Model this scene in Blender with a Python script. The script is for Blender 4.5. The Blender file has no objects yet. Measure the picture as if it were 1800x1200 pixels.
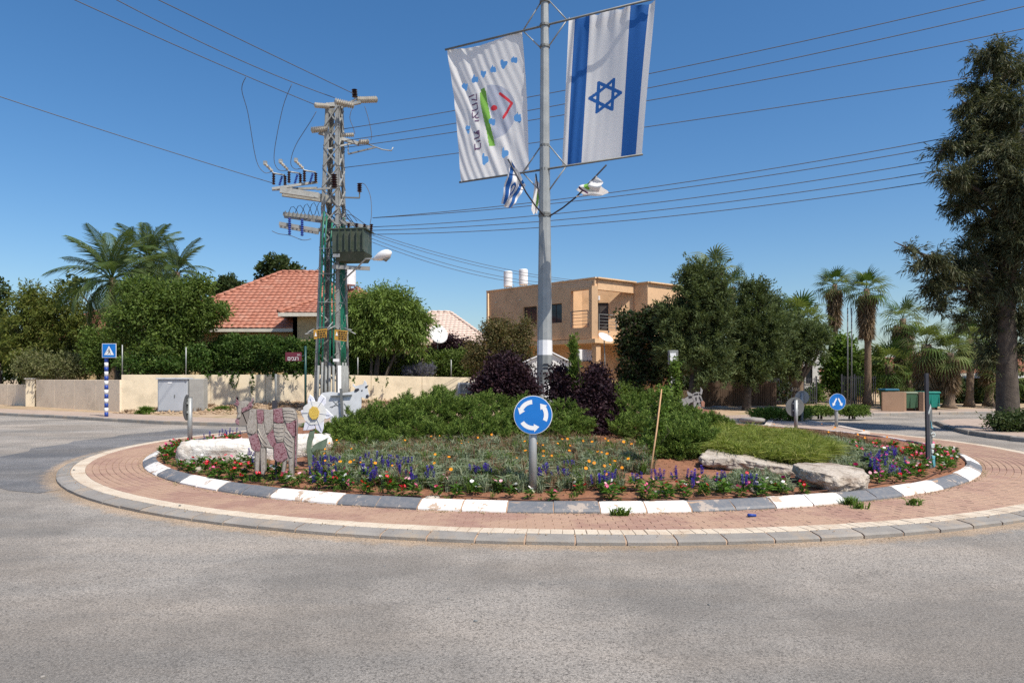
import bpy, bmesh, math, random
import numpy as np
from mathutils import Vector, Matrix, noise
random.seed(7)
RNG = np.random.default_rng(7)
PI = math.pi
sc = bpy.context.scene
col = sc.collection

# ---------------------------------------------------------------- camera, sky, sun, exposure
F, EYE, HY = 1200.0, 1.75, 665.0          # focal length and horizon in photo pixels, eye height in metres
cam = bpy.data.objects.new('camera', bpy.data.cameras.new('camera'))
col.objects.link(cam)
cam.location = (0, 0, EYE)
cam.rotation_euler = (math.radians(90), 0, 0)
cam.data.sensor_width = 36
cam.data.lens = 24
cam.data.shift_y = (HY - 600) / 1800
cam.data.clip_start = 0.1
cam.data.clip_end = 3000
sc.camera = cam

SUN_EL = math.radians(55)
sun_dir = Vector((0.70 * math.cos(SUN_EL), -0.714 * math.cos(SUN_EL), math.sin(SUN_EL)))
w = bpy.data.worlds.new('World'); sc.world = w; w.use_nodes = True
nt = w.node_tree
bg = nt.nodes['Background']
sky = nt.nodes.new('ShaderNodeTexSky')
sky.sky_type = 'NISHITA'; sky.sun_disc = False
sky.sun_elevation = SUN_EL
sky.sun_rotation = math.atan2(sun_dir.x, sun_dir.y)
sky.air_density = 1.0; sky.dust_density = 1.3; sky.ozone_density = 3.0; sky.altitude = 30
hs = nt.nodes.new('ShaderNodeHueSaturation'); hs.inputs['Saturation'].default_value = 1.28
nt.links.new(sky.outputs[0], hs.inputs['Color']); nt.links.new(hs.outputs[0], bg.inputs[0])
bg.inputs[1].default_value = 0.108
sl = bpy.data.lights.new('sun', 'SUN'); sl.energy = 4.2; sl.angle = math.radians(0.53); sl.color = (1, 0.94, 0.84)
so = bpy.data.objects.new('sun', sl); col.objects.link(so); so.location = (20, -15, 40)
so.rotation_euler = sun_dir.to_track_quat('Z', 'Y').to_euler()
vs = sc.view_settings
vs.view_transform = 'Standard'; vs.look = 'None'; vs.gamma = 1; vs.use_curve_mapping = False
vs.exposure = 0.42
sc.cycles.use_denoising = False

# ---------------------------------------------------------------- helpers
def W(px, py, Y): return Vector(((px - 900) / F * Y, Y, EYE - (py - HY) / F * Y))
def G(px, py, z=0.0):
    Y = F * (EYE - z) / (py - HY)
    return Vector(((px - 900) / F * Y, Y, z))
ORG = {}
def finish(o, parent):
    col.objects.link(o)
    if parent is not None:
        o.parent = parent
        ORG[o.name] = ORG[parent.name]
    else:
        ORG[o.name] = Vector((0, 0, 0))
    return o
def root(name, label, cat, loc, group=None):
    o = bpy.data.objects.new(name, None); col.objects.link(o)
    o.location = loc; o.empty_display_size = 0.2
    ORG[o.name] = Vector(loc)
    o['label'] = label; o['category'] = cat
    if group: o['group'] = group
    return o
def tag(o, label=None, cat=None, group=None, kind=None):
    if label: o['label'] = label
    if cat: o['category'] = cat
    if group: o['group'] = group
    if kind: o['kind'] = kind
    return o
def copy_tree(o, parent=None):
    c = o.copy(); col.objects.link(c)
    if parent is not None: c.parent = parent
    for ch in list(o.children): copy_tree(ch, c)
    return c
def frame(a):
    a = a.normalized()
    u = a.cross(Vector((0, 0, 1)))
    if u.length < 1e-4: u = Vector((1, 0, 0))
    u.normalize(); return u, a.cross(u).normalized()

class MB:
    def __init__(s): s.v = []; s.f = []; s.m = []
    def add(s, vs, fs, mi=0):
        n = len(s.v); s.v += [tuple(p) for p in vs]
        s.f += [tuple(i + n for i in f) for f in fs]; s.m += [mi] * len(fs); return s
    def hexa(s, p, mi=0):      # 8 points: bottom 4 ccw, top 4 ccw
        return s.add(p, [(3, 2, 1, 0), (4, 5, 6, 7), (0, 1, 5, 4), (1, 2, 6, 5), (2, 3, 7, 6), (3, 0, 4, 7)], mi)
    def box(s, c, d, rz=0, mi=0, ch=0):
        c = Vector(c); R = Matrix.Rotation(rz, 3, 'Z'); x, y, z = d[0] / 2, d[1] / 2, d[2] / 2
        if ch:
            P = []
            for zz, k in ((-z, 0), (z - ch, 0), (z, ch)):
                P += [c + R @ Vector((a * (x - k), b * (y - k), zz)) for a, b in ((-1, -1), (1, -1), (1, 1), (-1, 1))]
            fs = [(3, 2, 1, 0), (8, 9, 10, 11)]
            for k in (0, 4):
                fs += [(k + i, k + (i + 1) % 4, k + 4 + (i + 1) % 4, k + 4 + i) for i in range(4)]
            return s.add(P, fs, mi)
        P = [c + R @ Vector((a * x, b * y, zz)) for zz in (-z, z) for a, b in ((-1, -1), (1, -1), (1, 1), (-1, 1))]
        return s.hexa(P, mi)
    def beam(s, p, q, wd, d=None, mi=0, up=None):
        p = Vector(p); q = Vector(q); d = d or wd
        u, v = frame(q - p)
        if up is not None:
            u = (q - p).normalized().cross(Vector(up)).normalized(); v = (q - p).normalized().cross(u)
        u = u * wd / 2; v = v * d / 2
        P = [e + a * u + b * v for e in (p, q) for a, b in ((-1, -1), (1, -1), (1, 1), (-1, 1))]
        return s.hexa(P, mi)
    def tube(s, pts, rad, n=8, mi=0, cap=True):
        pts = [Vector(p) for p in pts]
        if not hasattr(rad, '__len__'): rad = [rad] * len(pts)
        P = []; fs = []; u = None
        for i, p in enumerate(pts):
            a = (pts[min(i + 1, len(pts) - 1)] - pts[max(i - 1, 0)]).normalized()
            if u is None: u, v = frame(a)
            else:
                u = (u - a * u.dot(a)).normalized(); v = a.cross(u)
            for k in range(n):
                t = 2 * PI * k / n; P.append(p + (u * math.cos(t) + v * math.sin(t)) * rad[i])
        for i in range(len(pts) - 1):
            fs += [(i * n + k, i * n + (k + 1) % n, (i + 1) * n + (k + 1) % n, (i + 1) * n + k) for k in range(n)]
        if cap: fs += [tuple(reversed(range(n))), tuple(range((len(pts) - 1) * n, len(pts) * n))]
        return s.add(P, fs, mi)
    def prism(s, pts, d, mi=0):  # planar polygon pts (3D), extruded by vector d
        n = len(pts); d = Vector(d)
        P = [Vector(p) for p in pts] + [Vector(p) + d for p in pts]
        fs = [tuple(range(n)), tuple(reversed(range(n, 2 * n)))] + [(i, i + n, (i + 1) % n + n, (i + 1) % n) for i in range(n)]
        return s.add(P, fs, mi)
    def build(s, name, mat, parent=None, smooth=False, norm=True, label=None, kind=None, bevel=0):
        me = bpy.data.meshes.new(name)
        og = ORG[parent.name] if parent is not None else Vector((0, 0, 0))
        me.from_pydata([(a - og.x, b - og.y, c - og.z) for a, b, c in s.v], [], s.f)
        mats = mat if isinstance(mat, (list, tuple)) else [mat]
        for m in mats: me.materials.append(m)
        if len(mats) > 1: me.polygons.foreach_set('material_index', s.m)
        if norm or bevel:
            bm = bmesh.new(); bm.from_mesh(me)
            if norm: bmesh.ops.recalc_face_normals(bm, faces=bm.faces)
            if bevel:
                es = [e for e in bm.edges if len(e.link_faces) == 2 and e.calc_face_angle() > 0.6]
                bmesh.ops.bevel(bm, geom=es, offset=bevel, segments=1, affect='EDGES', clamp_overlap=True)
            bm.to_mesh(me); bm.free()
        if smooth: me.polygons.foreach_set('use_smooth', [True] * len(me.polygons))
        o = bpy.data.objects.new(name, me); finish(o, parent)
        return tag(o, label=label, kind=kind)

def nodes(name):
    m = bpy.data.materials.new(name); m.use_nodes = True
    t = m.node_tree; return m, t, t.nodes['Principled BSDF']
def N(t, typ, **kw):
    n = t.nodes.new('ShaderNode' + typ)
    for k, v in kw.items(): setattr(n, k, v)
    return n
def ramp(t, fac, stops):
    r = N(t, 'ValToRGB'); t.links.new(fac, r.inputs[0])
    e = r.color_ramp.elements
    while len(e) < len(stops): e.new(0.5)
    for i, (p, c) in enumerate(stops):
        e[i].position = p; e[i].color = (*c, 1) if hasattr(c, '__len__') else (c, c, c, 1)
    return r.outputs[0]
def tex(t, kind, scale, detail=4, world=True, vec=None, rough=0.6, **kw):
    n = N(t, kind, **kw)
    n.inputs['Scale'].default_value = scale
    if 'Detail' in n.inputs: n.inputs['Detail'].default_value = detail
    if 'Roughness' in n.inputs: n.inputs['Roughness'].default_value = rough
    if vec is None:
        g = N(t, 'NewGeometry') if world else N(t, 'TexCoord')
        vec = g.outputs['Position'] if world else g.outputs['Object']
    t.links.new(vec, n.inputs['Vector'])
    return n
def mixc(t, fac, a, b, mode='MIX'):
    n = N(t, 'Mix', data_type='RGBA', blend_type=mode)
    for i, x in ((0, fac), (6, a), (7, b)):
        if isinstance(x, (int, float)): n.inputs[i].default_value = x
        elif isinstance(x, (tuple, list)): n.inputs[i].default_value = (*x, 1)
        else: t.links.new(x, n.inputs[i])
    return n.outputs[2]
def bump(t, b, h, s=0.3, d=0.01):
    n = N(t, 'Bump'); n.inputs['Strength'].default_value = s; n.inputs['Distance'].default_value = d
    t.links.new(h, n.inputs['Height']); t.links.new(n.outputs[0], b.inputs['Normal'])
def pm(name, c1, c2=None, rough=0.7, scale=3, bs=0.0, bscale=60, metal=0.0, dirt=None, dscale=1.2, damt=0.6, spec=0.4, world=True, dlo=0.5):
    m, t, b = nodes(name)
    c2 = c2 or tuple(x * 0.8 for x in c1)
    n1 = tex(t, 'TexNoise', scale, 6, world=world)
    c = ramp(t, n1.outputs[0], [(0.35, c1), (0.68, c2)])
    if dirt:
        n2 = tex(t, 'TexNoise', dscale, 8, rough=0.75, world=world)
        f = ramp(t, n2.outputs[0], [(dlo, 0.0), (dlo + 0.12, damt)])
        c = mixc(t, f, c, dirt)
    t.links.new(c, b.inputs['Base Color'])
    b.inputs['Roughness'].default_value = rough; b.inputs['Metallic'].default_value = metal
    b.inputs['Specular IOR Level'].default_value = spec
    if bs:
        n3 = tex(t, 'TexNoise', bscale, 5, world=world); bump(t, b, n3.outputs[0], bs, 0.02)
    return m
def leafmat(name, c1, c2, c3=None, trans=0.35, nscale=1.5):
    m, t, b = nodes(name)
    c3 = c3 or c1
    g = N(t, 'NewGeometry')
    r = ramp(t, g.outputs['Random Per Island'], [(0.0, c1), (0.6, c2), (1.0, c3)])
    n1 = tex(t, 'TexNoise', nscale, 3)
    v = ramp(t, n1.outputs[0], [(0.3, 0.72), (0.7, 1.2)])
    c = mixc(t, 1.0, r, v, 'MULTIPLY')
    t.links.new(c, b.inputs['Base Color'])
    b.inputs['Roughness'].default_value = 0.6; b.inputs['Specular IOR Level'].default_value = 0.18
    tr = N(t, 'BsdfTranslucent'); t.links.new(mixc(t, 1.0, c, (1.25, 1.25, 0.7), 'MULTIPLY'), tr.inputs[0])
    mx = N(t, 'MixShader'); mx.inputs[0].default_value = trans
    out = t.nodes['Material Output']
    t.links.new(b.outputs[0], mx.inputs[1]); t.links.new(tr.outputs[0], mx.inputs[2]); t.links.new(mx.outputs[0], out.inputs[0])
    return m

# ---------------------------------------------------------------- materials
def asphalt(name, a, bcol, sand):
    m, t, b = nodes(name)
    g = N(t, 'NewGeometry'); pos = g.outputs['Position']
    big = tex(t, 'TexNoise', 0.22, 5, vec=pos)
    mp = N(t, 'Mapping'); mp.inputs['Scale'].default_value = (0.12, 0.55, 1); mp.inputs['Rotation'].default_value = (0, 0, 0.12)
    t.links.new(pos, mp.inputs[0])
    mid = tex(t, 'TexNoise', 1.0, 6, vec=mp.outputs[0], rough=0.65)
    fine = tex(t, 'TexVoronoi', 95, vec=pos)
    fine2 = tex(t, 'TexNoise', 60, 6, vec=pos, rough=0.9)
    fine3 = tex(t, 'TexNoise', 3.0, 7, vec=pos, rough=0.7)
    edge = tex(t, 'TexNoise', 5.0, 6, vec=pos, rough=0.7)
    c = ramp(t, big.outputs[0], [(0.35, a), (0.65, bcol)])
    c = mixc(t, ramp(t, mid.outputs[0], [(0.40, 0.0), (0.68, 0.75)]), c, sand)
    # ring of drifted sand along the roundabout kerb
    vs_ = N(t, 'VectorMath', operation='MULTIPLY'); t.links.new(pos, vs_.inputs[0]); vs_.inputs[1].default_value = (1 / SX, 1, 1)
    vm = N(t, 'VectorMath', operation='DISTANCE'); t.links.new(vs_.outputs[0], vm.inputs[0]); vm.inputs[1].default_value = (CX / SX, CY, 0)
    ad = N(t, 'Math', operation='MULTIPLY_ADD'); t.links.new(edge.outputs[0], ad.inputs[0]); ad.inputs[1].default_value = -0.5
    t.links.new(vm.outputs['Value'], ad.inputs[2])
    c = mixc(t, ramp(t, N1(t, ad.outputs[0], RO - 0.22, RO + 0.02), [(0.0, 0.9), (0.45, 0.75), (1.0, 0.0)]), c, (0.42, 0.31, 0.21))
    c = mixc(t, 0.5, c, mixc(t, 1.0, c, ramp(t, fine3.outputs[0], [(0.3, 0.86), (0.7, 1.14)]), 'MULTIPLY'))
    cell = tex(t, 'TexVoronoi', 62, vec=pos); sc_ = N(t, 'SeparateColor'); t.links.new(cell.outputs['Color'], sc_.inputs[0])
    coarse = tex(t, 'TexNoise', 0.35, 4, vec=pos)
    gr = ramp(t, sc_.outputs[0], [(0.0, 0.38), (0.5, 0.92), (0.9, 1.5), (1.0, 2.1)])
    c = mixc(t, ramp(t, coarse.outputs[0], [(0.42, 0.35), (0.56, 0.95)]), c, mixc(t, 1.0, c, gr, 'MULTIPLY'))
    sp = ramp(t, fine.outputs['Distance'], [(0.0, 1.6), (0.45, 0.8), (0.7, 0.35)])
    c = mixc(t, 0.75, c, mixc(t, 1.0, c, sp, 'MULTIPLY'))
    sp2 = ramp(t, fine2.outputs[0], [(0.36, 0.35), (0.5, 1.0), (0.66, 1.9)])
    c = mixc(t, 0.8, c, mixc(t, 1.0, c, sp2, 'MULTIPLY'))
    wv_ = tex(t, 'TexNoise', 1.6, 5, vec=pos); dv = N(t, 'VectorMath', operation='MULTIPLY_ADD'); t.links.new(wv_.outputs['Color'], dv.inputs[0]); dv.inputs[1].default_value = (.55, .55, 0); t.links.new(pos, dv.inputs[2])
    ck = tex(t, 'TexVoronoi', 0.42, vec=dv.outputs[0], feature='DISTANCE_TO_EDGE'); ckm = tex(t, 'TexNoise', 0.5, 3, vec=pos)
    cf = N(t, 'Math', operation='MULTIPLY'); t.links.new(ramp(t, ck.outputs['Distance'], [(0.0, 0.3), (0.003, 0.2), (0.005, 0.0)]), cf.inputs[0]); t.links.new(ramp(t, ckm.outputs[0], [(0.60, 0.0), (0.68, 1.0)]), cf.inputs[1])
    c = mixc(t, cf.outputs[0], c, (0.07, 0.062, 0.055))
    oil = tex(t, 'TexNoise', 2.4, 3, vec=pos, rough=0.4); c = mixc(t, ramp(t, oil.outputs[0], [(0.72, 0.0), (0.80, 0.25)]), c, (0.10, 0.095, 0.09))
    t.links.new(c, b.inputs['Base Color'])
    b.inputs['Roughness'].default_value = 0.82; b.inputs['Specular IOR Level'].default_value = 0.3
    bump(t, b, fine2.outputs[0], 0.8, 0.012)
    return m
def N1(t, x, lo, hi):
    n = N(t, 'MapRange'); t.links.new(x, n.inputs[0]); n.inputs[1].default_value = lo; n.inputs[2].default_value = hi
    return n.outputs[0]
CX, CY, RO, RI = 1.2, 17.72, 10.58, 9.27       # outer ring is slightly oval (SX); the bed sits off its centre (BX)
BX, SX = 0.95, 1.035
      # roundabout centre, outer radius, foot of the painted kerb

M = {}
M['asphalt'] = asphalt('asphalt', (0.275, 0.252, 0.224), (0.315, 0.288, 0.256), (0.42, 0.355, 0.29))
M['asphalt_new'] = asphalt('asphalt_new', (0.155, 0.155, 0.16), (0.185, 0.183, 0.185), (0.25, 0.23, 0.21))
M['dirt'] = pm('dirt', (0.34, 0.23, 0.14), (0.44, 0.33, 0.22), 0.95, 1.5, 0.6, 20, dirt=(0.22, 0.2, 0.09), dscale=0.8)
M['sand'] = pm('sand', (0.36, 0.24, 0.165), (0.42, 0.30, 0.21), 0.95, 2.5, 0.3, 40)
M['soil'] = pm('soil', (0.27, 0.12, 0.063), (0.19, 0.085, 0.046), 0.95, 4, 0.9, 35, dirt=(0.36, 0.18, 0.1), dscale=7)
M['sidewalk'] = pm('sidewalk', (0.36, 0.27, 0.215), (0.44, 0.34, 0.27), 0.9, 1.3, 0.2, 50, dirt=(0.3, 0.25, 0.2), dscale=2)
M['kerb'] = pm('kerb', (0.30, 0.275, 0.245), (0.23, 0.21, 0.188), 0.85, 2.2, 0.35, 45, dirt=(0.4, 0.3, 0.2), dscale=1.4, damt=0.5)
M['kerb2'] = pm('kerb2', (0.27, 0.25, 0.223), (0.21, 0.192, 0.172), 0.85, 3.2, 0.35, 45, dirt=(0.33, 0.25, 0.17), dscale=2.4, damt=0.6)
M['paver_cream'] = pm('paver_cream', (0.62, 0.53, 0.41), (0.52, 0.43, 0.33), 0.85, 6, 0.3, 60, dirt=(0.42, 0.3, 0.2), dscale=1.2)
M['paver_red'] = pm('paver_red', (0.30, 0.175, 0.13), (0.35, 0.215, 0.16), 0.88, 5, 0.3, 60, dirt=(0.42, 0.28, 0.19), dscale=1.0, damt=0.7, dlo=0.42)
M['paver_red2'] = pm('paver_red2', (0.285, 0.16, 0.12), (0.335, 0.205, 0.153), 0.88, 9, 0.3, 60, dirt=(0.41, 0.275, 0.185), dscale=1.0, damt=0.7, dlo=0.42)
def paint(name, c, under, amt):
    m, t, b = nodes(name)
    n = tex(t, 'TexNoise', 3.2, 8, rough=0.72); n2 = tex(t, 'TexNoise', 14, 6, rough=0.7)
    base = mixc(t, ramp(t, n2.outputs[0], [(0.4, 0.0), (0.75, 0.35)]), c, under)
    f = ramp(t, n.outputs[0], [(amt, 0.0), (amt + 0.025, 1.0)])
    t.links.new(mixc(t, f, base, under), b.inputs['Base Color'])
    b.inputs['Roughness'].default_value = 0.6
    bump(t, b, n.outputs[0], 0.4, 0.02); return m
M['paint_white'] = paint('paint_white', (0.80, 0.78, 0.74), (0.45, 0.34, 0.25), 0.56)
M['paint_grey'] = paint('paint_grey', (0.125, 0.135, 0.15), (0.36, 0.30, 0.25), 0.56)
M['galv'] = pm('galvanised', (0.36, 0.37, 0.36), (0.28, 0.29, 0.285), 0.5, 3, 0.1, 30, metal=0.35)
M['galv_dark'] = pm('weathered_steel', (0.20, 0.205, 0.20), (0.14, 0.145, 0.14), 0.6, 5, metal=0.3)
M['concrete'] = pm('concrete', (0.36, 0.35, 0.32), (0.28, 0.27, 0.25), 0.85, 2, 0.3, 30)
M['dark'] = pm('dark_metal', (0.03, 0.03, 0.04), (0.05, 0.05, 0.06), 0.5)
M['black'] = pm('black', (0.012, 0.012, 0.012), rough=0.6)
M['tower'] = pm('tower_steel', (0.36, 0.36, 0.34), (0.27, 0.27, 0.25), 0.6, 4, metal=0.3, dirt=(0.2, 0.19, 0.17), dscale=3)
M['green_pipe'] = pm('green_pipe', (0.01, 0.15, 0.09), (0.005, 0.10, 0.06), 0.45)
M['grey_pipe'] = pm('grey_pipe', (0.24, 0.25, 0.245), (0.17, 0.18, 0.175), 0.6, 6, dirt=(0.2, 0.2, 0.19), dscale=6)
M['porcelain'] = pm('brown_porcelain', (0.035, 0.014, 0.012), rough=0.2)
M['polymer'] = pm('beige_porcelain', (0.46, 0.42, 0.35), (0.36, 0.33, 0.28), 0.4)
M['transformer'] = pm('transformer_green', (0.045, 0.062, 0.042), (0.06, 0.08, 0.055), 0.5, dirt=(0.1, 0.1, 0.08), dscale=3)
M['sign_yellow'] = pm('sign_yellow', (0.47, 0.26, 0.04), (0.38, 0.2, 0.03), 0.5)
M['blue'] = pm('sign_blue', (0.008, 0.16, 0.52), (0.008, 0.14, 0.47), 0.35)
M['white'] = pm('sign_white', (0.78, 0.78, 0.78), (0.70, 0.70, 0.70), 0.45)
M['blue_paint'] = pm('blue_paint', (0.015, 0.05, 0.26), (0.02, 0.06, 0.3), 0.5)
M['maroon'] = pm('maroon', (0.13, 0.02, 0.035), (0.10, 0.018, 0.03), 0.5)
M['cabinet'] = pm('cabinet', (0.42, 0.44, 0.47), (0.37, 0.39, 0.42), 0.5, 2)
M['wire'] = pm('wire', (0.10, 0.10, 0.11), rough=0.6)
M['trunk'] = pm('bark', (0.10, 0.078, 0.06), (0.05, 0.038, 0.03), 0.95, 6, 0.9, 25)
M['palm_trunk'] = pm('palm_bark', (0.22, 0.155, 0.10), (0.12, 0.085, 0.06), 0.95, 9, 0.9, 18)
def stucco(name, c, d=None, dscale=0.7):
    return pm(name, c, tuple(x * 0.88 for x in c), 0.9, 1.1, 0.25, 90, dirt=d or tuple(x * 0.6 for x in c), dscale=dscale * 1.3, damt=0.5)
M['wall_cream'] = stucco('stucco_cream', (0.76, 0.64, 0.46))
M['wall_pinkish'] = stucco('stucco_beige', (0.82, 0.67, 0.50))
M['house_cream'] = stucco('stucco_house', (0.60, 0.45, 0.25))
M['tan'] = stucco('stucco_tan', (0.66, 0.43, 0.25))
M['tan_light'] = stucco('stucco_tan_light', (0.74, 0.50, 0.29))
M['house_white'] = stucco('stucco_white', (0.74, 0.73, 0.70))
M['brown_wall'] = stucco('stucco_brown', (0.36, 0.23, 0.15))
M['roof_red'] = pm('roof_red', (0.41, 0.17, 0.11), (0.33, 0.13, 0.082), 0.8, 3, 0.2, 40, dirt=(0.46, 0.26, 0.19), dscale=2.0)
M['roof_pink'] = pm('roof_pink', (0.64, 0.51, 0.43), (0.54, 0.41, 0.33), 0.8, 3, dirt=(0.68, 0.58, 0.5), dscale=3)
M['fascia'] = pm('fascia', (0.62, 0.58, 0.5), rough=0.7)
def glass(name, c=(0.02, 0.025, 0.03)):
    m, t, b = nodes(name); b.inputs['Base Color'].default_value = (*c, 1); b.inputs['Roughness'].default_value = 0.08
    return m
M['glass'] = glass('window_glass')
M['shutter'] = pm('shutter', (0.06, 0.05, 0.045), rough=0.6)
M['frame_dark'] = pm('frame_dark', (0.05, 0.045, 0.04), rough=0.5)
def stone(name, c1, c2, dk, cr):
    m, t, b = nodes(name)
    n1 = tex(t, 'TexNoise', 5, 8, rough=0.75); n2 = tex(t, 'TexNoise', 2.6, 6, rough=0.7); wv_ = tex(t, 'TexNoise', 4, 4)
    g = N(t, 'NewGeometry'); dv = N(t, 'VectorMath', operation='MULTIPLY_ADD'); t.links.new(wv_.outputs['Color'], dv.inputs[0]); dv.inputs[1].default_value = (.35, .35, .2); t.links.new(g.outputs['Position'], dv.inputs[2])
    v = tex(t, 'TexVoronoi', 5.5, vec=dv.outputs[0], feature='DISTANCE_TO_EDGE'); v2 = tex(t, 'TexVoronoi', 38)
    c = ramp(t, n1.outputs[0], [(0.3, c2), (0.66, c1)])
    c = mixc(t, ramp(t, n2.outputs[0], [(0.50, 0.0), (0.66, 0.7)]), c, dk)
    c = mixc(t, ramp(t, v.outputs['Distance'], [(0.0, cr), (0.035, 0.0)]), c, tuple(x * .6 for x in dk))
    c = mixc(t, ramp(t, v2.outputs['Distance'], [(0.0, 0.5), (0.16, 0.0)]), c, dk)
    t.links.new(c, b.inputs['Base Color']); b.inputs['Roughness'].default_value = .95; b.inputs['Specular IOR Level'].default_value = .2
    ad = N(t, 'Math', operation='MULTIPLY_ADD'); t.links.new(ramp(t, v.outputs['Distance'], [(0.0, 0.0), (0.06, 1.0)]), ad.inputs[0]); ad.inputs[1].default_value = .18; t.links.new(n1.outputs[0], ad.inputs[2])
    bump(t, b, ad.outputs[0], 1.0, 0.03); return m
M['rock'] = stone('limestone', (0.54, 0.48, 0.41), (0.36, 0.30, 0.235), (0.15, 0.10, 0.068), 0.35)
M['rock_white'] = stone('white_limestone', (0.74, 0.71, 0.66), (0.60, 0.55, 0.48), (0.36, 0.29, 0.23), 0.08)
def cloth(name, c):
    m, t, b = nodes(name); b.inputs['Base Color'].default_value = (*c, 1); b.inputs['Roughness'].default_value = 0.85
    tr = N(t, 'BsdfTranslucent'); tr.inputs[0].default_value = (*c, 1)
    mx = N(t, 'MixShader'); mx.inputs[0].default_value = 0.35
    t.links.new(b.outputs[0], mx.inputs[1]); t.links.new(tr.outputs[0], mx.inputs[2])
    t.links.new(mx.outputs[0], t.nodes['Material Output'].inputs[0]); return m
M['cloth_white'] = cloth('cloth_white', (0.80, 0.79, 0.78))
M['cloth_grey'] = cloth('cloth_grey', (0.50, 0.53, 0.62))
M['cloth_blue'] = cloth('cloth_blue', (0.02, 0.13, 0.42))
M['cloth_green'] = cloth('cloth_green', (0.22, 0.48, 0.08))
M['cloth_red'] = cloth('cloth_red', (0.75, 0.05, 0.07))
M['cloth_violet'] = cloth('cloth_violet', (0.11, 0.03, 0.12))

LF = {}
LF['ficus'] = leafmat('leaf_hedge', (0.037, 0.079, 0.015), (0.058, 0.116, 0.021), (0.137, 0.200, 0.053))
LF['pepper'] = leafmat('leaf_pepper', (0.106, 0.169, 0.035), (0.150, 0.225, 0.048), (0.237, 0.312, 0.088))
LF['ash'] = leafmat('leaf_ash', (0.07, 0.115, 0.022), (0.105, 0.16, 0.032), (0.17, 0.22, 0.06))
LF['golden'] = leafmat('leaf_golden', (0.08, 0.11, 0.024), (0.13, 0.16, 0.033), (0.21, 0.21, 0.055))
LF['olive'] = leafmat('leaf_olive', (0.112, 0.133, 0.049), (0.168, 0.182, 0.077), (0.238, 0.224, 0.112))
LF['brownish'] = leafmat('leaf_brownish', (0.084, 0.090, 0.036), (0.132, 0.120, 0.048), (0.192, 0.120, 0.060))
LF['plum'] = leafmat('leaf_plum', (0.018, 0.009, 0.014), (0.034, 0.015, 0.022), (0.07, 0.035, 0.04), trans=0.25)
LF['dark'] = leafmat('leaf_dark', (0.035, 0.060, 0.020), (0.055, 0.085, 0.028), (0.110, 0.130, 0.050))
LF['magnolia'] = leafmat('leaf_magnolia', (0.030, 0.050, 0.020), (0.045, 0.070, 0.028), (0.070, 0.040, 0.030))
LF['cypress'] = leafmat('leaf_cypress', (0.065, 0.095, 0.036), (0.10, 0.135, 0.052), (0.15, 0.18, 0.075), trans=0.25, nscale=0.9)
LF['casuarina'] = leafmat('leaf_casuarina', (0.05, 0.065, 0.03), (0.085, 0.095, 0.045), (0.16, 0.15, 0.085), trans=0.2)
LF['juniper'] = leafmat('leaf_juniper', (0.06, 0.105, 0.018), (0.115, 0.18, 0.03), (0.20, 0.26, 0.055), trans=0.12, nscale=4)
LF['palm'] = leafmat('leaf_palm', (0.055, 0.10, 0.02), (0.09, 0.145, 0.032), (0.16, 0.20, 0.065))
LF['palm_pale'] = leafmat('leaf_palm_pale', (0.13, 0.165, 0.055), (0.19, 0.22, 0.085), (0.28, 0.27, 0.14))
LF['feather'] = leafmat('leaf_feather', (0.054, 0.090, 0.029), (0.084, 0.132, 0.042), (0.156, 0.192, 0.084))
LF['dead'] = leafmat('leaf_dead', (0.200, 0.135, 0.075), (0.280, 0.200, 0.120), (0.130, 0.080, 0.045), trans=0.2)
LF['grass_yellow'] = leafmat('leaf_grass_yellow', (0.13, 0.17, 0.03), (0.21, 0.26, 0.045), (0.33, 0.32, 0.10), trans=0.3, nscale=5)
LF['gazania'] = leafmat('leaf_gazania', (0.163, 0.213, 0.125), (0.237, 0.288, 0.188), (0.338, 0.338, 0.213), trans=0.25, nscale=3)
LF['dry'] = leafmat('leaf_dry', (0.180, 0.100, 0.060), (0.260, 0.170, 0.100), (0.130, 0.070, 0.050), trans=0.2)
LF['vinca'] = leafmat('leaf_vinca', (0.045, 0.11, 0.016), (0.075, 0.16, 0.024), (0.12, 0.22, 0.04))
LF['weed'] = leafmat('leaf_weed', (0.070, 0.130, 0.020), (0.110, 0.190, 0.030), (0.180, 0.250, 0.060))
LF['lavender'] = leafmat('leaf_lavender', (0.130, 0.110, 0.240), (0.160, 0.160, 0.200), (0.200, 0.220, 0.160))
def petal(name, c): return leafmat(name, c, tuple(min(1, x * 1.15) for x in c), tuple(x * 0.8 for x in c), trans=0.3, nscale=6)
PT = {'red': petal('petal_red', (0.62, 0.015, 0.03)), 'pink': petal('petal_pink', (0.75, 0.12, 0.26)),
      'palepink': petal('petal_pale_pink', (0.8, 0.42, 0.48)), 'white': petal('petal_white', (0.82, 0.80, 0.78)),
      'magenta': petal('petal_magenta', (0.42, 0.02, 0.16)), 'violet': petal('petal_violet', (0.085, 0.05, 0.40)),
      'orange': petal('petal_orange', (0.85, 0.33, 0.012))}

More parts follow.
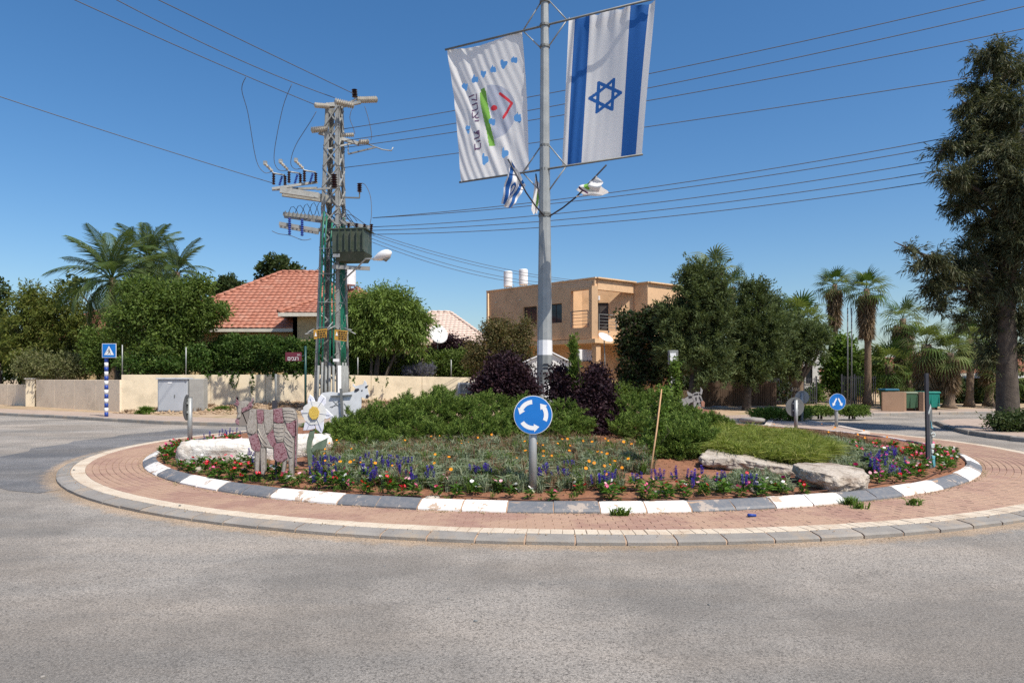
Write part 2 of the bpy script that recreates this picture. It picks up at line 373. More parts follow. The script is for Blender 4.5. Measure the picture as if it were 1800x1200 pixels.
# ---------------------------------------------------------------- foliage
def unit(n):
    v = RNG.normal(size=(n, 3)); return v / np.linalg.norm(v, axis=1)[:, None]
def nrm(v): return v / (np.linalg.norm(v, axis=1)[:, None] + 1e-9)
def quads(P, name, mat, parent=None, label=None, kind=None, tris=False):
    # P: (n, k, 3) polygons
    n, k, _ = P.shape
    og = ORG[parent.name] if parent is not None else Vector((0, 0, 0))
    P = P - np.array(og)
    me = bpy.data.meshes.new(name)
    me.vertices.add(n * k); me.vertices.foreach_set('co', P.reshape(-1).astype(np.float32))
    me.loops.add(n * k); me.loops.foreach_set('vertex_index', np.arange(n * k, dtype=np.int32))
    me.polygons.add(n); me.polygons.foreach_set('loop_start', np.arange(0, n * k, k, dtype=np.int32))
    me.polygons.foreach_set('loop_total', np.full(n, k, dtype=np.int32))
    me.materials.append(mat); me.update(calc_edges=True)
    o = bpy.data.objects.new(name, me); finish(o, parent)
    return tag(o, label=label, kind=kind)
def leaves(base, a, nr, L, Wd, droop=0.0):
    """diamond leaves: base points, axis, normal"""
    n = len(base)
    s = nrm(np.cross(a, nr)); L = L * RNG.uniform(0.6, 1.3, n)[:, None]; Wd = Wd * RNG.uniform(0.7, 1.25, n)[:, None]
    mid = base + a * L * 0.45; tip = base + a * L; tip[:, 2] -= droop * L[:, 0]
    return np.stack([base, mid + s * Wd / 2, tip, mid - s * Wd / 2], 1)
def cloud(blobs, n, L, Wd, mode='leaf', clump=0.25, kper=22, droop=0.0, up=0.3, shell=0.5, rough=0.25):
    B = np.array([list(b[0]) + list(b[1]) for b in blobs], float)
    wgt = (B[:, 3] * B[:, 4] + B[:, 3] * B[:, 5] + B[:, 4] * B[:, 5]); wgt /= wgt.sum()
    K = max(1, n // kper)
    bi = RNG.choice(len(B), K, p=wgt)
    d = unit(K); u = shell + (1 - shell) * RNG.random(K) ** 0.7
    u *= 1 - rough / 2 + rough * np.sin(d[:, 0] * 7 + bi) * np.cos(d[:, 2] * 6 + bi * 2.1) + rough * (RNG.random(K) - 0.5)
    cc = B[bi, :3] + d * B[bi, 3:] * u[:, None]
    ci = np.repeat(np.arange(K), kper); m = len(ci)
    od = nrm(d[ci] / B[bi][ci][:, 3:] * B[bi][ci][:, 3:4])
    if mode == 'leaf':
        p = cc[ci] + RNG.normal(size=(m, 3)) * clump * np.array([1, 1, 0.75]) * 0.6
        a = nrm(unit(m) + 0.5 * od + np.array([0, 0, -droop]))
        nr = nrm(unit(m) * 0.9 + od * 0.5 + np.array([0, 0, up]))
    else:
        ax = nrm(od * 0.8 + unit(K)[ci] * 0.55 + np.array([0, 0, up - droop]))
        tt = RNG.random(m)[:, None]
        p = cc[ci] + ax * clump * (tt - 0.5) * 2 + RNG.normal(size=(m, 3)) * clump * 0.16
        a = nrm(ax * 1.0 + unit(m) * 0.75 + np.array([0, 0, -droop * 0.5]))
        nr = unit(m)
    return leaves(p, a, nr, L, Wd, droop * 0.4)
def pxblobs(lst, Y, kd=0.8):
    out = []
    for b in lst:
        px, py, rx, ry = b[:4]; dy = b[4] if len(b) > 4 else 0
        YY = Y + dy; c = W(px, py, YY); k = YY / F
        out.append(((c.x, c.y, c.z), (rx * k, rx * k * kd, ry * k)))
    return out
def limbs(mb, base, r, blobs, fork=0.45, lean=0.0, n=8):
    base = Vector(base)
    top = sum((Vector(b[0]) for b in blobs), Vector()) / len(blobs)
    f = base.lerp(top, fork); f.x += lean
    mb.tube([base - Vector((0, 0, 0.1)), base + Vector((0, 0, 0.12)), base.lerp(f, 0.5) + Vector((lean * 0.3, 0, 0)), f], [r * 1.5, r * 1.15, r * 0.95, r * 0.8], n)
    for b in blobs:
        c = Vector(b[0]); q = f.lerp(c, 0.5) + Vector((random.uniform(-.2, .2), random.uniform(-.2, .2), 0.1))
        mb.tube([f - (c - f).normalized() * r * 0.4, q, c, c + (c - f) * 0.02], [r * 0.55, r * 0.4, r * 0.22, r * 0.08], 6)
        for k in range(3):
            e = Vector(b[0]) + Vector([random.uniform(-.6, .6) * b[1][i] for i in range(3)])
            mb.tube([q, q.lerp(e, 0.6) + Vector((0, 0, 0.1)), e], [r * 0.25, r * 0.14, r * 0.04], 5)
def tree(name, label, cat, base, blobs, n, L, Wd, leaf, r=0.12, group=None, tm='trunk', fork=0.45, lean=0.0, stems=1, crown='crown', **kw):
    t = root(name, label, cat, base, group)
    mb = MB()
    if stems == 1: limbs(mb, base, r, blobs, fork, lean)
    else:
        for k in range(stems):
            bl = [random.choice(blobs)] + ([blobs[k % len(blobs)]])
            limbs(mb, Vector(base) + Vector((random.uniform(-.15, .15), random.uniform(-.15, .15), 0)), r, bl, fork, random.uniform(-.2, .2))
    mb.build('trunk', M[tm], t, smooth=True)
    o = quads(cloud(blobs, n, L, Wd, **kw), crown, LF[leaf], t)
    return t

def blades(pts, Lmin, Lmax, wd, spread=0.6, seg=2):
    """curved grass blades, two quads each, returned as (n*seg, 4, 3)"""
    n = len(pts); L = RNG.uniform(Lmin, Lmax, n)[:, None]
    a = RNG.uniform(0, 2 * PI, n); h = np.stack([np.cos(a), np.sin(a), np.zeros(n)], 1)
    s = np.stack([-np.sin(a), np.cos(a), np.zeros(n)], 1) * wd / 2
    s = nrm(s + 0.4 * unit(n) * wd) * wd / 2
    sp = RNG.uniform(0.15, 1, n)[:, None] * spread
    upv = np.array([0, 0, 1.0])
    p0 = pts; p1 = pts + upv * L * 0.6 + h * L * sp * 0.3; p2 = pts + upv * L * (0.95 - 0.35 * sp) + h * L * sp
    q = [np.stack([p0 - s, p0 + s, p1 + s * 0.9, p1 - s * 0.9], 1), np.stack([p1 - s * 0.9, p1 + s * 0.9, p2 + s * 0.12, p2 - s * 0.12], 1)]
    return np.concatenate(q, 0)

# palms
def fan_mesh(name, R, pet, mat, nb=17, droop=0.25, span=2.0):
    """one fan leaf: petiole along +X then a pleated fan of blades with drooping tips"""
    q = []
    def quad(a, b, c, d): q.append([tuple(a), tuple(b), tuple(c), tuple(d)])
    zz = Vector((0, 0, 1))
    arc = lambda x: Vector((x, 0, -0.10 * x * x / max(pet, .1)))
    for k in range(4):
        x0, x1 = pet * k / 4, pet * (k + 1) / 4
        quad(arc(x0) + Vector((0, -.022, 0)), arc(x0) + Vector((0, .022, 0)), arc(x1) + Vector((0, .018, 0)), arc(x1) + Vector((0, -.018, 0)))
        quad(arc(x0) + Vector((0, 0, -.02)), arc(x0) + Vector((0, 0, .02)), arc(x1) + Vector((0, 0, .016)), arc(x1) + Vector((0, 0, -.016)))
    c = arc(pet); sl = -0.2
    for i in range(nb):
        th = -span + 2 * span * (i + 0.5) / nb; da = span / nb
        rr = R * (1 - 0.28 * abs(th / span) ** 2) * random.uniform(0.9, 1.08)
        dz = random.uniform(-0.03, 0.03)
        P = lambda r, t: c + Vector((math.cos(t) * r, math.sin(t) * r, sl * r * math.cos(t) * .5 - droop * R * (max(0, r / R - 0.35)) ** 2 * 1.6 + (0.03 if (i % 2) else -0.03) * r + dz * r))
        r1, r2 = rr * 0.42, rr * 0.75
        quad(c, c, P(r1, th + da * .95), P(r1, th - da * .95))
        quad(P(r1, th - da * .95), P(r1, th + da * .95), P(r2, th + da * .34), P(r2, th - da * .34))
        quad(P(r2, th - da * .34), P(r2, th + da * .34), P(rr, th + da * .08) - zz * droop * .25 * R, P(rr, th - da * .08) - zz * droop * .25 * R)
    return rawmesh(name, q, mat)
def feather_mesh(name, Lr, mat, nb=42, ll=0.74, curl=0.9, droop=0.5):
    q = []
    def mid(t):   # rachis curve
        a = curl * t
        return Vector((Lr * math.sin(a) / curl, 0, -Lr * (1 - math.cos(a)) / curl))
    for k in range(8):
        a, b = mid(k / 8), mid((k + 1) / 8); w0 = 0.03 * (1 - k / 9)
        q.append([tuple(a + Vector((0, -w0, 0))), tuple(a + Vector((0, w0, 0))), tuple(b + Vector((0, w0 * .8, 0))), tuple(b + Vector((0, -w0 * .8, 0)))])
        q.append([tuple(a + Vector((0, 0, -w0))), tuple(a + Vector((0, 0, w0))), tuple(b + Vector((0, 0, w0 * .8))), tuple(b + Vector((0, 0, -w0 * .8)))])
    for i in range(nb):
        t = 0.14 + 0.85 * i / nb; p = mid(t); d = (mid(min(1, t + .02)) - mid(t - .02)).normalized()
        l = ll * (math.sin(PI * min(1, (t * 0.9 + 0.12))) ** 0.6) * random.uniform(0.85, 1.1)
        for s in (-1, 1):
            up = Vector((0, 0, 1)); out = (Vector((0, s, 0)) + d * 0.75 + up * 0.15).normalized()
            m1 = p + out * l * 0.5; e = p + out * l * 0.95 - up * l * droop * random.uniform(.2, 1.9)
            wv = d * 0.028
            q.append([tuple(p - wv * .6), tuple(p + wv * .6), tuple(m1 + wv), tuple(m1 - wv)])
            q.append([tuple(m1 - wv), tuple(m1 + wv), tuple(e + wv * .15), tuple(e - wv * .15)])
    return rawmesh(name, q, mat)
def rawmesh(name, q, mat):
    me = bpy.data.meshes.new(name); v = [p for f in q for p in f]
    me.from_pydata(v, [], [tuple(range(4 * i, 4 * i + 4)) for i in range(len(q))])
    bm = bmesh.new(); bm.from_mesh(me); bmesh.ops.remove_doubles(bm, verts=bm.verts, dist=1e-5); bmesh.ops.dissolve_degenerate(bm, edges=bm.edges, dist=1e-6); bm.to_mesh(me); bm.free()
    me.materials.append(mat); return me
FAN = [fan_mesh('fan_leaf', 0.95, 0.95, LF['palm'], droop=d) for d in (0.2, 0.45, 0.8)]
FANP = [fan_mesh('fan_leaf_pale', 0.95, 0.9, LF['palm_pale'], droop=d) for d in (0.7, 1.0)]
FEA = [feather_mesh('feather_leaf', 3.0, LF['feather'], curl=c, droop=d) for c, d in ((0.8, 0.35), (1.3, 0.5), (1.7, 0.9))]
def palm(label, px, py_base, py_crown, Y, rr, group, nf=26, kind='fan', scale=1.0, skirt=0.0, pale=0.2, cat='palm tree', zb=None, lean=0.0, dead=0):
    base = W(px, py_base, Y) if zb is None else Vector(((px - 900) / F * Y, Y, zb))
    top = W(px + lean, py_crown, Y)
    t = root('palm_tree', label, cat, base, group)
    mb = MB(); n = 14; pts = []; rad = []
    for k in range(n + 1):
        s = k / n; p = base.lerp(top, s); p.x += math.sin(s * 3) * 0.05
        pts.append(p); rad.append(rr * (1.0 + 0.65 * max(0, 1 - s * 7) ** 2 + 0.05 * (k % 2)) * (1 - 0.2 * s))
    mb.tube(pts, rad, 10)
    mb.build('trunk', M['palm_trunk'], t, smooth=True)
    for k in range(nf):
        s = (k + 0.5) / nf
        el = math.radians(86 - 118 * s) + random.uniform(-.12, .12)
        az = k * 2.39996 + random.uniform(-.2, .2)
        if kind == 'fan':
            if random.random() < pale or s > 0.9: me = FANP[k % 2]
            else: me = FAN[0 if s < .3 else (1 if s < .65 else 2)]
        else: me = FEA[0 if s < .35 else (1 if s < .7 else 2)]
        o = bpy.data.objects.new('frond', me); col.objects.link(o); o.parent = t
        o.location = (top - base) + Vector((0, 0, -0.25 * s * scale))
        sc_ = scale * random.uniform(0.88, 1.1); o.scale = (sc_,) * 3
        o.rotation_euler = (random.uniform(-.3, .3), -el, az)
    if skirt or dead:
        m = int(900 * max(skirt, .4)); tt = RNG.random(m); ang = RNG.uniform(0, 2 * PI, m)
        h = np.stack([np.cos(ang), np.sin(ang), np.zeros(m)], 1)
        zz = top.z - 0.25 - tt * max(skirt, 0.5)
        p = np.array([top.x, top.y, 0]) + h * (rr * 0.8 + 0.35 * (1 - tt[:, None]) * scale * RNG.random(m)[:, None]); p[:, 2] = zz
        a = nrm(h * 0.45 + np.array([0, 0, -1.0]) + unit(m) * 0.3)
        quads(leaves(p, a, unit(m), 0.8 * scale, 0.07 * scale), 'dead_leaf_skirt', LF['dead'], t)
    return t
# ---------------------------------------------------------------- ground, roads, kerbs
def poly_sheet(name, pts, mat, label=None):
    mb = MB(); mb.add(pts, [tuple(range(len(pts)))])
    o = mb.build(name, mat, None, norm=False)
    if o.data.polygons[0].normal.z < 0: o.data.flip_normals()
    return tag(o, label=label, kind='structure')
poly_sheet('ground', [(-900, -200, -0.06), (900, -200, -0.06), (900, 1500, -0.06), (-900, 1500, -0.06)], M['dirt'])
poly_sheet('road', [(-90, -25, 0), (95, -25, 0), (95, 46, 0), (-90, 60, 0)], M['asphalt'])
def ring_pt(r, th, z=0.0): return Vector((CX + r * math.sin(th), CY - r * math.cos(th), z))   # th = 0 faces the camera
R_ = math.radians
# darker relaid asphalt beside the left side of the roundabout
def ring_w(r, th, z=0.0): return Vector((CX + SX * r * math.sin(th), CY - r * math.cos(th), z))
pts = [ring_w(RO + 0.02, R_(a), 0.004) for a in range(-118, -48, 3)] + [ring_w(RO + 0.35 + 2.6 * ((-48 - a) / 70) ** 0.7 * (1 + 0.08 * math.sin(a * 0.7)), R_(a), 0.004) for a in range(-48, -119, -3)]
poly_sheet('road_patch', pts, M['asphalt_new'])
# faint markings on the right road
def strip(name, P, wd, z, mat):
    mb = MB(); L = []
    for i, p in enumerate(P):
        p = Vector((p[0], p[1], z)); a = Vector((*P[min(i + 1, len(P) - 1)], z)) - Vector((*P[max(i - 1, 0)], z)); s = Vector((-a.y, a.x, 0)).normalized() * wd / 2
        L += [p - s, p + s]
    mb.add(L, [(2 * i, 2 * i + 2, 2 * i + 3, 2 * i + 1) for i in range(len(P) - 1)])
    o = mb.build(name, mat, None, norm=False); 
    if o.data.polygons[0].normal.z < 0: o.data.flip_normals()
    return tag(o, kind='structure')
M['line'] = paint('line_paint', (0.42, 0.38, 0.32), (0.24, 0.22, 0.2), 0.5)
def GX(px, py): g = G(px, py); return (g.x, g.y)
strip('road_line', [GX(1535, 780), GX(1620, 786), GX(1700, 792), GX(1800, 798), GX(1900, 806)], 0.16, 0.005, M['line'])
strip('road_line', [GX(1722, 803), GX(1795, 806)], 0.12, 0.005, M['line'])
# gutter strip beside the far left kerb
K = [(-60, 50), (-45, 43), (-24.2, 32.3), (-20, 30), (-16.1, 27.6), (-13, 25.9), (-9.7, 24.7), (-4, 24.6), (2, 25.2), (6, 25.9), (8.8, 26.7), (12, 28.8), (15.5, 31.3), (20.2, 32.8), (26, 34), (60, 40)]
B = [(-66, 80, .13), (-50, 65, .13), (-35.3, 50, .13), (-27.5, 42, .13), (-19, 33.2, .13), (-15, 34, .4), (-10, 35.3, .60), (-4, 36.6, .62), (1, 37.6, .5), (6, 37, .4), (10, 36, .3), (14, 37, .3), (18, 38.5, .25), (22, 39, .2), (30, 40, .2), (62, 46, .2)]
def offset(P, d):
    out = []
    for i, p in enumerate(P):
        a = Vector(P[min(i + 1, len(P) - 1)]) - Vector(P[max(i - 1, 0)]); n = Vector((-a.y, a.x)).normalized()
        out.append((p[0] + n.x * d, p[1] + n.y * d))
    return out
S0 = offset(K, 0.16); S1 = offset(K, 2.3)
mb = MB(); n = len(K)
mb.add([(*p, 0.13) for p in S0] + [(*p, 0.135) for p in S1], [(i, i + 1, n + i + 1, n + i) for i in range(n - 1)])
o = mb.build('sidewalk', M['sidewalk'], None, norm=False); sidewalk = tag(o, kind='structure')
mb = MB()
far = [(x * 4, 260, .3) for x, y, z in B]
mb.add([(*p, 0.128) for p in S1] + list(B) + far, [(i, i + 1, n + i + 1, n + i) for i in range(n - 1)] + [(n + i, n + i + 1, 2 * n + i + 1, 2 * n + i) for i in range(n - 1)])
o = mb.build('verge', M['dirt'], None, norm=False); tag(o, kind='structure')
def kerb_run(parent, P, L=1.0, h=0.135, wd=0.16, rev=False):
    """1 m kerb stones following a polyline, shared mesh"""
    mb = MB(); mb.box((0, 0, (h - 0.05) / 2), (L - 0.012, wd, h + 0.05), ch=0.02)
    proto = [mb.build('kerb_stone', M['kerb'], parent), MB().add(mb.v, mb.f).build('kerb_stone', M['kerb2'], parent)]
    used = [False, False]
    d = 0; i = 0; pos = Vector(P[0])
    segs = [(Vector(P[k]), Vector(P[k + 1])) for k in range(len(P) - 1)]
    tot = sum((b - a).length for a, b in segs); cnt = int(tot / L)
    for k in range(cnt):
        s = (k + 0.5) * L
        for a, b in segs:
            l = (b - a).length
            if s <= l: break
            s -= l
        u = (b - a).normalized(); p = a + u * s; nn = Vector((-u.y, u.x)) * wd / 2
        j = 0 if random.random() < .6 else 1
        if not used[j]: o = proto[j]; used[j] = True
        else: o = proto[j].copy(); col.objects.link(o)
        o.location = (p.x + nn.x, p.y + nn.y, random.uniform(-.006, .004)); o.rotation_euler.z = math.atan2(u.y, u.x) + random.uniform(-.01, .01)
kerb_run(sidewalk, K[1:15])
K2 = [(19, 17), (14.6, 17.5), (14.06, 18.75), (14.0, 20), (14.2, 21.3), (15.0, 23.6), (16.2, 26.2), (17.4, 27.4), (21, 28), (45, 32)]
mb = MB(); inner = offset(K2, -0.16)
mb.add([(*p, 0.13) for p in inner] + [(45, 17, 0.13)], [tuple(range(len(inner) + 1))])
sw2 = mb.build('sidewalk', M['sidewalk'], None, norm=False)
if sw2.data.polygons[0].normal.z < 0: sw2.data.flip_normals()
tag(sw2, kind='structure')
kerb_run(sw2, offset(K2, -0.16))
# splitter island behind the roundabout
I = [(8.5, 22.8), (10.4, 27.3), (11.3, 27.2), (11.1, 23.5), (10.7, 20.6), (9.9, 19.5), (8.5, 19.6)]
mb = MB(); mb.add([(*p, 0.14) for p in I], [tuple(range(len(I)))])
isl = mb.build('traffic_island', M['sidewalk'], None, norm=False)
if isl.data.polygons[0].normal.z < 0: isl.data.flip_normals()
tag(isl, kind='structure')
M['kerb_pale'] = pm('kerb_pale', (0.66, 0.58, 0.50), (0.5, 0.42, 0.35), 0.8, 3, dirt=(0.4, 0.28, 0.2), dscale=2)
for k in range(len(I)):
    a, b = Vector(I[k]), Vector(I[(k + 1) % len(I)]); m_ = max(1, round((b - a).length / 0.8))
    for q in range(m_):
        p0 = a.lerp(b, (q + .02) / m_); p1 = a.lerp(b, (q + .98) / m_)
        mb = MB(); mb.beam((*p0, 0.085), (*p1, 0.085), 0.2, 0.15, up=(0, 0, 1)); mb.build('kerb_stone', M['kerb_pale'], isl)
poly_sheet('pavement', [(12.6, 31.4, .138), (16, 33.2, .138), (27, 35.6, .138), (27, 37.3, .138), (19, 36.6, .138), (16, 35.6, .138)], M['sidewalk'])

# ---------------------------------------------------------------- the roundabout apron and its kerbs
def ring_sheet(name, r0, r1, z, mat, n=160):
    mb = MB(); mb.add([ring_pt(r, 2 * PI * k / n, z) for r in (r0, r1) for k in range(n)], [(k, (k + 1) % n, n + (k + 1) % n, n + k) for k in range(n)])
    o = mb.build(name, mat, None, norm=False)
    if o.data.polygons[0].normal.z < 0: o.data.flip_normals()
    return tag(o, kind='structure')
apron = ring_sheet('pavement', 8.62, RO - 0.15, 0.066, M['sand'])
def arc_piece(r0, r1, half, prof=None, z0=0.02, z1=0.078, ch=0.006, jit=0.0):
    """piece centred on angle 0 about the roundabout centre; local coordinates relative to the centre"""
    mb = MB()
    if prof is None: prof = [(r1, z0), (r1, z1 - ch), (r1 - ch, z1), (r0 + ch, z1), (r0, z1 - ch), (r0, z0)]
    P = []
    for s in (-1, 1):
        for r, z in prof:
            a = s * half; P.append((r * math.sin(a) + random.uniform(-jit, jit), -r * math.cos(a) + random.uniform(-jit, jit), z + random.uniform(-jit, jit) * .6))
    k = len(prof)
    mb.add(P, [tuple(range(k)), tuple(reversed(range(k, 2 * k)))] + [(i, i + k, (i + 1) % k + k, (i + 1) % k) for i in range(k)])
    return mb
def ring_parts(name, variants, n, parent, off=0.0, keep=None, jr=0.0):
    rest = []
    for i in range(n):
        th = 2 * PI * (i + 0.5) / n + off
        th = (th + PI) % (2 * PI) - PI
        if keep and abs(th) > keep: rest.append(th); continue
        me = variants[random.randrange(len(variants))] if not callable(variants) else variants(i)
        o = bpy.data.objects.new(name, me); col.objects.link(o); o.parent = parent
        o.location = (CX, CY, random.uniform(-jr, jr)); o.rotation_euler.z = th
    return rest
def mesh_of(mb, name, mat):
    o = mb.build(name, mat, None); me = o.data; bpy.data.objects.remove(o); return me
def rest_mesh(name, mb, ths, mat, parent):
    out = MB(); bv = [Vector(v) for v in mb.v]
    for th in ths:
        c, s = math.cos(th), math.sin(th); dz = random.uniform(-.002, .002)
        out.add([(CX + v.x * c - v.y * s, CY + v.x * s + v.y * c, v.z + dz) for v in bv], mb.f)
    o = out.build(name, mat, parent); tag(o, kind='stuff')
kh = PI / 129 - 0.0008
kp = [(RO, -0.05), (RO + .004, 0.035), (RO - 0.03, 0.055), (RO - 0.2, 0.076), (RO - 0.2, -0.05)]
kv = [mesh_of(arc_piece(0, 0, kh * random.uniform(.985, 1.0), kp, jit=0.003), 'kerb_stone', M['kerb' if j < 2 else 'kerb2']) for j in range(4)]
ring_parts('kerb_stone', kv, 129, apron, jr=0.004)
cream = arc_piece(RO - 0.425, RO - 0.21, PI / 516 * 0.95)
cv = [mesh_of(arc_piece(RO - 0.425, RO - 0.21, PI / 516 * random.uniform(.9, .97), jit=0.0015), 'cream_paver', M['paver_cream']) for j in range(3)]
r = ring_parts('cream_paver', cv, 516, apron, keep=R_(78), jr=0.002)
rest_mesh('cream_paver', cream, r, M['paver_cream'], apron)
R0_ = 8.68; nrow = 14; rw = (RO - 0.43 - R0_ - 0.005) / nrow
for k in range(nrow):
    r0 = R0_ + 0.01 + k * rw; m_ = int(2 * PI * (r0 + rw / 2) / 0.2)
    base = arc_piece(r0 + .003, r0 + rw - .003, PI / m_ * 0.965, ch=0.005)
    vv = [mesh_of(arc_piece(r0 + .003, r0 + rw - .003, PI / m_ * 0.965, ch=0.005, jit=.001), 'red_paver', M['paver_red' if j else 'paver_red2']) for j in range(3)]
    r = ring_parts('red_paver', vv, m_, apron, off=(k % 2) * PI / m_, keep=R_(19) if k > 5 else R_(1), jr=0.002)
    rest_mesh('red_paver', base, r, M['paver_red'], apron)
apron.scale = (SX, 1, 1); apron.location.x = CX - CX * SX
# sand packed into the kerb joints
mb = MB(); n = 258; kq = [(RO - .012, -.05), (RO - .010, .030), (RO - .038, .046), (RO - .205, .066)]
mb.add([ring_pt(r, 2 * PI * k / n, z) for r, z in kq for k in range(n)], [(j * n + k, j * n + (k + 1) % n, (j + 1) * n + (k + 1) % n, (j + 1) * n + k) for j in range(3) for k in range(n)])
mb.build('joint_sand', M['sand'], apron, kind='stuff', smooth=True)
ph = PI / 100 - 0.0006
CXo, CX = CX, BX
def pprof(): 
    e = random.uniform(-.006, .006)
    return [(RI, 0.03), (RI + e, 0.098), (RI - 0.03, 0.125), (RI - 0.17 + e, 0.192), (RI - 0.235, 0.19), (RI - 0.235, 0.03)]
pk = ring_sheet('kerb', RI - 0.3, RI - 0.01, 0.083, M['sand'])
mb = MB(); kq = [(RI - .010, .06), (RI - .010, .095), (RI - .035, .116), (RI - .168, .182), (RI - .23, .182)]
mb.add([ring_pt(r, 2 * PI * k / n, z) for r, z in kq for k in range(n)], [(j * n + k, j * n + (k + 1) % n, (j + 1) * n + (k + 1) % n, (j + 1) * n + k) for j in range(4) for k in range(n)])
mb.build('joint_sand', M['sand'], pk, kind='stuff', smooth=True)
PW = [mesh_of(arc_piece(0, 0, ph * random.uniform(.97, 1), pprof(), jit=.004), 'painted_kerb_stone', M['paint_white']) for j in range(4)]
PG = [mesh_of(arc_piece(0, 0, ph * random.uniform(.98, 1), pprof(), jit=.006), 'painted_kerb_stone', M['paint_grey']) for j in range(4)]
off = R_(-13.5)
for i in range(100):
    th = off + R_(3.6) * (i + 0.5); white = (i // 2) % 2 == 0
    o = bpy.data.objects.new('painted_kerb_stone', random.choice(PW if white else PG)); col.objects.link(o); o.parent = pk
    o.location = (CX, CY, random.uniform(-.004, .004)); o.rotation_euler = (0, 0, th)
    tag(o, label='white painted kerb stone' if white else 'dark grey painted kerb stone')
# planted bed
RB = RI - 0.22
def bedz(x, y):
    r = math.hypot(x - CX, y - CY) / RB
    return 0.155 + 0.42 * max(0.0, 1 - r * r) 
mb = MB(); nr_, na = 60, 260; P = [(CX, CY, 0.57)]
for i in range(1, nr_ + 1):
    r = RB * (i / nr_) ** 0.6
    for k in range(na):
        p = ring_pt(r, 2 * PI * k / na); z = bedz(p.x, p.y) + (noise.noise(Vector((p.x * 3, p.y * 3, 0))) * .03 + noise.noise(Vector((p.x * 9, p.y * 9, 3))) * .018 if i < nr_ else -0.02)
        P.append((p.x, p.y, z))
fs = [(0, 1 + k, 1 + (k + 1) % na) for k in range(na)] + [(1 + (i - 1) * na + k, 1 + i * na + k, 1 + i * na + (k + 1) % na, 1 + (i - 1) * na + (k + 1) % na) for i in range(1, nr_) for k in range(na)]
mb.add(P, fs); bed = mb.build('flower_bed_soil', M['soil'], None, smooth=True); tag(bed, kind='structure')
for j, rr in enumerate((9.02 - .12, 8.42, 7.9)):
    mb = MB(); pts = []
    for k in range(101):
        th = R_(-75 + 1.5 * k); p = ring_pt(rr + 0.03 * math.sin(k * 0.7 + j), th); pts.append((p.x, p.y, bedz(p.x, p.y) + 0.022 + 0.012 * math.sin(k * .9)))
    mb.tube(pts, 0.009, 5); o = mb.build('irrigation_pipe', pm('irrigation_brown%d' % j, (0.13, 0.06, 0.035)), None, smooth=True)
    tag(o, ['brown drip irrigation pipe running just inside the painted kerb', 'brown drip irrigation pipe through the middle of the flower rows', 'brown drip irrigation pipe along the foot of the grey-green foliage'][j], 'irrigation pipe', 'drip pipes in the flower bed')

# ---------------------------------------------------------------- walls on the left
def wall(name, label, P, h_or_top, th, mat, cop=None, group=None, seg=3.0, top=None):
    """wall following ground points P (x, y, z), built as panels with thin joints and a coping"""
    t = root(name, label, 'wall', P[0], group)
    for i in range(len(P) - 1):
        a, b = Vector(P[i]), Vector(P[i + 1]); ta = top[i]; tb = top[i + 1]
        u = Vector((b.x - a.x, b.y - a.y, 0)); m_ = max(1, round(u.length / seg)); nn = Vector((-u.y, u.x, 0)).normalized() * th
        for q in range(m_):
            f0, f1 = q / m_, (q + 1) / m_ - 0.012 / u.length
            p0, p1 = a.lerp(b, f0), a.lerp(b, f1); z0 = ta + (tb - ta) * f0; z1 = ta + (tb - ta) * f1
            pts = []
            for zz in (-0.2, None):
                for p, z in ((p0, z0), (p1, z1)):
                    pass
            bot = [p0, p1, p1 + nn, p0 + nn]; bz = [p0.z - .25, p1.z - .25, p1.z - .25, p0.z - .25]; tz = [z0, z1, z1, z0]
            mb = MB(); mb.hexa([Vector((p.x, p.y, z)) for p, z in zip(bot, bz)] + [Vector((p.x, p.y, z)) for p, z in zip(bot, tz)])
            mb.build('wall_panel', mat, t, bevel=0.012)
    return t
WT = 0.22
wall('garden_wall', 'long cream rendered garden wall behind the lattice mast and cow', [(-19, 33.2, .13), (-15, 34, .4), (-10, 35.3, .60), (-2.2, 37, .62)], 0, WT, M['wall_cream'], top=[1.93, 1.93, 1.95, 1.80], seg=3.1)
wall('garden_wall', 'beige garden wall running back along the side street behind the striped post', [(-19.03, 33.12, .13), (-23.2, 36.2, .13), (-27.4, 39.3, .13)][::-1], 0, WT, M['wall_pinkish'], top=[1.68, 1.68, 1.68], seg=3.3)
wall('garden_wall', 'short low beige wall far down the side street by the green gate', [(-36, 45.4, .13), (-28.4, 40.1, .13)], 0, WT, M['wall_pinkish'], top=[1.4, 1.4])
t = root('gate_post', 'pale gate post ending the beige wall far down the side street', 'post', (-27.95, 39.75, .13)); mb = MB(); mb.box((-27.95, 39.75, .9), (.55, .3, 1.6)); mb.build('post', M['wall_cream'], t, bevel=.01); mb = MB(); mb.box((-27.95, 39.75, 1.74), (.65, .4, .08)); mb.build('cap', M['fascia'], t)
wall('garden_wall', 'low tan wall in front of the tan two-storey house', [(6.6, 34.5, .3), (9.2, 35.2, .3)], 0, .25, M['tan_light'], top=[1.15, 1.15], seg=1.4)
# thin fence posts standing on the long wall
for i, (px, y0, y1, Y) in enumerate([(215, 606, 658, 33.5), (327, 610, 659, 34), (629, 628, 663, 36), (793, 632, 665, 37.2)]):
    mb = MB(); mb.tube([W(px, y1, Y), W(px, y0, Y)], 0.03, 6); o = mb.build('fence_post', M['galv'], None, smooth=True)
    tag(o, ['thin grey fence post at the corner of the cream wall, beside the striped sign post', 'thin grey fence post on the wall above the grey cabinet', 'thin grey fence post on the wall just beyond the lattice mast', 'thin grey fence post near the far end of the cream wall'][i], 'fence post', 'thin posts on the garden wall')
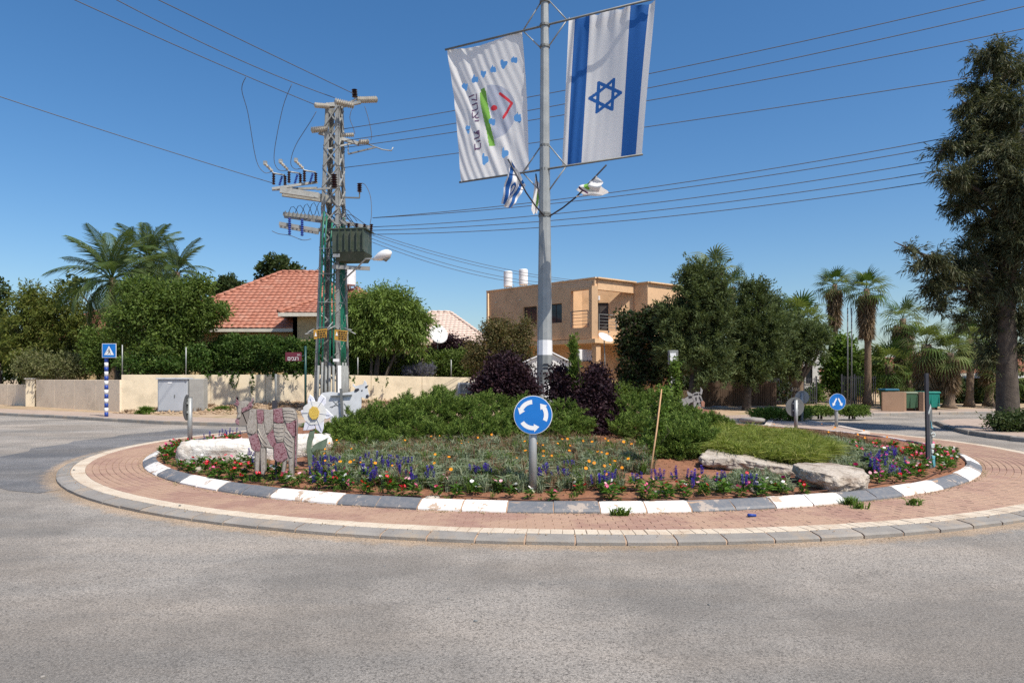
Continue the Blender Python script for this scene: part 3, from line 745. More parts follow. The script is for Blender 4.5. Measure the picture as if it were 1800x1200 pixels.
# ---------------------------------------------------------------- buildings
def prism_xy(mb, P, z0, z1, mi=0):
    n = len(P)
    mb.add([(x, y, z) for z in (z0, z1) for x, y in P], [tuple(reversed(range(n))), tuple(range(n, 2 * n))] + [(i, (i + 1) % n, n + (i + 1) % n, n + i) for i in range(n)], mi)
def roof_tiles(parent, corners, mat, tw=0.33, th=0.36, near=True, budget=[0]):
    """barrel tiles over a planar roof face (3 or 4 corners, first two = eave left to right seen from outside)"""
    c = [Vector(p) for p in corners]; e0, e1 = c[0], c[1]
    u = (e1 - e0).normalized(); nn = (e1 - e0).cross(c[-1] - e0).normalized(); v = nn.cross(u)
    if v.z < 0: v = -v
    if nn.z < 0: nn = -nn
    loc = [((p - e0).dot(u), (p - e0).dot(v)) for p in c]
    def span(y):
        xs = []
        for i in range(len(loc)):
            (x0, y0), (x1, y1) = loc[i], loc[(i + 1) % len(loc)]
            if (y0 - y) * (y1 - y) < 0: xs.append(x0 + (x1 - x0) * (y - y0) / (y1 - y0))
        return (min(xs), max(xs)) if len(xs) > 1 else None
    rows = int(max(l[1] for l in loc) / th) + 1; pos = []
    for r in range(rows):
        s = span(r * th + th * .5)
        if not s: continue
        x = math.ceil(s[0] / tw) * tw
        while x + tw <= s[1] + tw * .5: pos.append((x, r * th)); x += tw
    prof = [(-.5, 0.010), (-.32, 0.018), (-.1, 0.04), (.1, 0.045), (.3, 0.032), (.5, 0.012)]
    def tile_pts(x, y, j=0.0):
        P = []
        for yy, lift in ((y - .03, 0.05), (y + th, 0.0)):
            for a, h in prof: P.append(e0 + u * (x + tw / 2 + a * tw) + v * yy + nn * (h + lift + j))
        for a, h in prof: P.append(e0 + u * (x + tw / 2 + a * tw) + v * (y - .03) + nn * (-0.01))
        return P
    k = len(prof)
    F_ = [(i, i + 1, k + i + 1, k + i) for i in range(k - 1)] + [(2 * k + i, 2 * k + i + 1, i + 1, i) for i in range(k - 1)]
    R = Matrix((u, v, nn)).transposed().to_4x4()
    mbp = MB(); base = e0; P0 = tile_pts(0, 0); inv = Matrix.Translation(e0) @ R; iv = inv.inverted()
    mbp.add([iv @ p for p in P0], F_)
    nparts = min(len(pos), budget[0]); budget[0] -= nparts
    if nparts:
        me = mesh_of(mbp, 'roof_tile', mat)
        for x, y in pos[:nparts]:
            o = bpy.data.objects.new('roof_tile', me); col.objects.link(o); o.parent = parent
            o.matrix_local = Matrix.Translation(e0 - ORG[parent.name] + u * x + v * y + nn * random.uniform(-.006, .006)) @ R
    mb = MB()
    for x, y in pos[nparts:]: mb.add(tile_pts(x, y, random.uniform(-.008, .008)), F_)
    if mb.v: mb.build('roof_tile', mat, parent, norm=False, kind='stuff')
def hip_roof(parent, x0, x1, y0, y1, ze, zr, ridge, mat, tiles=True, over=0.5, budget=None):
    """hipped roof; ridge = (xa, xb) along x at mid y"""
    ym = (y0 + y1) / 2; A, Bp, C, D = Vector((x0 - over, y0 - over, ze)), Vector((x1 + over, y0 - over, ze)), Vector((x1 + over, y1 + over, ze)), Vector((x0 - over, y1 + over, ze))
    E_, F2 = Vector((ridge[0], ym, zr)), Vector((ridge[1], ym, zr))
    mb = MB(); pts = [A, Bp, C, D, E_, F2]
    mb.add(pts, [(0, 1, 5, 4), (1, 2, 5), (2, 3, 4, 5), (3, 0, 4), (3, 2, 1, 0)])
    mb.build('roof', mat, parent)
    bd = budget or [0]
    if tiles:
        roof_tiles(parent, [A, Bp, F2, E_], mat, budget=bd)
        roof_tiles(parent, [Bp, C, F2], mat, budget=bd); roof_tiles(parent, [D, A, E_], mat, budget=bd)
    mb = MB()
    for a, b in ((A, E_), (Bp, F2), (E_, F2)):
        if (b - a).length < .05: continue
        d = (b - a).normalized(); m_ = int((b - a).length / .4)
        for q in range(m_):
            p = a.lerp(b, q / m_); r = a.lerp(b, (q + 1) / m_)
            mb.tube([p + Vector((0, 0, .07)), r + Vector((0, 0, .05))], [.14, .11], 7)
    mb.build('ridge_tile', mat, parent, kind='stuff', smooth=True)
    mb = MB()
    for a, b in ((A, Bp), (Bp, C), (D, A)): mb.beam(a - Vector((0, 0, .1)), b - Vector((0, 0, .1)), .06, .2, up=(0, 0, 1))
    mb.build('fascia', M['fascia'], parent, kind='stuff')
def window(parent, p0, p1, z0, z1, fm='frame_dark', rec=0.12, glassm='glass', bars=1, sill=True):
    """window on the vertical face running from p0 to p1 (x, y); outside is to the right of p0->p1"""
    a = Vector((*p0, 0)); b = Vector((*p1, 0)); u = (b - a).normalized(); o_ = Vector((u.y, -u.x, 0))
    l = (b - a).length
    P = lambda s, z, d: a + u * s + o_ * d + Vector((0, 0, z))
    mb = MB(); fw = 0.06
    for (s0, s1, q0, q1) in ((0, l, z0, z0 + fw), (0, l, z1 - fw, z1), (0, fw, z0 + fw, z1 - fw), (l - fw, l, z0 + fw, z1 - fw)) + tuple((l * (k + 1) / (bars + 1) - .025, l * (k + 1) / (bars + 1) + .025, z0 + fw, z1 - fw) for k in range(bars)):
        mb.hexa([P(s0, q0, .03), P(s1, q0, .03), P(s1, q0, -.03), P(s0, q0, -.03), P(s0, q1, .03), P(s1, q1, .03), P(s1, q1, -.03), P(s0, q1, -.03)])
    w_ = mb.build('window', M[fm], parent)
    mb = MB(); mb.hexa([P(fw, z0 + fw, .012), P(l - fw, z0 + fw, .012), P(l - fw, z0 + fw, .004), P(fw, z0 + fw, .004), P(fw, z1 - fw, .012), P(l - fw, z1 - fw, .012), P(l - fw, z1 - fw, .004), P(fw, z1 - fw, .004)])
    mb.build('pane', M[glassm], w_)
    if sill:
        mb = MB(); mb.hexa([P(-.06, z0 - .07, .12), P(l + .06, z0 - .07, .12), P(l + .06, z0 - .07, -.02), P(-.06, z0 - .07, -.02), P(-.06, z0 - .003, .12), P(l + .06, z0 - .003, .12), P(l + .06, z0 - .003, -.02), P(-.06, z0 - .003, -.02)])
        mb.build('sill', M['fascia'], w_)
# holes: walls with real window openings
def wall_face(mb, p0, p1, z0, z1, holes, th=0.25, mi=0):
    """wall slab from p0 to p1 with rectangular openings (s0, s1, za, zb)"""
    a = Vector((*p0, 0)); b = Vector((*p1, 0)); u = (b - a).normalized(); o_ = Vector((u.y, -u.x, 0)); l = (b - a).length
    xs = sorted({0, l} | {h[0] for h in holes} | {h[1] for h in holes}); zs = sorted({z0, z1} | {h[2] for h in holes} | {h[3] for h in holes})
    for i in range(len(xs) - 1):
        for j in range(len(zs) - 1):
            cx_, cz = (xs[i] + xs[i + 1]) / 2, (zs[j] + zs[j + 1]) / 2
            if any(h[0] < cx_ < h[1] and h[2] < cz < h[3] for h in holes): continue
            P = lambda s, z, d: a + u * s - o_ * d + Vector((0, 0, z))
            s0, s1, q0, q1 = xs[i], xs[i + 1], zs[j], zs[j + 1]
            mb.hexa([P(s0, q0, 0), P(s1, q0, 0), P(s1, q0, th), P(s0, q0, th), P(s0, q1, 0), P(s1, q1, 0), P(s1, q1, th), P(s0, q1, th)], mi)
def along(p0, p1, s): a = Vector(p0); b = Vector(p1); u = (b - a).normalized(); return tuple(a + u * s)
def inward(p0, p1, d): a = Vector(p0); b = Vector(p1); u = (b - a).normalized(); o_ = Vector((u.y, -u.x)); return tuple(Vector(p0) - o_ * d), tuple(Vector(p1) - o_ * d)

# --- red-roofed bungalow on the left
h1 = root('house', 'cream bungalow with a large red tiled hip roof behind the hedge', 'house', (-12, 40, .3))
mb = MB(); wall_face(mb, (-20.5, 38.8), (-12.2, 38.8), .3, 4.4, [(3.5, 5.2, 1.6, 2.9)]); wall_face(mb, (-12.2, 38), (-7.4, 38), .3, 5.3, [(1.0, 2.2, 2.9, 4.0)])
wall_face(mb, (-7.4, 38), (-7.4, 46), .3, 5.3, []); wall_face(mb, (-7.4, 46), (-20.5, 50), .3, 4.3, []); wall_face(mb, (-20.5, 50), (-20.5, 38.8), .3, 4.4, [])
wall_face(mb, (-12.2, 38.8), (-12.2, 38), .3, 5.3, [])
mb.build('wall', M['house_cream'], h1)
for a, b, z0, z1 in (((-17, 38.9), (-15.3, 38.9), 1.6, 2.9), ((-11.2, 38.1), (-10, 38.1), 2.9, 4.0), ((-7.4, 38.1), (-6.0, 38.1), 1.9, 3.3)): window(h1, a, b, z0, z1)
hip_roof(h1, -20.5, -10.0, 38.6, 49.4, 4.55, 8.55, (-14.8, -12.2), M['roof_red'], budget=[260])
hip_roof(h1, -12.3, -7.2, 37.9, 45.5, 5.35, 7.25, (-9.9, -9.5), M['roof_red'], budget=[40])
mb = MB(); p = W(613, 506, 41)
mb.tube([p, p + Vector((0, 0, 1.05))], [.42, .42], 20); o = mb.build('water_tank', M['white'], None); 
bpy.data.objects.remove(o)
def water_tank(label, px, py, Y, r, h):
    b = W(px, py, Y); t = root('water_tank', label, 'water tank', b, 'white rooftop water tanks')
    mb = MB(); mb.tube([b + Vector((0, 0, .25)), b + Vector((0, 0, .28)), b + Vector((0, 0, .25 + h - .04)), b + Vector((0, 0, .25 + h))], [r * .95, r, r, r * .9], 24); mb.build('tank', M['white'], t, smooth=False)
    for z in (.45, .25 + h * .55, .1 + h):
        mb = MB(); mb.tube([b + Vector((0, 0, z)), b + Vector((0, 0, z + .03))], [r * 1.01] * 2, 24); mb.build('band', M['white'], t)
    for a in range(4):
        th = a * PI / 2 + .4; mb = MB(); q = b + Vector((math.cos(th) * r * .8, math.sin(th) * r * .8, 0)); mb.beam(q, q + Vector((0, 0, .26)), .05); mb.build('leg', M['galv'], t)
    mb = MB(); mb.tube([b + Vector((r, 0, .4)), b + Vector((r * 1.3, 0, .4)), b + Vector((r * 1.4, -.1, -.1))], .02, 5); mb.build('pipe', M['galv'], t)
    return t
water_tank('white cylindrical water tank on the red roof right behind the lattice mast', 613, 509, 41, .42, .95)
# small far red roof seen between the palm and the ash tree
h2 = root('house', 'distant bungalow with a pinkish red roof behind the feather palm', 'house', (-28, 47, .2))
mb = MB()
for a, b in (((-34, 47), (-23.5, 47)), ((-23.5, 47), (-23.5, 55)), ((-23.5, 55), (-34, 55)), ((-34, 55), (-34, 47))): wall_face(mb, a, b, .2, 4.2, [])
mb.build('wall', M['house_cream'], h2); window(h2, (-28, 46.95), (-26.5, 46.95), 1.4, 2.7)
hip_roof(h2, -34, -23.5, 47, 55, 4.3, 7.0, (-30, -27.6), M['roof_red'], budget=[100])
# pink-white roofed house between the trees and the tan building
h3 = root('house', 'cream house with a pale pink tiled hip roof left of the tan building', 'house', (-6, 52, .3))
mb = MB()
for a, b in (((-9.6, 50), (-1.6, 50)), ((-1.6, 50), (-1.6, 58)), ((-1.6, 58), (-9.6, 58)), ((-9.6, 58), (-9.6, 50))): wall_face(mb, a, b, .3, 3.9, [])
mb.build('wall', M['house_white'], h3); window(h3, (-5, 49.95), (-3.6, 49.95), 1.5, 2.8)
hip_roof(h3, -9.6, -1.6, 50, 58, 4.1, 6.95, (-6.4, -4.9), M['roof_pink'], budget=[150])
# cream house part seen under the pepper tree with a white arched window grille
h4 = root('house', 'cream house corner with a white window grille seen through the pepper tree', 'house', (-8, 43, .3))
mb = MB(); wall_face(mb, (-9.5, 44), (-4.6, 44), .3, 3.9, [(1.6, 3.4, 1.7, 3.2)]); wall_face(mb, (-4.6, 44), (-4.6, 50), .3, 3.9, []); wall_face(mb, (-9.5, 50), (-9.5, 44), .3, 3.9, [])
prism_xy(mb, [(-9.7, 43.7), (-4.3, 43.7), (-4.3, 50), (-9.7, 50)], 3.9, 4.1)
mb.build('wall', M['wall_cream'], h4); window(h4, (-7.9, 44.1), (-6.1, 44.1), 1.7, 3.2, fm='white', bars=3)

# --- tan two-storey building
hb = root('building', 'tan two-storey flat-roofed building with a corner balcony', 'building', (4.6, 38, .3))
C0 = (4.6, 38.0); U = Vector((-6.25, 6.0)).normalized(); V = Vector((.80, .60)).normalized()
def q2(u_, v_): p = Vector(C0) + U * u_ + V * v_; return (p.x, p.y)
ZF, ZC, ZT = 0.3, 4.0, 7.32
LW = 8.66
mb = MB()
# left (shaded) face, upper storey with two windows and the balcony opening near the corner
A_, B_ = q2(LW, 0), q2(0, 0)
win = [(3.25, 4.35, 5.0, 6.1), (5.25, 6.3, 5.0, 6.12), (.3, 1.2, 4.7, 5.6)]
wall_face(mb, A_, B_, ZC, ZT, win + [(6.95, 8.25, 4.62, 6.75)])
# right face of the corner: column, then opening
wall_face(mb, q2(0, .25), q2(0, 5.6), 6.72, ZT, [])
mb.beam((*q2(.12, .12), 3.6), (*q2(.12, .12), 6.9), .34, .34)
wall_face(mb, q2(0, .3), q2(0, 3.2), 3.75, 4.45, [])
# recessed balcony back walls
wall_face(mb, q2(2.1, .3), q2(2.1, 1.3), 4.0, 7.05, [])
wall_face(mb, q2(2.1, 1.3), q2(-.0, 3.4), 4.0, 7.05, [(.55, 1.55, 4.3, 6.2)])
# projecting block on the right
wall_face(mb, q2(0.0, 3.2), q2(-.9, 3.2), 3.9, 7.25, []); wall_face(mb, q2(-.9, 3.2), q2(-.9, 8.5), 3.9, 7.25, [])
wall_face(mb, q2(-.9, 8.5), q2(LW, 8.5), .3, 7.0, []); wall_face(mb, q2(LW, 8.5), q2(LW, 0), .3, ZT, [])
prism_xy(mb, [q2(LW - .3, .3), q2(2.3, .3), q2(2.3, 1.4), q2(.2, 3.5), q2(-.6, 3.5), q2(-.6, 8.2), q2(LW - .3, 8.2)], 6.9, 7.02)   # flat roof
mb.build('upper_wall', M['tan'], hb)
mb = MB()   # parapet coping
for a, b, z in ((q2(LW, .12), q2(-.05, .12), ZT), (q2(.0, .12), q2(0, 3.2), ZT), (q2(-.9, 3.25), q2(-.9, 8.5), 7.25), (q2(.1, 3.27), q2(-.98, 3.27), 7.25)): mb.beam((*a, z + .035), (*b, z + .035), .34, .07, up=(0, 0, 1))
mb.build('coping', M['tan_light'], hb)
mb = MB()   # floor slab and cornice
prism_xy(mb, [q2(LW, -.1), q2(-.25, -.25), q2(-.25, 3.1), q2(-1.1, 3.1), q2(-1.1, 8.4), q2(LW, 8.4)], 3.72, 3.95)
mb.build('floor_slab', M['tan_light'], hb)
mb = MB(); wall_face(mb, q2(LW, 1.1), q2(1.2, 1.1), .3, 3.72, [(4.1, 5.2, .35, 2.4)]); wall_face(mb, q2(1.2, 1.1), q2(1.2, 8), .3, 3.72, [(2.6, 4.4, .9, 2.6)])
prism_xy(mb, [q2(.2, .0), q2(-.1, .0), q2(-.1, .35), q2(.2, .35)], .3, 3.72); prism_xy(mb, [q2(-.7, 5.4), q2(-1.0, 5.4), q2(-1.0, 5.75), q2(-.7, 5.75)], .3, 3.72)
mb.build('lower_wall', M['tan'], hb)
u0 = along(A_, B_, 0)
for s0, s1, z0, z1 in win:
    i0, i1 = inward(along(A_, B_, s0), along(A_, B_, s1), .13); window(hb, i0, i1, z0, z1, bars=1)
i0, i1 = inward(along(q2(2.1, 1.3), q2(0, 3.4), .55), along(q2(2.1, 1.3), q2(0, 3.4), 1.55), .1); window(hb, i0, i1, 4.3, 6.2, bars=1, sill=False, glassm='shutter')
i0, i1 = inward(along(q2(1.2, 1.1), q2(1.2, 8), 2.6), along(q2(1.2, 1.1), q2(1.2, 8), 4.4), .1); window(hb, i0, i1, .9, 2.6, bars=2)
i0, i1 = inward(along(q2(LW, 1.1), q2(1.2, 1.1), 4.1), along(q2(LW, 1.1), q2(1.2, 1.1), 5.2), .1); window(hb, i0, i1, .35, 2.4, bars=1, sill=False, glassm='shutter')
def railing(parent, a, b, z, h=1.0, nbars=5):
    for k in range(nbars):
        zz = z + h * (k + 1) / nbars; mb = MB(); mb.tube([(*a, zz), (*b, zz)], .028 if k == nbars - 1 else .014, 6); mb.build('rail', M['galv_dark'], parent, smooth=True)
    m_ = max(1, round((Vector(b) - Vector(a)).length / 1.1))
    for k in range(m_ + 1):
        p = Vector(a).lerp(Vector(b), k / m_); mb = MB(); mb.beam((*p, z), (*p, z + h), .05); mb.build('rail_post', M['galv_dark'], parent)
mb = MB(); p_ = q2(LW - .25, -.06); mb.tube([(*p_, .4), (*p_, 7.2)], .05, 8); mb.build('downpipe', M['tan_light'], hb, smooth=True)
mb = MB(); p_ = Vector(q2(2.1, 1.3)).lerp(Vector(q2(0, 3.4)), .32); mb.box((p_.x - .05, p_.y - .12, 6.45), (.12, .14, .26)); mb.build('wall_lamp', M['white'], hb, bevel=.02)
for s_ in (.9, 3.0, 5.0):
    p_ = along(A_, B_, s_); mb = MB(); mb.box((p_[0] - .03, p_[1] - .03, 6.55), (.1, .1, .06)); mb.build('vent_pipe', M['galv_dark'], hb)
railing(hb, along(A_, B_, 6.98), along(A_, B_, 8.2), 4.62, .95); railing(hb, q2(.05, .4), q2(.05, 3.1), 4.45, .9)
water_tank('white rooftop water tank on the tan building, the one nearer its left end', 893, 511, 43.5, .28, .98)
water_tank('white rooftop water tank on the tan building, next to the tall flag pole', 920, 508, 42.8, .28, .98)
# air conditioner
ac = W(1027, 634, 38.6); t = root('air_conditioner', 'white air conditioner unit hung under the tan building cornice', 'air conditioner', ac)
mb = MB(); mb.box(ac + Vector((0, 0, .32)), (.9, .35, .62), rz=.5); mb.build('casing', M['white'], t, bevel=.02)
f = ac + Vector((-.12, -.0, .32)) + Vector((math.sin(.5), -math.cos(.5), 0)) * .18
d = Vector((math.sin(.5), -math.cos(.5), 0)); mb = MB(); mb.tube([f, f + d * .02], .25, 20); mb.build('fan_grille', M['galv_dark'], t)
mb = MB(); mb.box(ac + Vector((0, 0, -.02)), (1.0, .4, .04), rz=.5); mb.build('bracket', M['galv'], t)
def dish(label, px, py, Y, R, tilt, pole_to, yaw=0.0):
    c = W(px, py, Y); t = root('satellite_dish', label, 'satellite dish', c, 'satellite dishes')
    ax = Vector((math.sin(yaw) * math.cos(tilt), -math.cos(yaw) * math.cos(tilt), math.sin(tilt))); u, v = frame(ax)
    mb = MB(); n = 24; P = [c]
    for r_, h in ((.35, .02), (.7, .07), (1.0, .15)):
        P += [c + (u * math.cos(2 * PI * k / n) + v * math.sin(2 * PI * k / n)) * R * r_ + ax * h * R for k in range(n)]
    fs = [(0, 1 + k, 1 + (k + 1) % n) for k in range(n)] + [(1 + j * n + k, 1 + (j + 1) * n + k, 1 + (j + 1) * n + (k + 1) % n, 1 + j * n + (k + 1) % n) for j in (0, 1) for k in range(n)]
    m0 = len(P); P2 = [p - ax * .012 for p in P]; mb.add(P + P2, fs + [tuple(i + m0 for i in reversed(f)) for f in fs] + [(1 + 2 * n + k, 1 + 2 * n + (k + 1) % n, m0 + 1 + 2 * n + (k + 1) % n, m0 + 1 + 2 * n + k) for k in range(n)])
    mb.build('dish', M['white'], t, smooth=True)
    mb = MB(); mb.tube([c - v * R * .9 * (1 if v.z < 0 else -1) * -1, c + ax * R * 1.0], .015, 5); mb.build('arm', M['galv'], t)
    mb = MB(); mb.tube([c + ax * R * .95, c + ax * R * 1.12], .045, 8); mb.build('receiver', M['galv_dark'], t)
    e = W(*pole_to, Y + .1); mb = MB(); mb.tube([c - ax * .02, c - ax * .15, Vector((c.x, Y + .15, e.z))], .03, 6); mb.build('mast', M['galv'], t)
dish('white satellite dish above the hedge in front of the pale pink roof', 770, 588, 38.2, .55, .35, (770, 640), yaw=.5)
dish('small white satellite dish beside the cornice of the tan building', 1064, 594, 36.8, .42, .9, (1062, 640), yaw=.6)
# white garden shed
sh = root('shed', 'white plastic garden shed with a gabled roof behind the flag pole', 'shed', (2, 32, .4))
x0, x1, y0, y1, ze, zr = .5, 2.75, 31.5, 33.5, 2.7, 2.98
mb = MB(); xm = (x0 + x1) / 2 + .1
P = [(x0, y0), (x1, y0)]
mb.add([(x0, y0, .3), (x1, y0, .3), (x1, y0, ze - .25), (xm, y0, zr - .04), (x0, y0, ze - .25), (x0, y1, .3), (x1, y1, .3), (x1, y1, ze - .25), (xm, y1, zr - .04), (x0, y1, ze - .25)],
       [(0, 1, 2, 3, 4), (9, 8, 7, 6, 5), (0, 4, 9, 5), (1, 6, 7, 2), (0, 5, 6, 1), (2, 7, 8, 3), (3, 8, 9, 4)])
mb.build('wall', M['house_white'], sh)
for s, xa in ((-1, x0 - .15), (1, x1 + .15)):
    mb = MB(); mb.hexa([Vector(p) for p in [(xa, y0 - .12, ze - .3), (xm, y0 - .12, zr), (xm, y1 + .1, zr), (xa, y1 + .1, ze - .3), (xa, y0 - .12, ze - .24), (xm, y0 - .12, zr + .06), (xm, y1 + .1, zr + .06), (xa, y1 + .1, ze - .24)]]); mb.build('roof_panel', M['white'], sh)
mb = MB(); mb.box((xm - .05, y0 - .012, 2.42), (.28, .02, .1)); mb.build('vent', M['dark'], sh)
mb = MB(); mb.box((xm - .4, y0 - .015, 1.25), (.85, .02, 1.7)); d_ = mb.build('door', M['white'], sh)
mb = MB(); mb.box((xm - .05, y0 - .04, 1.3), (.03, .04, .12)); mb.build('handle', M['dark'], d_)
# white building far right with outside stair
hw = root('building', 'white building with a small dark window behind the round dark tree', 'building', (20, 47, .3))
mb = MB(); wall_face(mb, (17.8, 46), (20.7, 46), .2, 4.2, [(2.0, 2.45, 1.4, 2.6)]); wall_face(mb, (20.7, 46), (21.2, 52), .2, 4.4, []); wall_face(mb, (17.8, 52), (17.8, 46), .2, 4.4, []); prism_xy(mb, [(17.7, 46.1), (20.95, 46.1), (21.4, 52), (17.7, 52)], 4.2, 4.35)
mb.build('wall', M['house_white'], hw); window(hw, (19.8, 46.1), (20.25, 46.1), 1.4, 2.6, bars=0)
mb = MB()
for k in range(9): mb.box((21.4 + k * .3, 46.2, 2.2 - k * .22), (.32, 1.0, .12))
mb.build('stair', M['concrete'], hw)
for dz in (.5, 1.0): mb = MB(); mb.tube([(21.2, 45.7, 2.5 + dz), (24.1, 45.7, .35 + dz)], .03, 6); mb.build('handrail', M['galv'], hw)
# low red-roofed houses on the right
def lowhouse(label, x0, x1, y0, d, ze, zr, wm, bud):
    h = root('house', label, 'house', (x0, y0, .2)); mb = MB()
    for a, b in (((x0, y0), (x1, y0)), ((x1, y0), (x1, y0 + d)), ((x1, y0 + d), (x0, y0 + d)), ((x0, y0 + d), (x0, y0))): wall_face(mb, a, b, .2, ze, [])
    mb.build('wall', M[wm], h); l = x1 - x0
    for s in (.2, .6): window(h, (x0 + l * s, y0 - .04), (x0 + l * s + 1.3, y0 - .04), 1.1, ze - .5)
    hip_roof(h, x0, x1, y0, y0 + d, ze + .1, zr, (x0 + l * .3, x1 - l * .3), M['roof_red'], budget=[bud]); return h
lowhouse('low house with a red tiled roof behind the brick bin enclosure', 23.0, 31, 46, 7, 2.0, 3.1, 'wall_pinkish', 120)
lowhouse('low pinkish house with a red roof at the far right, behind the casuarina', 31.5, 40, 45, 7, 2.05, 3.35, 'brown_wall', 120)
t = root('canopy', 'white flat carport canopy beside the red-roofed house on the far right', 'canopy', (27, 42, .2))
mb = MB(); mb.box((30.2, 42, 1.5 + .35), (3.4, 2.4, .14)); mb.build('roof_panel', M['white'], t)
for x in (28.6, 31.7):
    for y in (41, 43): mb = MB(); mb.beam((x, y, .2), (x, y, 1.8), .08); mb.build('leg', M['galv'], t)
# bin enclosure, bins
t = root('bin_enclosure', 'brown brick-faced bin enclosure open at the front beside the road', 'bin enclosure', (20, 36, .14))
zt = 1.08; e0, e1 = G(1550, 722, .14), G(1612, 721, .14)
def bw(a, b, h):
    a = Vector(a); b = Vector(b); d = (b - a); m_ = 1; rows = 1
    for r in range(rows):
        for q in range(m_):
            f0 = (q + (.5 if r % 2 else 0)) / m_; f1 = min(1, f0 + 1 / m_ - .006); f0 = max(0, f0)
            if f1 <= f0: continue
            z = a.z + r * h / rows; p, s = a.lerp(b, f0), a.lerp(b, f1)
            mb = MB(); mb.beam((p.x, p.y, z + h / rows / 2), (s.x, s.y, z + h / rows / 2), .2, h / rows - .008, up=(0, 0, 1)); mb.build('block', M['brown_wall'], t)
A1 = e0; bw((A1.x, A1.y, .14), (A1.x + .95, A1.y - .25, .14), zt - .14); bw((A1.x + 1.9, A1.y - .25 + .15, .14), (A1.x + 2.1, A1.y + .1, .14), zt - .14)
bw((A1.x + 1.0, A1.y - .2, .14), (A1.x + 1.1, A1.y + 1.4, .14), zt - .14); bw((A1.x + 1.45, A1.y + 1.45, .14), (A1.x + 2.1, A1.y + 1.5, .14), zt - .14); bw((A1.x + 2.1, A1.y + .1, .14), (A1.x + 2.15, A1.y + 1.4, .14), zt - .14)
def bin_(label, x, y, wd, h, mat, lid, z=.14, lidopen=False, group='wheeled waste bins'):
    t = root('waste_bin', label, 'bin', (x, y, z), group)
    mb = MB(); a, b = wd / 2 * .85, wd / 2
    mb.hexa([Vector(p) for p in [(x - a, y - a, z + .12), (x + a, y - a, z + .12), (x + a, y + a, z + .12), (x - a, y + a, z + .12), (x - b, y - b, z + h), (x + b, y - b, z + h), (x + b, y + b, z + h), (x - b, y + b, z + h)]]); mb.build('body', mat, t, bevel=.03)
    mb = MB(); 
    if lidopen: mb.beam((x, y + b, z + h + .02), (x, y + b + .3, z + h + wd * .8), wd, .05)
    else: mb.box((x, y, z + h + .05), (wd * 1.06, wd * 1.06, .09), ch=.04)
    mb.build('lid', lid, t)
    for s in (-1, 1):
        mb = MB(); mb.tube([(x + s * a * .8, y - a * .8, z + .07), (x + s * a * .8 + .05, y - a * .8, z + .07)], .07, 12); mb.build('wheel', M['black'], t)
    for s in (-.45, 0, .45): mb = MB(); mb.box((x + s * wd, y - b * .94, z + h * .55), (.04, .04, h * .7)); mb.build('rib', mat, t)
M['bin_green'] = pm('bin_green', (0.05, 0.115, 0.06), (0.04, 0.09, 0.05), .45); M['bin_teal'] = pm('bin_teal', (0.01, 0.22, 0.17), (0.008, 0.17, 0.14), .35); M['bin_lid_blue'] = pm('bin_lid_blue', (0.01, 0.12, 0.19), rough=.35); M['bin_lid'] = pm('bin_lid', (0.16, 0.2, 0.13), rough=.5)
bin_('dark green wheeled bin standing in the brown enclosure', A1.x + 1.45, A1.y + .35, .68, .85, M['bin_green'], M['bin_lid'])
bin_('teal waste container with rounded lid beyond the decorated dark post', 21.45, 35.3, .85, .85, M['bin_teal'], M['bin_teal'])
bin_('waste bin with a dark blue lid behind the brown enclosure', A1.x + 1.55, A1.y + 2.2, .7, .98, M['bin_green'], M['bin_lid_blue'])
M['picket'] = pm('picket', (.11, .07, .045), (.075, .048, .032), .9)
# iron gates and fences
def fence(label, a, b, h, nb, z=.3, mat='dark', th=.035):
    t = root('iron_fence', label, 'fence', (*a, z)); a = Vector(a); b = Vector(b)
    for k in range(nb + 1):
        p = a.lerp(b, k / nb); mb = MB(); mb.beam((*p, z), (*p, z + h * (1.0 if k % 6 else 1.06)), th if k % 6 else th * 2); mb.build('bar', M[mat], t)
    for zz in (.12, .93): mb = MB(); mb.beam((*a, z + h * zz), (*b, z + h * zz), .05, .03); mb.build('rail', M[mat], t)
fence('black iron railing behind the dark trees, left of the white building', (14.0, 37.6), (17.2, 38.6), 1.5, 24)
fence('black iron gate between tall posts left of the palm trunk', (18.6, 38.5), (20.6, 38.7), 1.6, 16)
fence('dark brown picket fence behind the juniper trees beside the tan house', (9.3, 35.4), (14.2, 36.8), 1.25, 40, mat='picket', th=.09)
for i, px in enumerate((1490, 1497)):
    mb = MB(); mb.tube([W(px, 722, 38.3), W(px, 541, 38.3)], .035, 8); o = mb.build('gate_post', M['galv_dark'], None, smooth=True); tag(o, ['tall thin dark pole, left of the pair beside the iron gate', 'tall thin dark pole, right of the pair beside the iron gate'][i], 'pole', 'pair of tall dark poles')
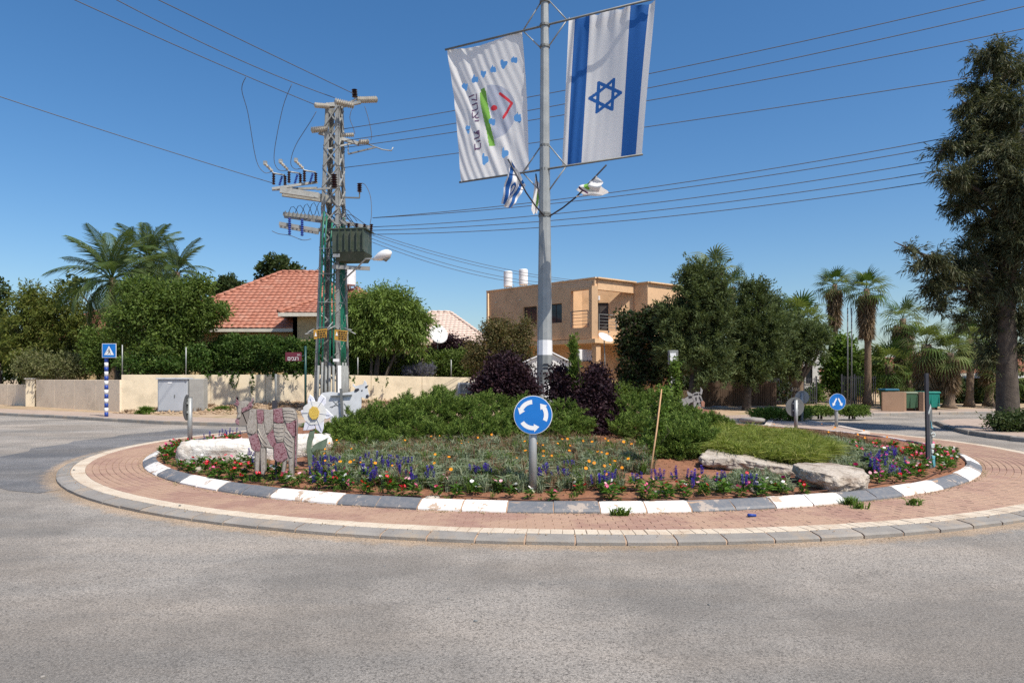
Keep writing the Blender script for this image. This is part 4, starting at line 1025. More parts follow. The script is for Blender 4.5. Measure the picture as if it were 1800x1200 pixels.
# ---------------------------------------------------------------- lattice mast with transformer
TY = 30.0
def T(px, py, dy=0.0): return W(px, py, TY + dy)
TC = Vector(((583 - 900) / F * TY, TY, .13)); TT = Vector(((588 - 900) / F * TY, TY, 13.75))
tw = root('lattice_mast', 'tall steel lattice power mast carrying a dark green transformer', 'power mast', TC)
rot = R_(38)
def corner(k, s):   # s = 0 foot .. 1 top
    c = TC.lerp(TT, s); h = .86 * (1 - s) + .42 * s; a = rot + k * PI / 2
    return c + Vector((math.cos(a) * h, math.sin(a) * h, 0))
ang = [(k, corner(k, 0).y) for k in range(4)]
for k in range(4):
    a, b = corner(k, -.01), corner(k, 1); ctr = TC.copy(); inw = (ctr - corner(k, 0)); inw.z = 0; inw.normalize()
    d1 = Vector((inw.x * math.cos(.785) - inw.y * math.sin(.785), inw.x * math.sin(.785) + inw.y * math.cos(.785), 0)); d2 = Vector((inw.x * math.cos(.785) + inw.y * math.sin(.785), -inw.x * math.sin(.785) + inw.y * math.cos(.785), 0))
    mb = MB(); wl = .17; tl = .018
    for d, o2 in ((d1, d2), (d2, d1)):
        P = [p + d * x + o2 * y for p in (a, b) for x, y in ((0, 0), (wl, 0), (wl, tl), (0, tl))]; mb.hexa(P)
    mb.build('leg', M['tower'], tw)
NP = 15
for i in range(NP):
    s0, s1 = .01 + i / NP * .98, .01 + (i + 1) / NP * .98
    for k in range(4):
        for (sa, sb) in ((s0, s1), (s1, s0)):
            a, b = corner(k, sa), corner((k + 1) % 4, sb); a = a.lerp(b, .04); b = b.lerp(a, .04)
            if (i + k) % 2 and sa > sb and i < 6: continue
            mb = MB(); mb.beam(a, b, .06, .05); mb.build('brace', M['tower'], tw)
# pipes on the two faces turned to the road
order = sorted(range(4), key=lambda k: corner(k, 0).y)[:3]; near = order[0]
sides = [k for k in order if k != near]
for sd in sides:
    for j in range(5):
        f = .22 + .15 * j
        pt = lambda s, wob=0: corner(near, s).lerp(corner(sd, s), f) + Vector((wob, -.10, 0))
        mb = MB(); mb.tube([pt(-.01), pt(.160 + .01 * (j % 2))], .055, 10); mb.build('cable_cover', M['grey_pipe'], tw, smooth=True)
        if (j + sd) % 5 == 4: continue
        mb = MB(); mb.tube([pt(.155), pt(.23), pt(.3, .01), pt(.38, -.02), pt(.47, .015), pt(.55, -.02), pt(.60 + .012 * j, .03)], .038, 8); mb.build('green_conduit', M['green_pipe'], tw, smooth=True)
    for s in (.28, .36, .45, .53):
        mb = MB(); mb.beam(corner(near, s).lerp(corner(sd, s), .12) + Vector((0, -.17, 0)), corner(near, s).lerp(corner(sd, s), .9) + Vector((0, -.17, 0)), .03, .02); mb.build('clamp', M['galv'], tw)
# light repair sheet on the near leg, small white notices
mb = MB(); a, b = corner(near, .02), corner(near, .16); mb.beam(a + Vector((0, -.04, 0)), b + Vector((0, -.04, 0)), .14, .03); mb.build('white_cover', M['white'], tw)
mb = MB(); p = T(591, 633, -1.15); mb.box(p, (.26, .02, .12)); mb.build('notice', M['white'], tw)
# anti-climb spikes and warning plates
for x0, y0, x1, y1 in ((548, 585, 536, 587), (552, 578, 541, 584), (606, 577, 625, 587), (604, 576, 618, 580), (572, 578, 548, 584), (590, 572, 575, 580), (585, 566, 575, 578)):
    mb = MB(); mb.tube([T(x0, y0, -.9), T(x1, y1, -1.2)], .022, 5); mb.build('anti_climb_spike', M['galv'], tw, smooth=True)
for pts in ([(551, 580), (575, 577), (574, 594), (552, 596)], [(588, 579), (611, 581), (609, 600), (588, 597)]):
    mb = MB(); mb.prism([T(x, y, -1.25) for x, y in pts], (0, .02, 0)); pl = mb.build('warning_plate', M['sign_yellow'], tw, label='yellow danger plate with black lines of small text')
    (xa, ya), (xb, yb) = pts[0], pts[1]
    mb = MB()
    for r in range(4):
        x = xa + 7
        while x < xb - 2.5:
            l = random.uniform(1.5, 4.5); l = min(l, xb - 1.5 - x); yy = ya + (yb - ya) * (x - xa) / (xb - xa) + 3.2 + r * 4; c = T(x + l / 2, yy, -1.262); mb.box(c, (l * .025, .01, .045)); x += l + 1.3
    mb.build('print', M['black'], pl, kind='stuff')
    mb = MB(); c = T(xa + 4, ya + 7, -1.262); mb.prism([c + Vector((-.05, 0, -.09)), c + Vector((.05, 0, -.09)), c + Vector((0, 0, .09))], (0, -.006, 0)); mb.build('emblem', M['white'], pl)
def insul(p, q, r, mat, parent, sheds=7, name='insulator'):
    p = Vector(p); q = Vector(q); pts = []; rad = []
    for k in range(sheds):
        a, b, c = p.lerp(q, (k + .1) / sheds), p.lerp(q, (k + .55) / sheds), p.lerp(q, (k + .95) / sheds)
        pts += [a, b, c]; rad += [r * .5, r, r * .5]
    mb = MB(); mb.tube(pts, rad, 10); o = mb.build(name, mat, parent, smooth=False)
    return o
PO, BP = M['polymer'], M['porcelain']
S_ = M['tower']
def bm_(a, b, wd, d=None, name='crossarm', mat=None, up=None):
    mb = MB(); mb.beam(a, b, wd, d, up=up); return mb.build(name, mat or S_, tw)
# head
bm_(T(572, 186, -.2), T(606, 184, .2), .28, .16)
insul(T(553, 185, -.9), T(578, 187, -.3), .12, PO, tw); insul(T(588, 178, -.9), T(622, 186, -.4), .15, PO, tw, 9); insul(T(628, 176, 0), T(662, 175, .8), .15, PO, tw, 9)
insul(T(624, 172), T(623, 157), .13, BP, tw, 5); bm_(T(604, 186), T(634, 180), .12)
bm_(T(600, 190), T(626, 174), .07)
# second arm
bm_(T(560, 233, -.3), T(632, 253, .2), .12, .14); bm_(T(577, 262, -.3), T(627, 250, .2), .07); bm_(T(577, 262, -.3), T(577, 232, -.3), .05)
insul(T(547, 229, -.7), T(576, 226, -.2), .14, PO, tw, 8); insul(T(598, 238), T(622, 237, .3), .11, PO, tw); insul(T(631, 250), T(648, 249, .3), .12, PO, tw, 5)
bm_(T(612, 271, .1), T(661, 259, .3), .06, mat=M['galv_dark']); bm_(T(612, 271, .1), T(612, 245, .1), .04)
mb = MB(); mb.tube([T(645, 253, .3), T(672, 263, .4), T(688, 265, .4), T(691, 259, .4)], .028, 6); mb.build('hook', M['galv'], tw, smooth=True)
# switch platform
bm_(T(496, 338, -.6), T(604, 354, .1), .16, .34, up=(0, 0, 1)); bm_(T(492, 334, -1.0), T(560, 344, -.5), .12, .24, up=(0, 0, 1))
bm_(T(478, 332, -.9), T(558, 320, -.3), .10); bm_(T(478, 333, -.5), T(558, 331, .1), .10); bm_(T(558, 333, -.3), T(600, 325, 0), .08)
for i, (x, y) in enumerate(((481, 325), (508, 322), (535, 320))):
    a = T(x, y, -.6); insul(a, a + Vector((0, 0, .5)), .08, BP, tw, 5); b = T(x + 20, y + 1, -.5); insul(b, b + Vector((0, 0, .42)), .08, BP, tw, 5)
    c = T(x + 10, y + 1, -.55); insul(c, c + Vector((.12, 0, .4)), .06, M['cabinet'] if False else M['blue_paint'], tw, 6)
    mb = MB(); mb.tube([a + Vector((-.35, 0, .85)), a + Vector((-.1, 0, .62)), a + Vector((0, 0, .5)), b + Vector((0, 0, .44))], .035, 6); mb.build('switch_blade', M['galv'], tw, smooth=True)
    insul(a + Vector((-.38, -.02, .92)), a + Vector((-.05, 0, .58)), .075, PO, tw, 4)
    mb = MB(); mb.box(a + Vector((-.36, 0, .94)), (.14, .12, .16)); mb.build('cap', M['galv'], tw)
insul(T(588, 331, -.8), T(587, 306, -.8), .15, BP, tw, 6); bm_(T(556, 333, -.8), T(594, 330, -.8), .07)
bm_(T(598, 347), T(632, 348), .06, mat=M['galv_dark']); bm_(T(632, 348), T(632, 338), .05, mat=M['galv_dark']); insul(T(632, 338), T(632, 322), .12, BP, tw, 5)
# low voltage arms
for (x0, y0, x1, y1, d) in ((498, 376, 566, 384, -.5), (500, 380, 566, 389, .1), (491, 393, 560, 405, -.8), (492, 397, 560, 409, -.3), (560, 384, 652, 400, -.3), (560, 404, 640, 404, .3)):
    bm_(T(x0, y0, d), T(x1, y1, d), .09, .15, up=(0, 0, 1))
for x, y in ((509, 404), (531, 406)):
    a = T(x, y + 9, -.9); insul(a, a + Vector((0, 0, .72)), .075, M['blue_paint'], tw, 8)
for k in range(9):
    x = 500 + k * 7; mb = MB(); mb.tube([T(x, 379 + k, -.6), T(x + 2, 371 + k * .9, -.6)], .03, 5); mb.build('pin', M['galv_dark'], tw)
for k in range(12):
    x0 = random.uniform(560, 600); mb = MB(); e = T(x0 + random.uniform(8, 45), random.uniform(388, 402), random.uniform(-.8, .2))
    s = T(x0, random.uniform(372, 398), random.uniform(-.6, .4)); m1 = s.lerp(e, .5) + Vector((0, 0, random.uniform(-.2, .4))); mb.tube([s, s.lerp(m1, .6) + Vector((0, 0, .1)), m1, m1.lerp(e, .6), e], .014, 5); mb.build('lead', M['dark'], tw, smooth=True)
for k in range(5):
    x0 = 505 + k * 12; s = T(x0, 378, -.5); e = T(x0 + 22, 385, -.3); m1 = s.lerp(e, .5) + Vector((0, 0, .45 + .06 * k)); mb = MB(); mb.tube([s, s.lerp(m1, .6) + Vector((0, 0, .12)), m1, m1.lerp(e, .5) + Vector((0, 0, .1)), e], .013, 5); mb.build('lead', M['dark'], tw, smooth=True)
# transformer
tr = root('transformer', 'dark green transformer tank with cooling fins bolted to the lattice mast', 'transformer', T(619, 460, -.6))
tc = T(619, 427, -.7); 
mb = MB(); mb.box(tc, (1.42, 1.0, .98), rz=-.12); mb.build('tank', M['transformer'], tr, bevel=.02)
mb = MB(); b0 = tc - Vector((0, 0, .49)); hx, hy = .75, .5
R2 = Matrix.Rotation(-.12, 3, 'Z')
mb.hexa([b0 + R2 @ Vector(p) for p in [(-.52, -.34, -.34), (.6, -.34, -.34), (.6, .34, -.34), (-.52, .34, -.34), (-.72, -.49, -.003), (.74, -.49, -.003), (.74, .49, -.003), (-.72, .49, -.003)]]); mb.build('base', M['transformer'], tr)
for k in range(5):
    mb = MB(); mb.box(tc + R2 @ Vector((-.36 + .26 * k, -.56, .02)), (.035, .11, .86), rz=-.12); mb.build('cooling_fin', M['transformer'], tr)
mb = MB(); mb.box(tc + Vector((0, 0, .51)), (1.58, 1.08, .05), rz=-.12); mb.build('lid', M['transformer'], tr)
for x, s in ((612, 1), (626, 1), (640, .9), (652, .9)):
    a = T(x, 407, -.7); insul(a, a + Vector((.03, 0, .36 * s)), .085, M['porcelain'], tr, 4, 'bushing')
mb = MB(); mb.box(tc + R2 @ Vector((-.5, -.515, -.62)), (.3, .02, .14), rz=-.12); mb.build('plate', M['galv'], tr)
for y in (-.9, -.2): bm_(T(584, 469, y), T(650, 472, y), .08, .16, up=(0, 0, 1), name='bracket')
bm_(T(588, 462, -.9), T(588, 472, -.9), .06, name='bracket')
# street lamp on the mast
lp = root('street_lamp', 'cobra-head street lamp on a slanting arm fixed to the lattice mast', 'street lamp', T(604, 492, -.7))
mb = MB(); mb.tube([T(604, 492, -.7), T(628, 470, -1.1), T(643, 455, -1.4), T(660, 455, -1.6)], .032, 8); mb.build('arm', M['galv'], lp, smooth=True)
mb = MB(); a, b = T(656, 456, -1.6), T(688, 443, -1.8)
pts = [a.lerp(b, k / 8) for k in range(9)]; mb.tube(pts, [.05, .09, .14, .18, .2, .205, .19, .15, .05], 14); o = mb.build('lamp_head', M['white'], lp, smooth=True)
for v in o.data.vertices:
    pass
mb = MB(); c = a.lerp(b, .68) - Vector((0, 0, .1)); mb.tube([c + Vector((-.2, 0, -.05)), c + Vector((0, 0, -.08)), c + Vector((.2, 0, .02))], [.05, .13, .05], 12); mb.build('lens', M['grey_pipe'], lp, smooth=True)

# ---------------------------------------------------------------- wires
WIRES = 'overhead power lines'
def wire(label, p0, p1, pm_, r=.016, group=WIRES, nseg=24):
    a, b = W(*p0), W(*p1); t0 = None
    # the span passes the photo point pm_: solve sag
    x = (pm_[0] - 900) / F
    t0 = (x * a.y - a.x) / ((b.x - a.x) - x * (b.y - a.y)); t0 = min(.95, max(.05, t0))
    c = a.lerp(b, t0); zt = EYE - (pm_[1] - HY) / F * c.y; s = (c.z - zt) / (4 * t0 * (1 - t0)); s = max(s, -.0)
    pts = []
    for k in range(nseg + 1):
        t = k / nseg; p = a.lerp(b, t); p.z -= 4 * s * t * (1 - t); pts.append(p)
    mb = MB(); mb.tube(pts, r, 5); o = mb.build('power_line', M['wire'], None, smooth=True)
    return tag(o, label, 'power line', group)
wire('lowest of the three wires running from the mast head to the upper left', (553, 184, 29.2), (40, -42, 20), (350, 98))
wire('middle one of the three wires running from the mast head to the upper left', (588, 172, 29.2), (90, -62, 20), (420, 105))
wire('topmost wire running from the mast head to the upper left', (624, 166, 30), (180, -48, 20), (450, 83))
wire('lone wire from the switch platform falling away to the left edge', (480, 322, 29.2), (-120, 130, 22), (240, 248))
for lab, y0, yA, y1 in (('uppermost', 222, 122, -40), ('second highest', 243, 147, -12), ('third', 255, 170, 30), ('fourth and lowest', 290, 217, 105)):
    wire(lab + ' wire of the high set crossing behind the flags to the upper right', (604, y0 + 5, 30), (1900, y1 - 0, 22), (1180, yA))
for lab, y0, yA, y1, x0 in (('uppermost', 383, 324, 196, 655), ('second', 383, 333, 211, 655), ('third', 399, 353, 235, 655), ('fourth', 405, 367, 256, 655), ('fifth and lowest', 412, 380, 275, 655)):
    wire(lab + ' wire of the low set passing below the flags to the right', (x0, y0, 29.4), (1900, y1, 21), (1180, yA), r=.015)
for lab, y0, xm, ym, y1 in (('uppermost', 408, 909, 477, 496), ('second', 412, 900, 480, 498), ('third', 418, 880, 486, 500), ('lowest', 424, 850, 486, 503)):
    wire(lab + ' thin service wire from the mast to the tan building roof', (650, y0, 29.4), (1046, y1, 38.2), (xm, ym), r=.012)
def droop(label, pts):
    mb = MB(); P = [W(x, y, Y) for x, y, Y in pts]; Q = []
    for i in range(len(P) - 1):
        p0, p1, p2, p3 = P[max(i - 1, 0)], P[i], P[i + 1], P[min(i + 2, len(P) - 1)]
        for k in range(5):
            t = k / 5; Q.append(0.5 * ((2 * p1) + (p2 - p0) * t + (2 * p0 - 5 * p1 + 4 * p2 - p3) * t * t + (3 * p1 - p0 - 3 * p2 + p3) * t ** 3))
    Q.append(P[-1]); mb.tube(Q, .014, 5); o = mb.build('jumper_cable', M['wire'], None, smooth=True); tag(o, label, 'cable', 'jumper cables at the mast')
droop('leftmost long jumper cable hanging from the wires down to the switch', [(432, 136, 26.7), (425, 158, 27.2), (436, 200, 28), (450, 280, 29), (464, 303, 29.2), (477, 302, 29.4)])
droop('middle long jumper cable hanging down to the switch', [(513, 148, 28.2), (497, 190, 28.5), (482, 270, 29), (488, 297, 29.2), (504, 300, 29.4)])
droop('right long jumper cable curving down to the switch', [(556, 196, 29), (545, 215, 29), (520, 255, 29.1), (511, 285, 29.2), (518, 297, 29.4), (531, 296, 29.4)])
droop('short jumper cable hanging from the mast head, left of two', [(618, 192, 30), (615, 208, 30), (621, 225, 30), (624, 236, 30)])
droop('short jumper cable hanging from the mast head, right of two', [(641, 187, 30), (648, 210, 30), (653, 235, 30), (652, 247, 30)])
droop('thin loop cable from the small insulator down to the transformer', [(632, 322, 30), (642, 325, 29.8), (651, 345, 29.6), (653, 375, 29.4), (650, 396, 29.3)])
droop('loose cable sagging below the lower left arms', [(478, 406, 29.2), (490, 411, 29.2), (510, 414, 29.2), (532, 422, 29.2), (547, 420, 29.3)])

# ---------------------------------------------------------------- central pole with banners
PX, PY = .85, 17.72
zb = bedz(PX, PY)
def PZ(y, Y=PY): return EYE - (y - HY) / F * Y
pole = root('light_pole', 'tall tapered galvanised flag and lamp pole in the middle of the roundabout', 'pole', (PX, PY, zb))
mb = MB(); ztop = PZ(-60)
mb.tube([(PX, PY, zb - .3), (PX, PY, PZ(560)), (PX, PY, PZ(300)), (PX, PY, ztop)], [.215, .185, .135, .095], 10); mb.build('shaft', M['galv'], pole, smooth=False)
mb = MB(); mb.tube([(PX, PY, PZ(624)), (PX, PY, PZ(598))], [.2, .192], 10); mb.build('white_band', M['white'], pole)
mb = MB(); mb.tube([(PX, PY, PZ(676)), (PX, PY, PZ(624.5))], [.21, .201], 10); mb.build('grey_band', M['grey_pipe'], pole)
mb = MB()
for k in range(26): 
    th = random.uniform(-.9, .9) - PI / 2; z = PZ(random.uniform(672, 735)); r = .214; mb.box((PX + math.cos(th) * r, PY + math.sin(th) * r, z), (random.uniform(.03, .1), .01, random.uniform(.04, .16)), rz=th + PI / 2)
mb.build('torn_sticker', M['white'], pole, kind='stuff')
for k, y in enumerate((640, 646)):
    mb = MB(); mb.box((PX + .02, PY - .21, PZ(y)), (.13, .01, .03)); mb.build('stencil', M['dark'], pole)
for z in (PZ(378), PZ(382)):
    mb = MB(); mb.tube([(PX, PY, z), (PX, PY, z + .05)], [.165, .165], 12); mb.build('collar', M['galv_dark'], pole)
zt_, zb_ = 10.9, 7.16
tL, tR = Vector((-1.86, 19.02, zt_)), Vector((3.46, 16.45, zt_)); bL, bR = Vector((-1.45, 18.85, zb_)), Vector((3.16, 16.5, zb_))
for nm, a, b in (('upper', tL, tR), ('lower', bL, bR)):
    mb = MB(); mb.tube([a, b], .028, 8); mb.build('banner_bar', M['galv_dark'], pole, smooth=True)
    u = (b - a).normalized(); c = Vector((PX, PY, a.z)); c = a + u * (c - a).dot(u)
    for s in (-1, 1):
        for dz in (.62, -.55):
            mb = MB(); mb.tube([c + u * s * .62, Vector((PX, PY, a.z + dz)) + u * s * .12], .018, 6); mb.build('stay', M['galv'], pole, smooth=True)
    for dz in (.62, 0, -.55):
        mb = MB(); mb.tube([(PX, PY, a.z + dz - .03), (PX, PY, a.z + dz + .03)], [.135, .135], 12); mb.build('collar', M['galv_dark'], pole)
def banner_surf(TL, TR, BL, BR, wave):
    nrm_ = ((TR - TL).cross(BL - TL)).normalized()
    def f(u, v):   # u 0..1 left-right, v 0..1 down
        p = TL.lerp(TR, u).lerp(BL.lerp(BR, u), v); return p + nrm_ * wave(u, v)
    return f, nrm_
def banner(name, label, f, nu, nv, col_fn, mats, hole=None, group=None):
    vs_ = [f(i / nu, j / nv) for j in range(nv + 1) for i in range(nu + 1)]; fs = []; mi = []
    for j in range(nv):
        for i in range(nu):
            u, v = (i + .5) / nu, (j + .5) / nv
            if hole and hole(u, v): continue
            a = j * (nu + 1) + i; fs.append((a, a + 1, a + nu + 2, a + nu + 1)); mi.append(col_fn(u, v))
    mb = MB(); mb.v = [tuple(p) for p in vs_]; mb.f = fs; mb.m = mi
    t = root(name, label, 'banner', f(.5, 1), group); o = mb.build('cloth', mats, t, smooth=True, norm=False)
    return t
# blue and white banner
f1, n1_ = banner_surf(W(1000, 31, 17.93), W(1152, 0, 16.5), W(988, 293, 17.75), W(1129, 273, 16.55),
    lambda u, v: .014 * math.sin(u * 15 + v * 3) * (1 - v * .6) + .028 * math.sin(u * 7 - v * 3) + .03 * math.exp(-v * 9) * math.sin(u * 42) + .02 * math.sin(u * 60 + 3 * v) * math.exp(-((u) * 6)))
def scallop(f, amp, n):
    def g(u, v):
        p = f(u, v); p.z -= amp * abs(math.sin(u * PI * n)) * (1 - v) ** 6; return p
    return g
f1 = scallop(f1, .07, 4)
STAR = [[(.5 + .19 * math.sin(a), .57 + .112 * math.cos(a)) for a in (k * 2 * PI / 3 + s for k in range(3))] for s in (PI / 2 * 0 + .0 + PI / 6 * 1 - PI / 6 + PI / 2, PI / 2 + PI)]
def dist_seg(p, a, b, ar):
    ax, ay = a[0], a[1] * ar; bx, by = b[0], b[1] * ar; x, y = p[0], p[1] * ar
    dx, dy = bx - ax, by - ay; t = max(0, min(1, ((x - ax) * dx + (y - ay) * dy) / (dx * dx + dy * dy))); return math.hypot(x - ax - t * dx, y - ay - t * dy)
def c1(u, v):
    if .07 < u < .26 + 0 or .74 < u < .93: return 1
    for tri in STAR:
        for k in range(3):
            if dist_seg((u, v), tri[k], tri[(k + 1) % 3], 1.72) < .019: return 1
    return 0
banner('banner', 'large white banner with two blue stripes and a blue six-pointed star', f1, 150, 270, c1, [M['cloth_white'], M['cloth_blue']], group='banners on the central pole')
# torn white banner
f2, n2_ = banner_surf(W(786, 87, 19.0), W(918, 55, 18.05), W(811, 320, 18.8), W(930, 299, 17.95),
    lambda u, v: .020 * math.sin((u * 1.3 - v * .75) * 24 + 1.5 * math.sin(v * 5)) * math.exp(-((u - v * .7) ** 2) * 12) + .045 * math.sin(u * 6 + v * 4) + .009 * math.sin((u - v * .5) * 62 + math.sin(v * 9)) * (1 - .7 * u) + .05 * math.sin(v * 3.1))
f2 = scallop(f2, .10, 1)
HO = [(.18, .29, .045, .03), (.33, .255, .045, .032), (.46, .235, .04, .028), (.60, .22, .04, .028), (.74, .20, .045, .033), (.88, .185, .04, .027), (.17, .615, .035, .035), (.87, .60, .05, .04), (.53, .60, .04, .03), (.38, .865, .045, .04), (.66, .84, .05, .035)]
def hole2(u, v):
    for a, b, x, y in HO:
        d = ((u - a) / x) ** 2 + ((v - b) / y) ** 2
        if d < 1 + .35 * math.sin(math.atan2(v - b, u - a) * 3 + a * 20) and not (v < b - y * .5 and u > a): return True
    return False
def c2(u, v):
    g0 = .385 + .075 * max(0, v - .45) / .33; g1 = g0 + .095 - (.02 if v > .6 else 0)
    if g0 < u < g1 and .345 < v < .775 and not (v < .37 and abs(u - (g0 + g1) / 2) > .03): return 1
    d = math.hypot((u - .50) * 1.0, (v - .53) * 1.75)
    if u > g1 + .015 and d < .35: return 2
    return 0
def c2b(u, v):
    A_ = ((.66, .41), (.80, .49)), ((.80, .49), (.68, .585))
    for a, b in A_:
        if dist_seg((u, v), a, b, 1.75) < .017: return 3
    if ((u - .565) / .045) ** 2 + ((v - .505) / .02) ** 2 < 1: return 3
    return c2(u, v)
bt = banner('banner', 'torn off-white banner with holes, green stripe and red chevron', f2, 140, 250, c2b, [M['cloth_white'], M['cloth_green'], M['cloth_grey'], M['cloth_red']], hole=hole2, group='banners on the central pole')
def text_mesh(s, size=1.0):
    c = bpy.data.curves.new('lettering', 'FONT'); c.body = s; c.size = size; c.resolution_u = 3; c.fill_mode = 'BOTH'; c.align_x = 'CENTER'; c.align_y = 'CENTER'
    o = bpy.data.objects.new('lettering', c); col.objects.link(o); bpy.context.view_layer.update()
    me = bpy.data.meshes.new_from_object(o.evaluated_get(bpy.context.evaluated_depsgraph_get())); bpy.data.objects.remove(o); return me
def text_on(s, size, fn, mat, parent, name='lettering', bold=0.0):
    me = text_mesh(s, size); mb = MB()
    bm = bmesh.new(); bm.from_mesh(me); bmesh.ops.subdivide_edges(bm, edges=[e for e in bm.edges if e.calc_length() > .15 * size], cuts=2); 
    mb.v = [tuple(fn(v.co.x, v.co.y)) for v in bm.verts]; mb.f = [tuple(v.index for v in f.verts) for f in bm.faces]; mb.m = [0] * len(mb.f); bm.free()
    return mb.build(name, mat, parent, norm=False)
# lettering runs up the banner (rotated a quarter turn)
def bt_map(cu, cv, su, sv):
    def g(x, y):
        u, v = cu + y * su, cv - x * sv * -1
        p = f2(min(.98, max(0, u)), v); return p + n2_ * (-.012 if n2_.y > 0 else .012)
    return g
M['cloth_violet2'] = cloth('faded_violet', (0.16, 0.09, 0.18))
text_on('קחצי  תיב', .25, bt_map(.30, .58, .62, .42), M['cloth_violet2'], bt)
# small flags on slanting staffs
def small_flag(label, base, tip, quad_px, mats, colf, wave, nu=26, nv=18):
    b, t_ = W(*base), W(*tip); t = root('flag', label, 'flag', b, 'small flags on slanting staffs')
    mid = b.lerp(t_, .5) + Vector((0, 0, -.12)); mb = MB(); mb.tube([b, b.lerp(mid, .5) - Vector((0, 0, .03)), mid, t_], .02, 6); mb.build('staff', M['dark'], t, smooth=True)
    Q = [W(*q) for q in quad_px]
    f, n_ = banner_surf(*Q, wave); vs_ = [f(i / nu, j / nv) for j in range(nv + 1) for i in range(nu + 1)]; mb = MB()
    mb.v = [tuple(p) for p in vs_]
    for j in range(nv):
        for i in range(nu):
            a = j * (nu + 1) + i; mb.f.append((a, a + 1, a + nu + 2, a + nu + 1)); mb.m.append(colf((i + .5) / nu, (j + .5) / nv))
    mb.build('cloth', mats, t, smooth=True, norm=False)
bw_ = [M['cloth_white'], M['cloth_blue']]
small_flag('small blue and white flag hanging from the left slanting staff', (956, 379, 17.55), (893, 280, 16.9), [(899, 281, 16.95), (925, 326, 17.2), (882, 358, 17.1), (896, 367, 17.2)],
    bw_, lambda u, v: 1 if (.08 < u < .26 or .76 < u < .9 or abs(math.hypot(u - .5, v - .5) - .14) < .04) else 0, lambda u, v: .12 * math.sin(u * 9 + v * 3) * (.3 + v) + .04 * math.sin(v * 14), 60, 40)
small_flag('small white flag with a green mark beside the pole shaft', (955, 378, 17.9), (942, 306, 18.7), [(941, 306, 18.7), (952, 336, 18.5), (934, 372, 18.3), (944, 378, 18.2)],
    [M['cloth_white'], M['cloth_green'], M['cloth_red']], lambda u, v: 1 if (.3 < v < .7 and .55 < u < .8) else (2 if .15 < v < .25 and .6 < u < .9 else 0), lambda u, v: .07 * math.sin(u * 7 + v * 5))
small_flag('small white flag with a green mark flying right of the pole', (966, 380, 17.4), (1066, 290, 16.2), [(1047, 309, 16.35), (1072, 337, 16.1), (1014, 333, 16.75), (1022, 347, 16.7)][0:1] + [(1071, 336, 16.1), (1014, 333, 16.75), (1021, 348, 16.7)],
    [M['cloth_white'], M['cloth_green'], M['cloth_violet']], lambda u, v: 1 if (.42 < v < .62 and u < .55) else (2 if .72 < v < .85 and .1 < u < .6 else 0), lambda u, v: .16 * math.sin(u * 6 + v * 5) * (.4 + u) + .04 * math.sin(v * 15))

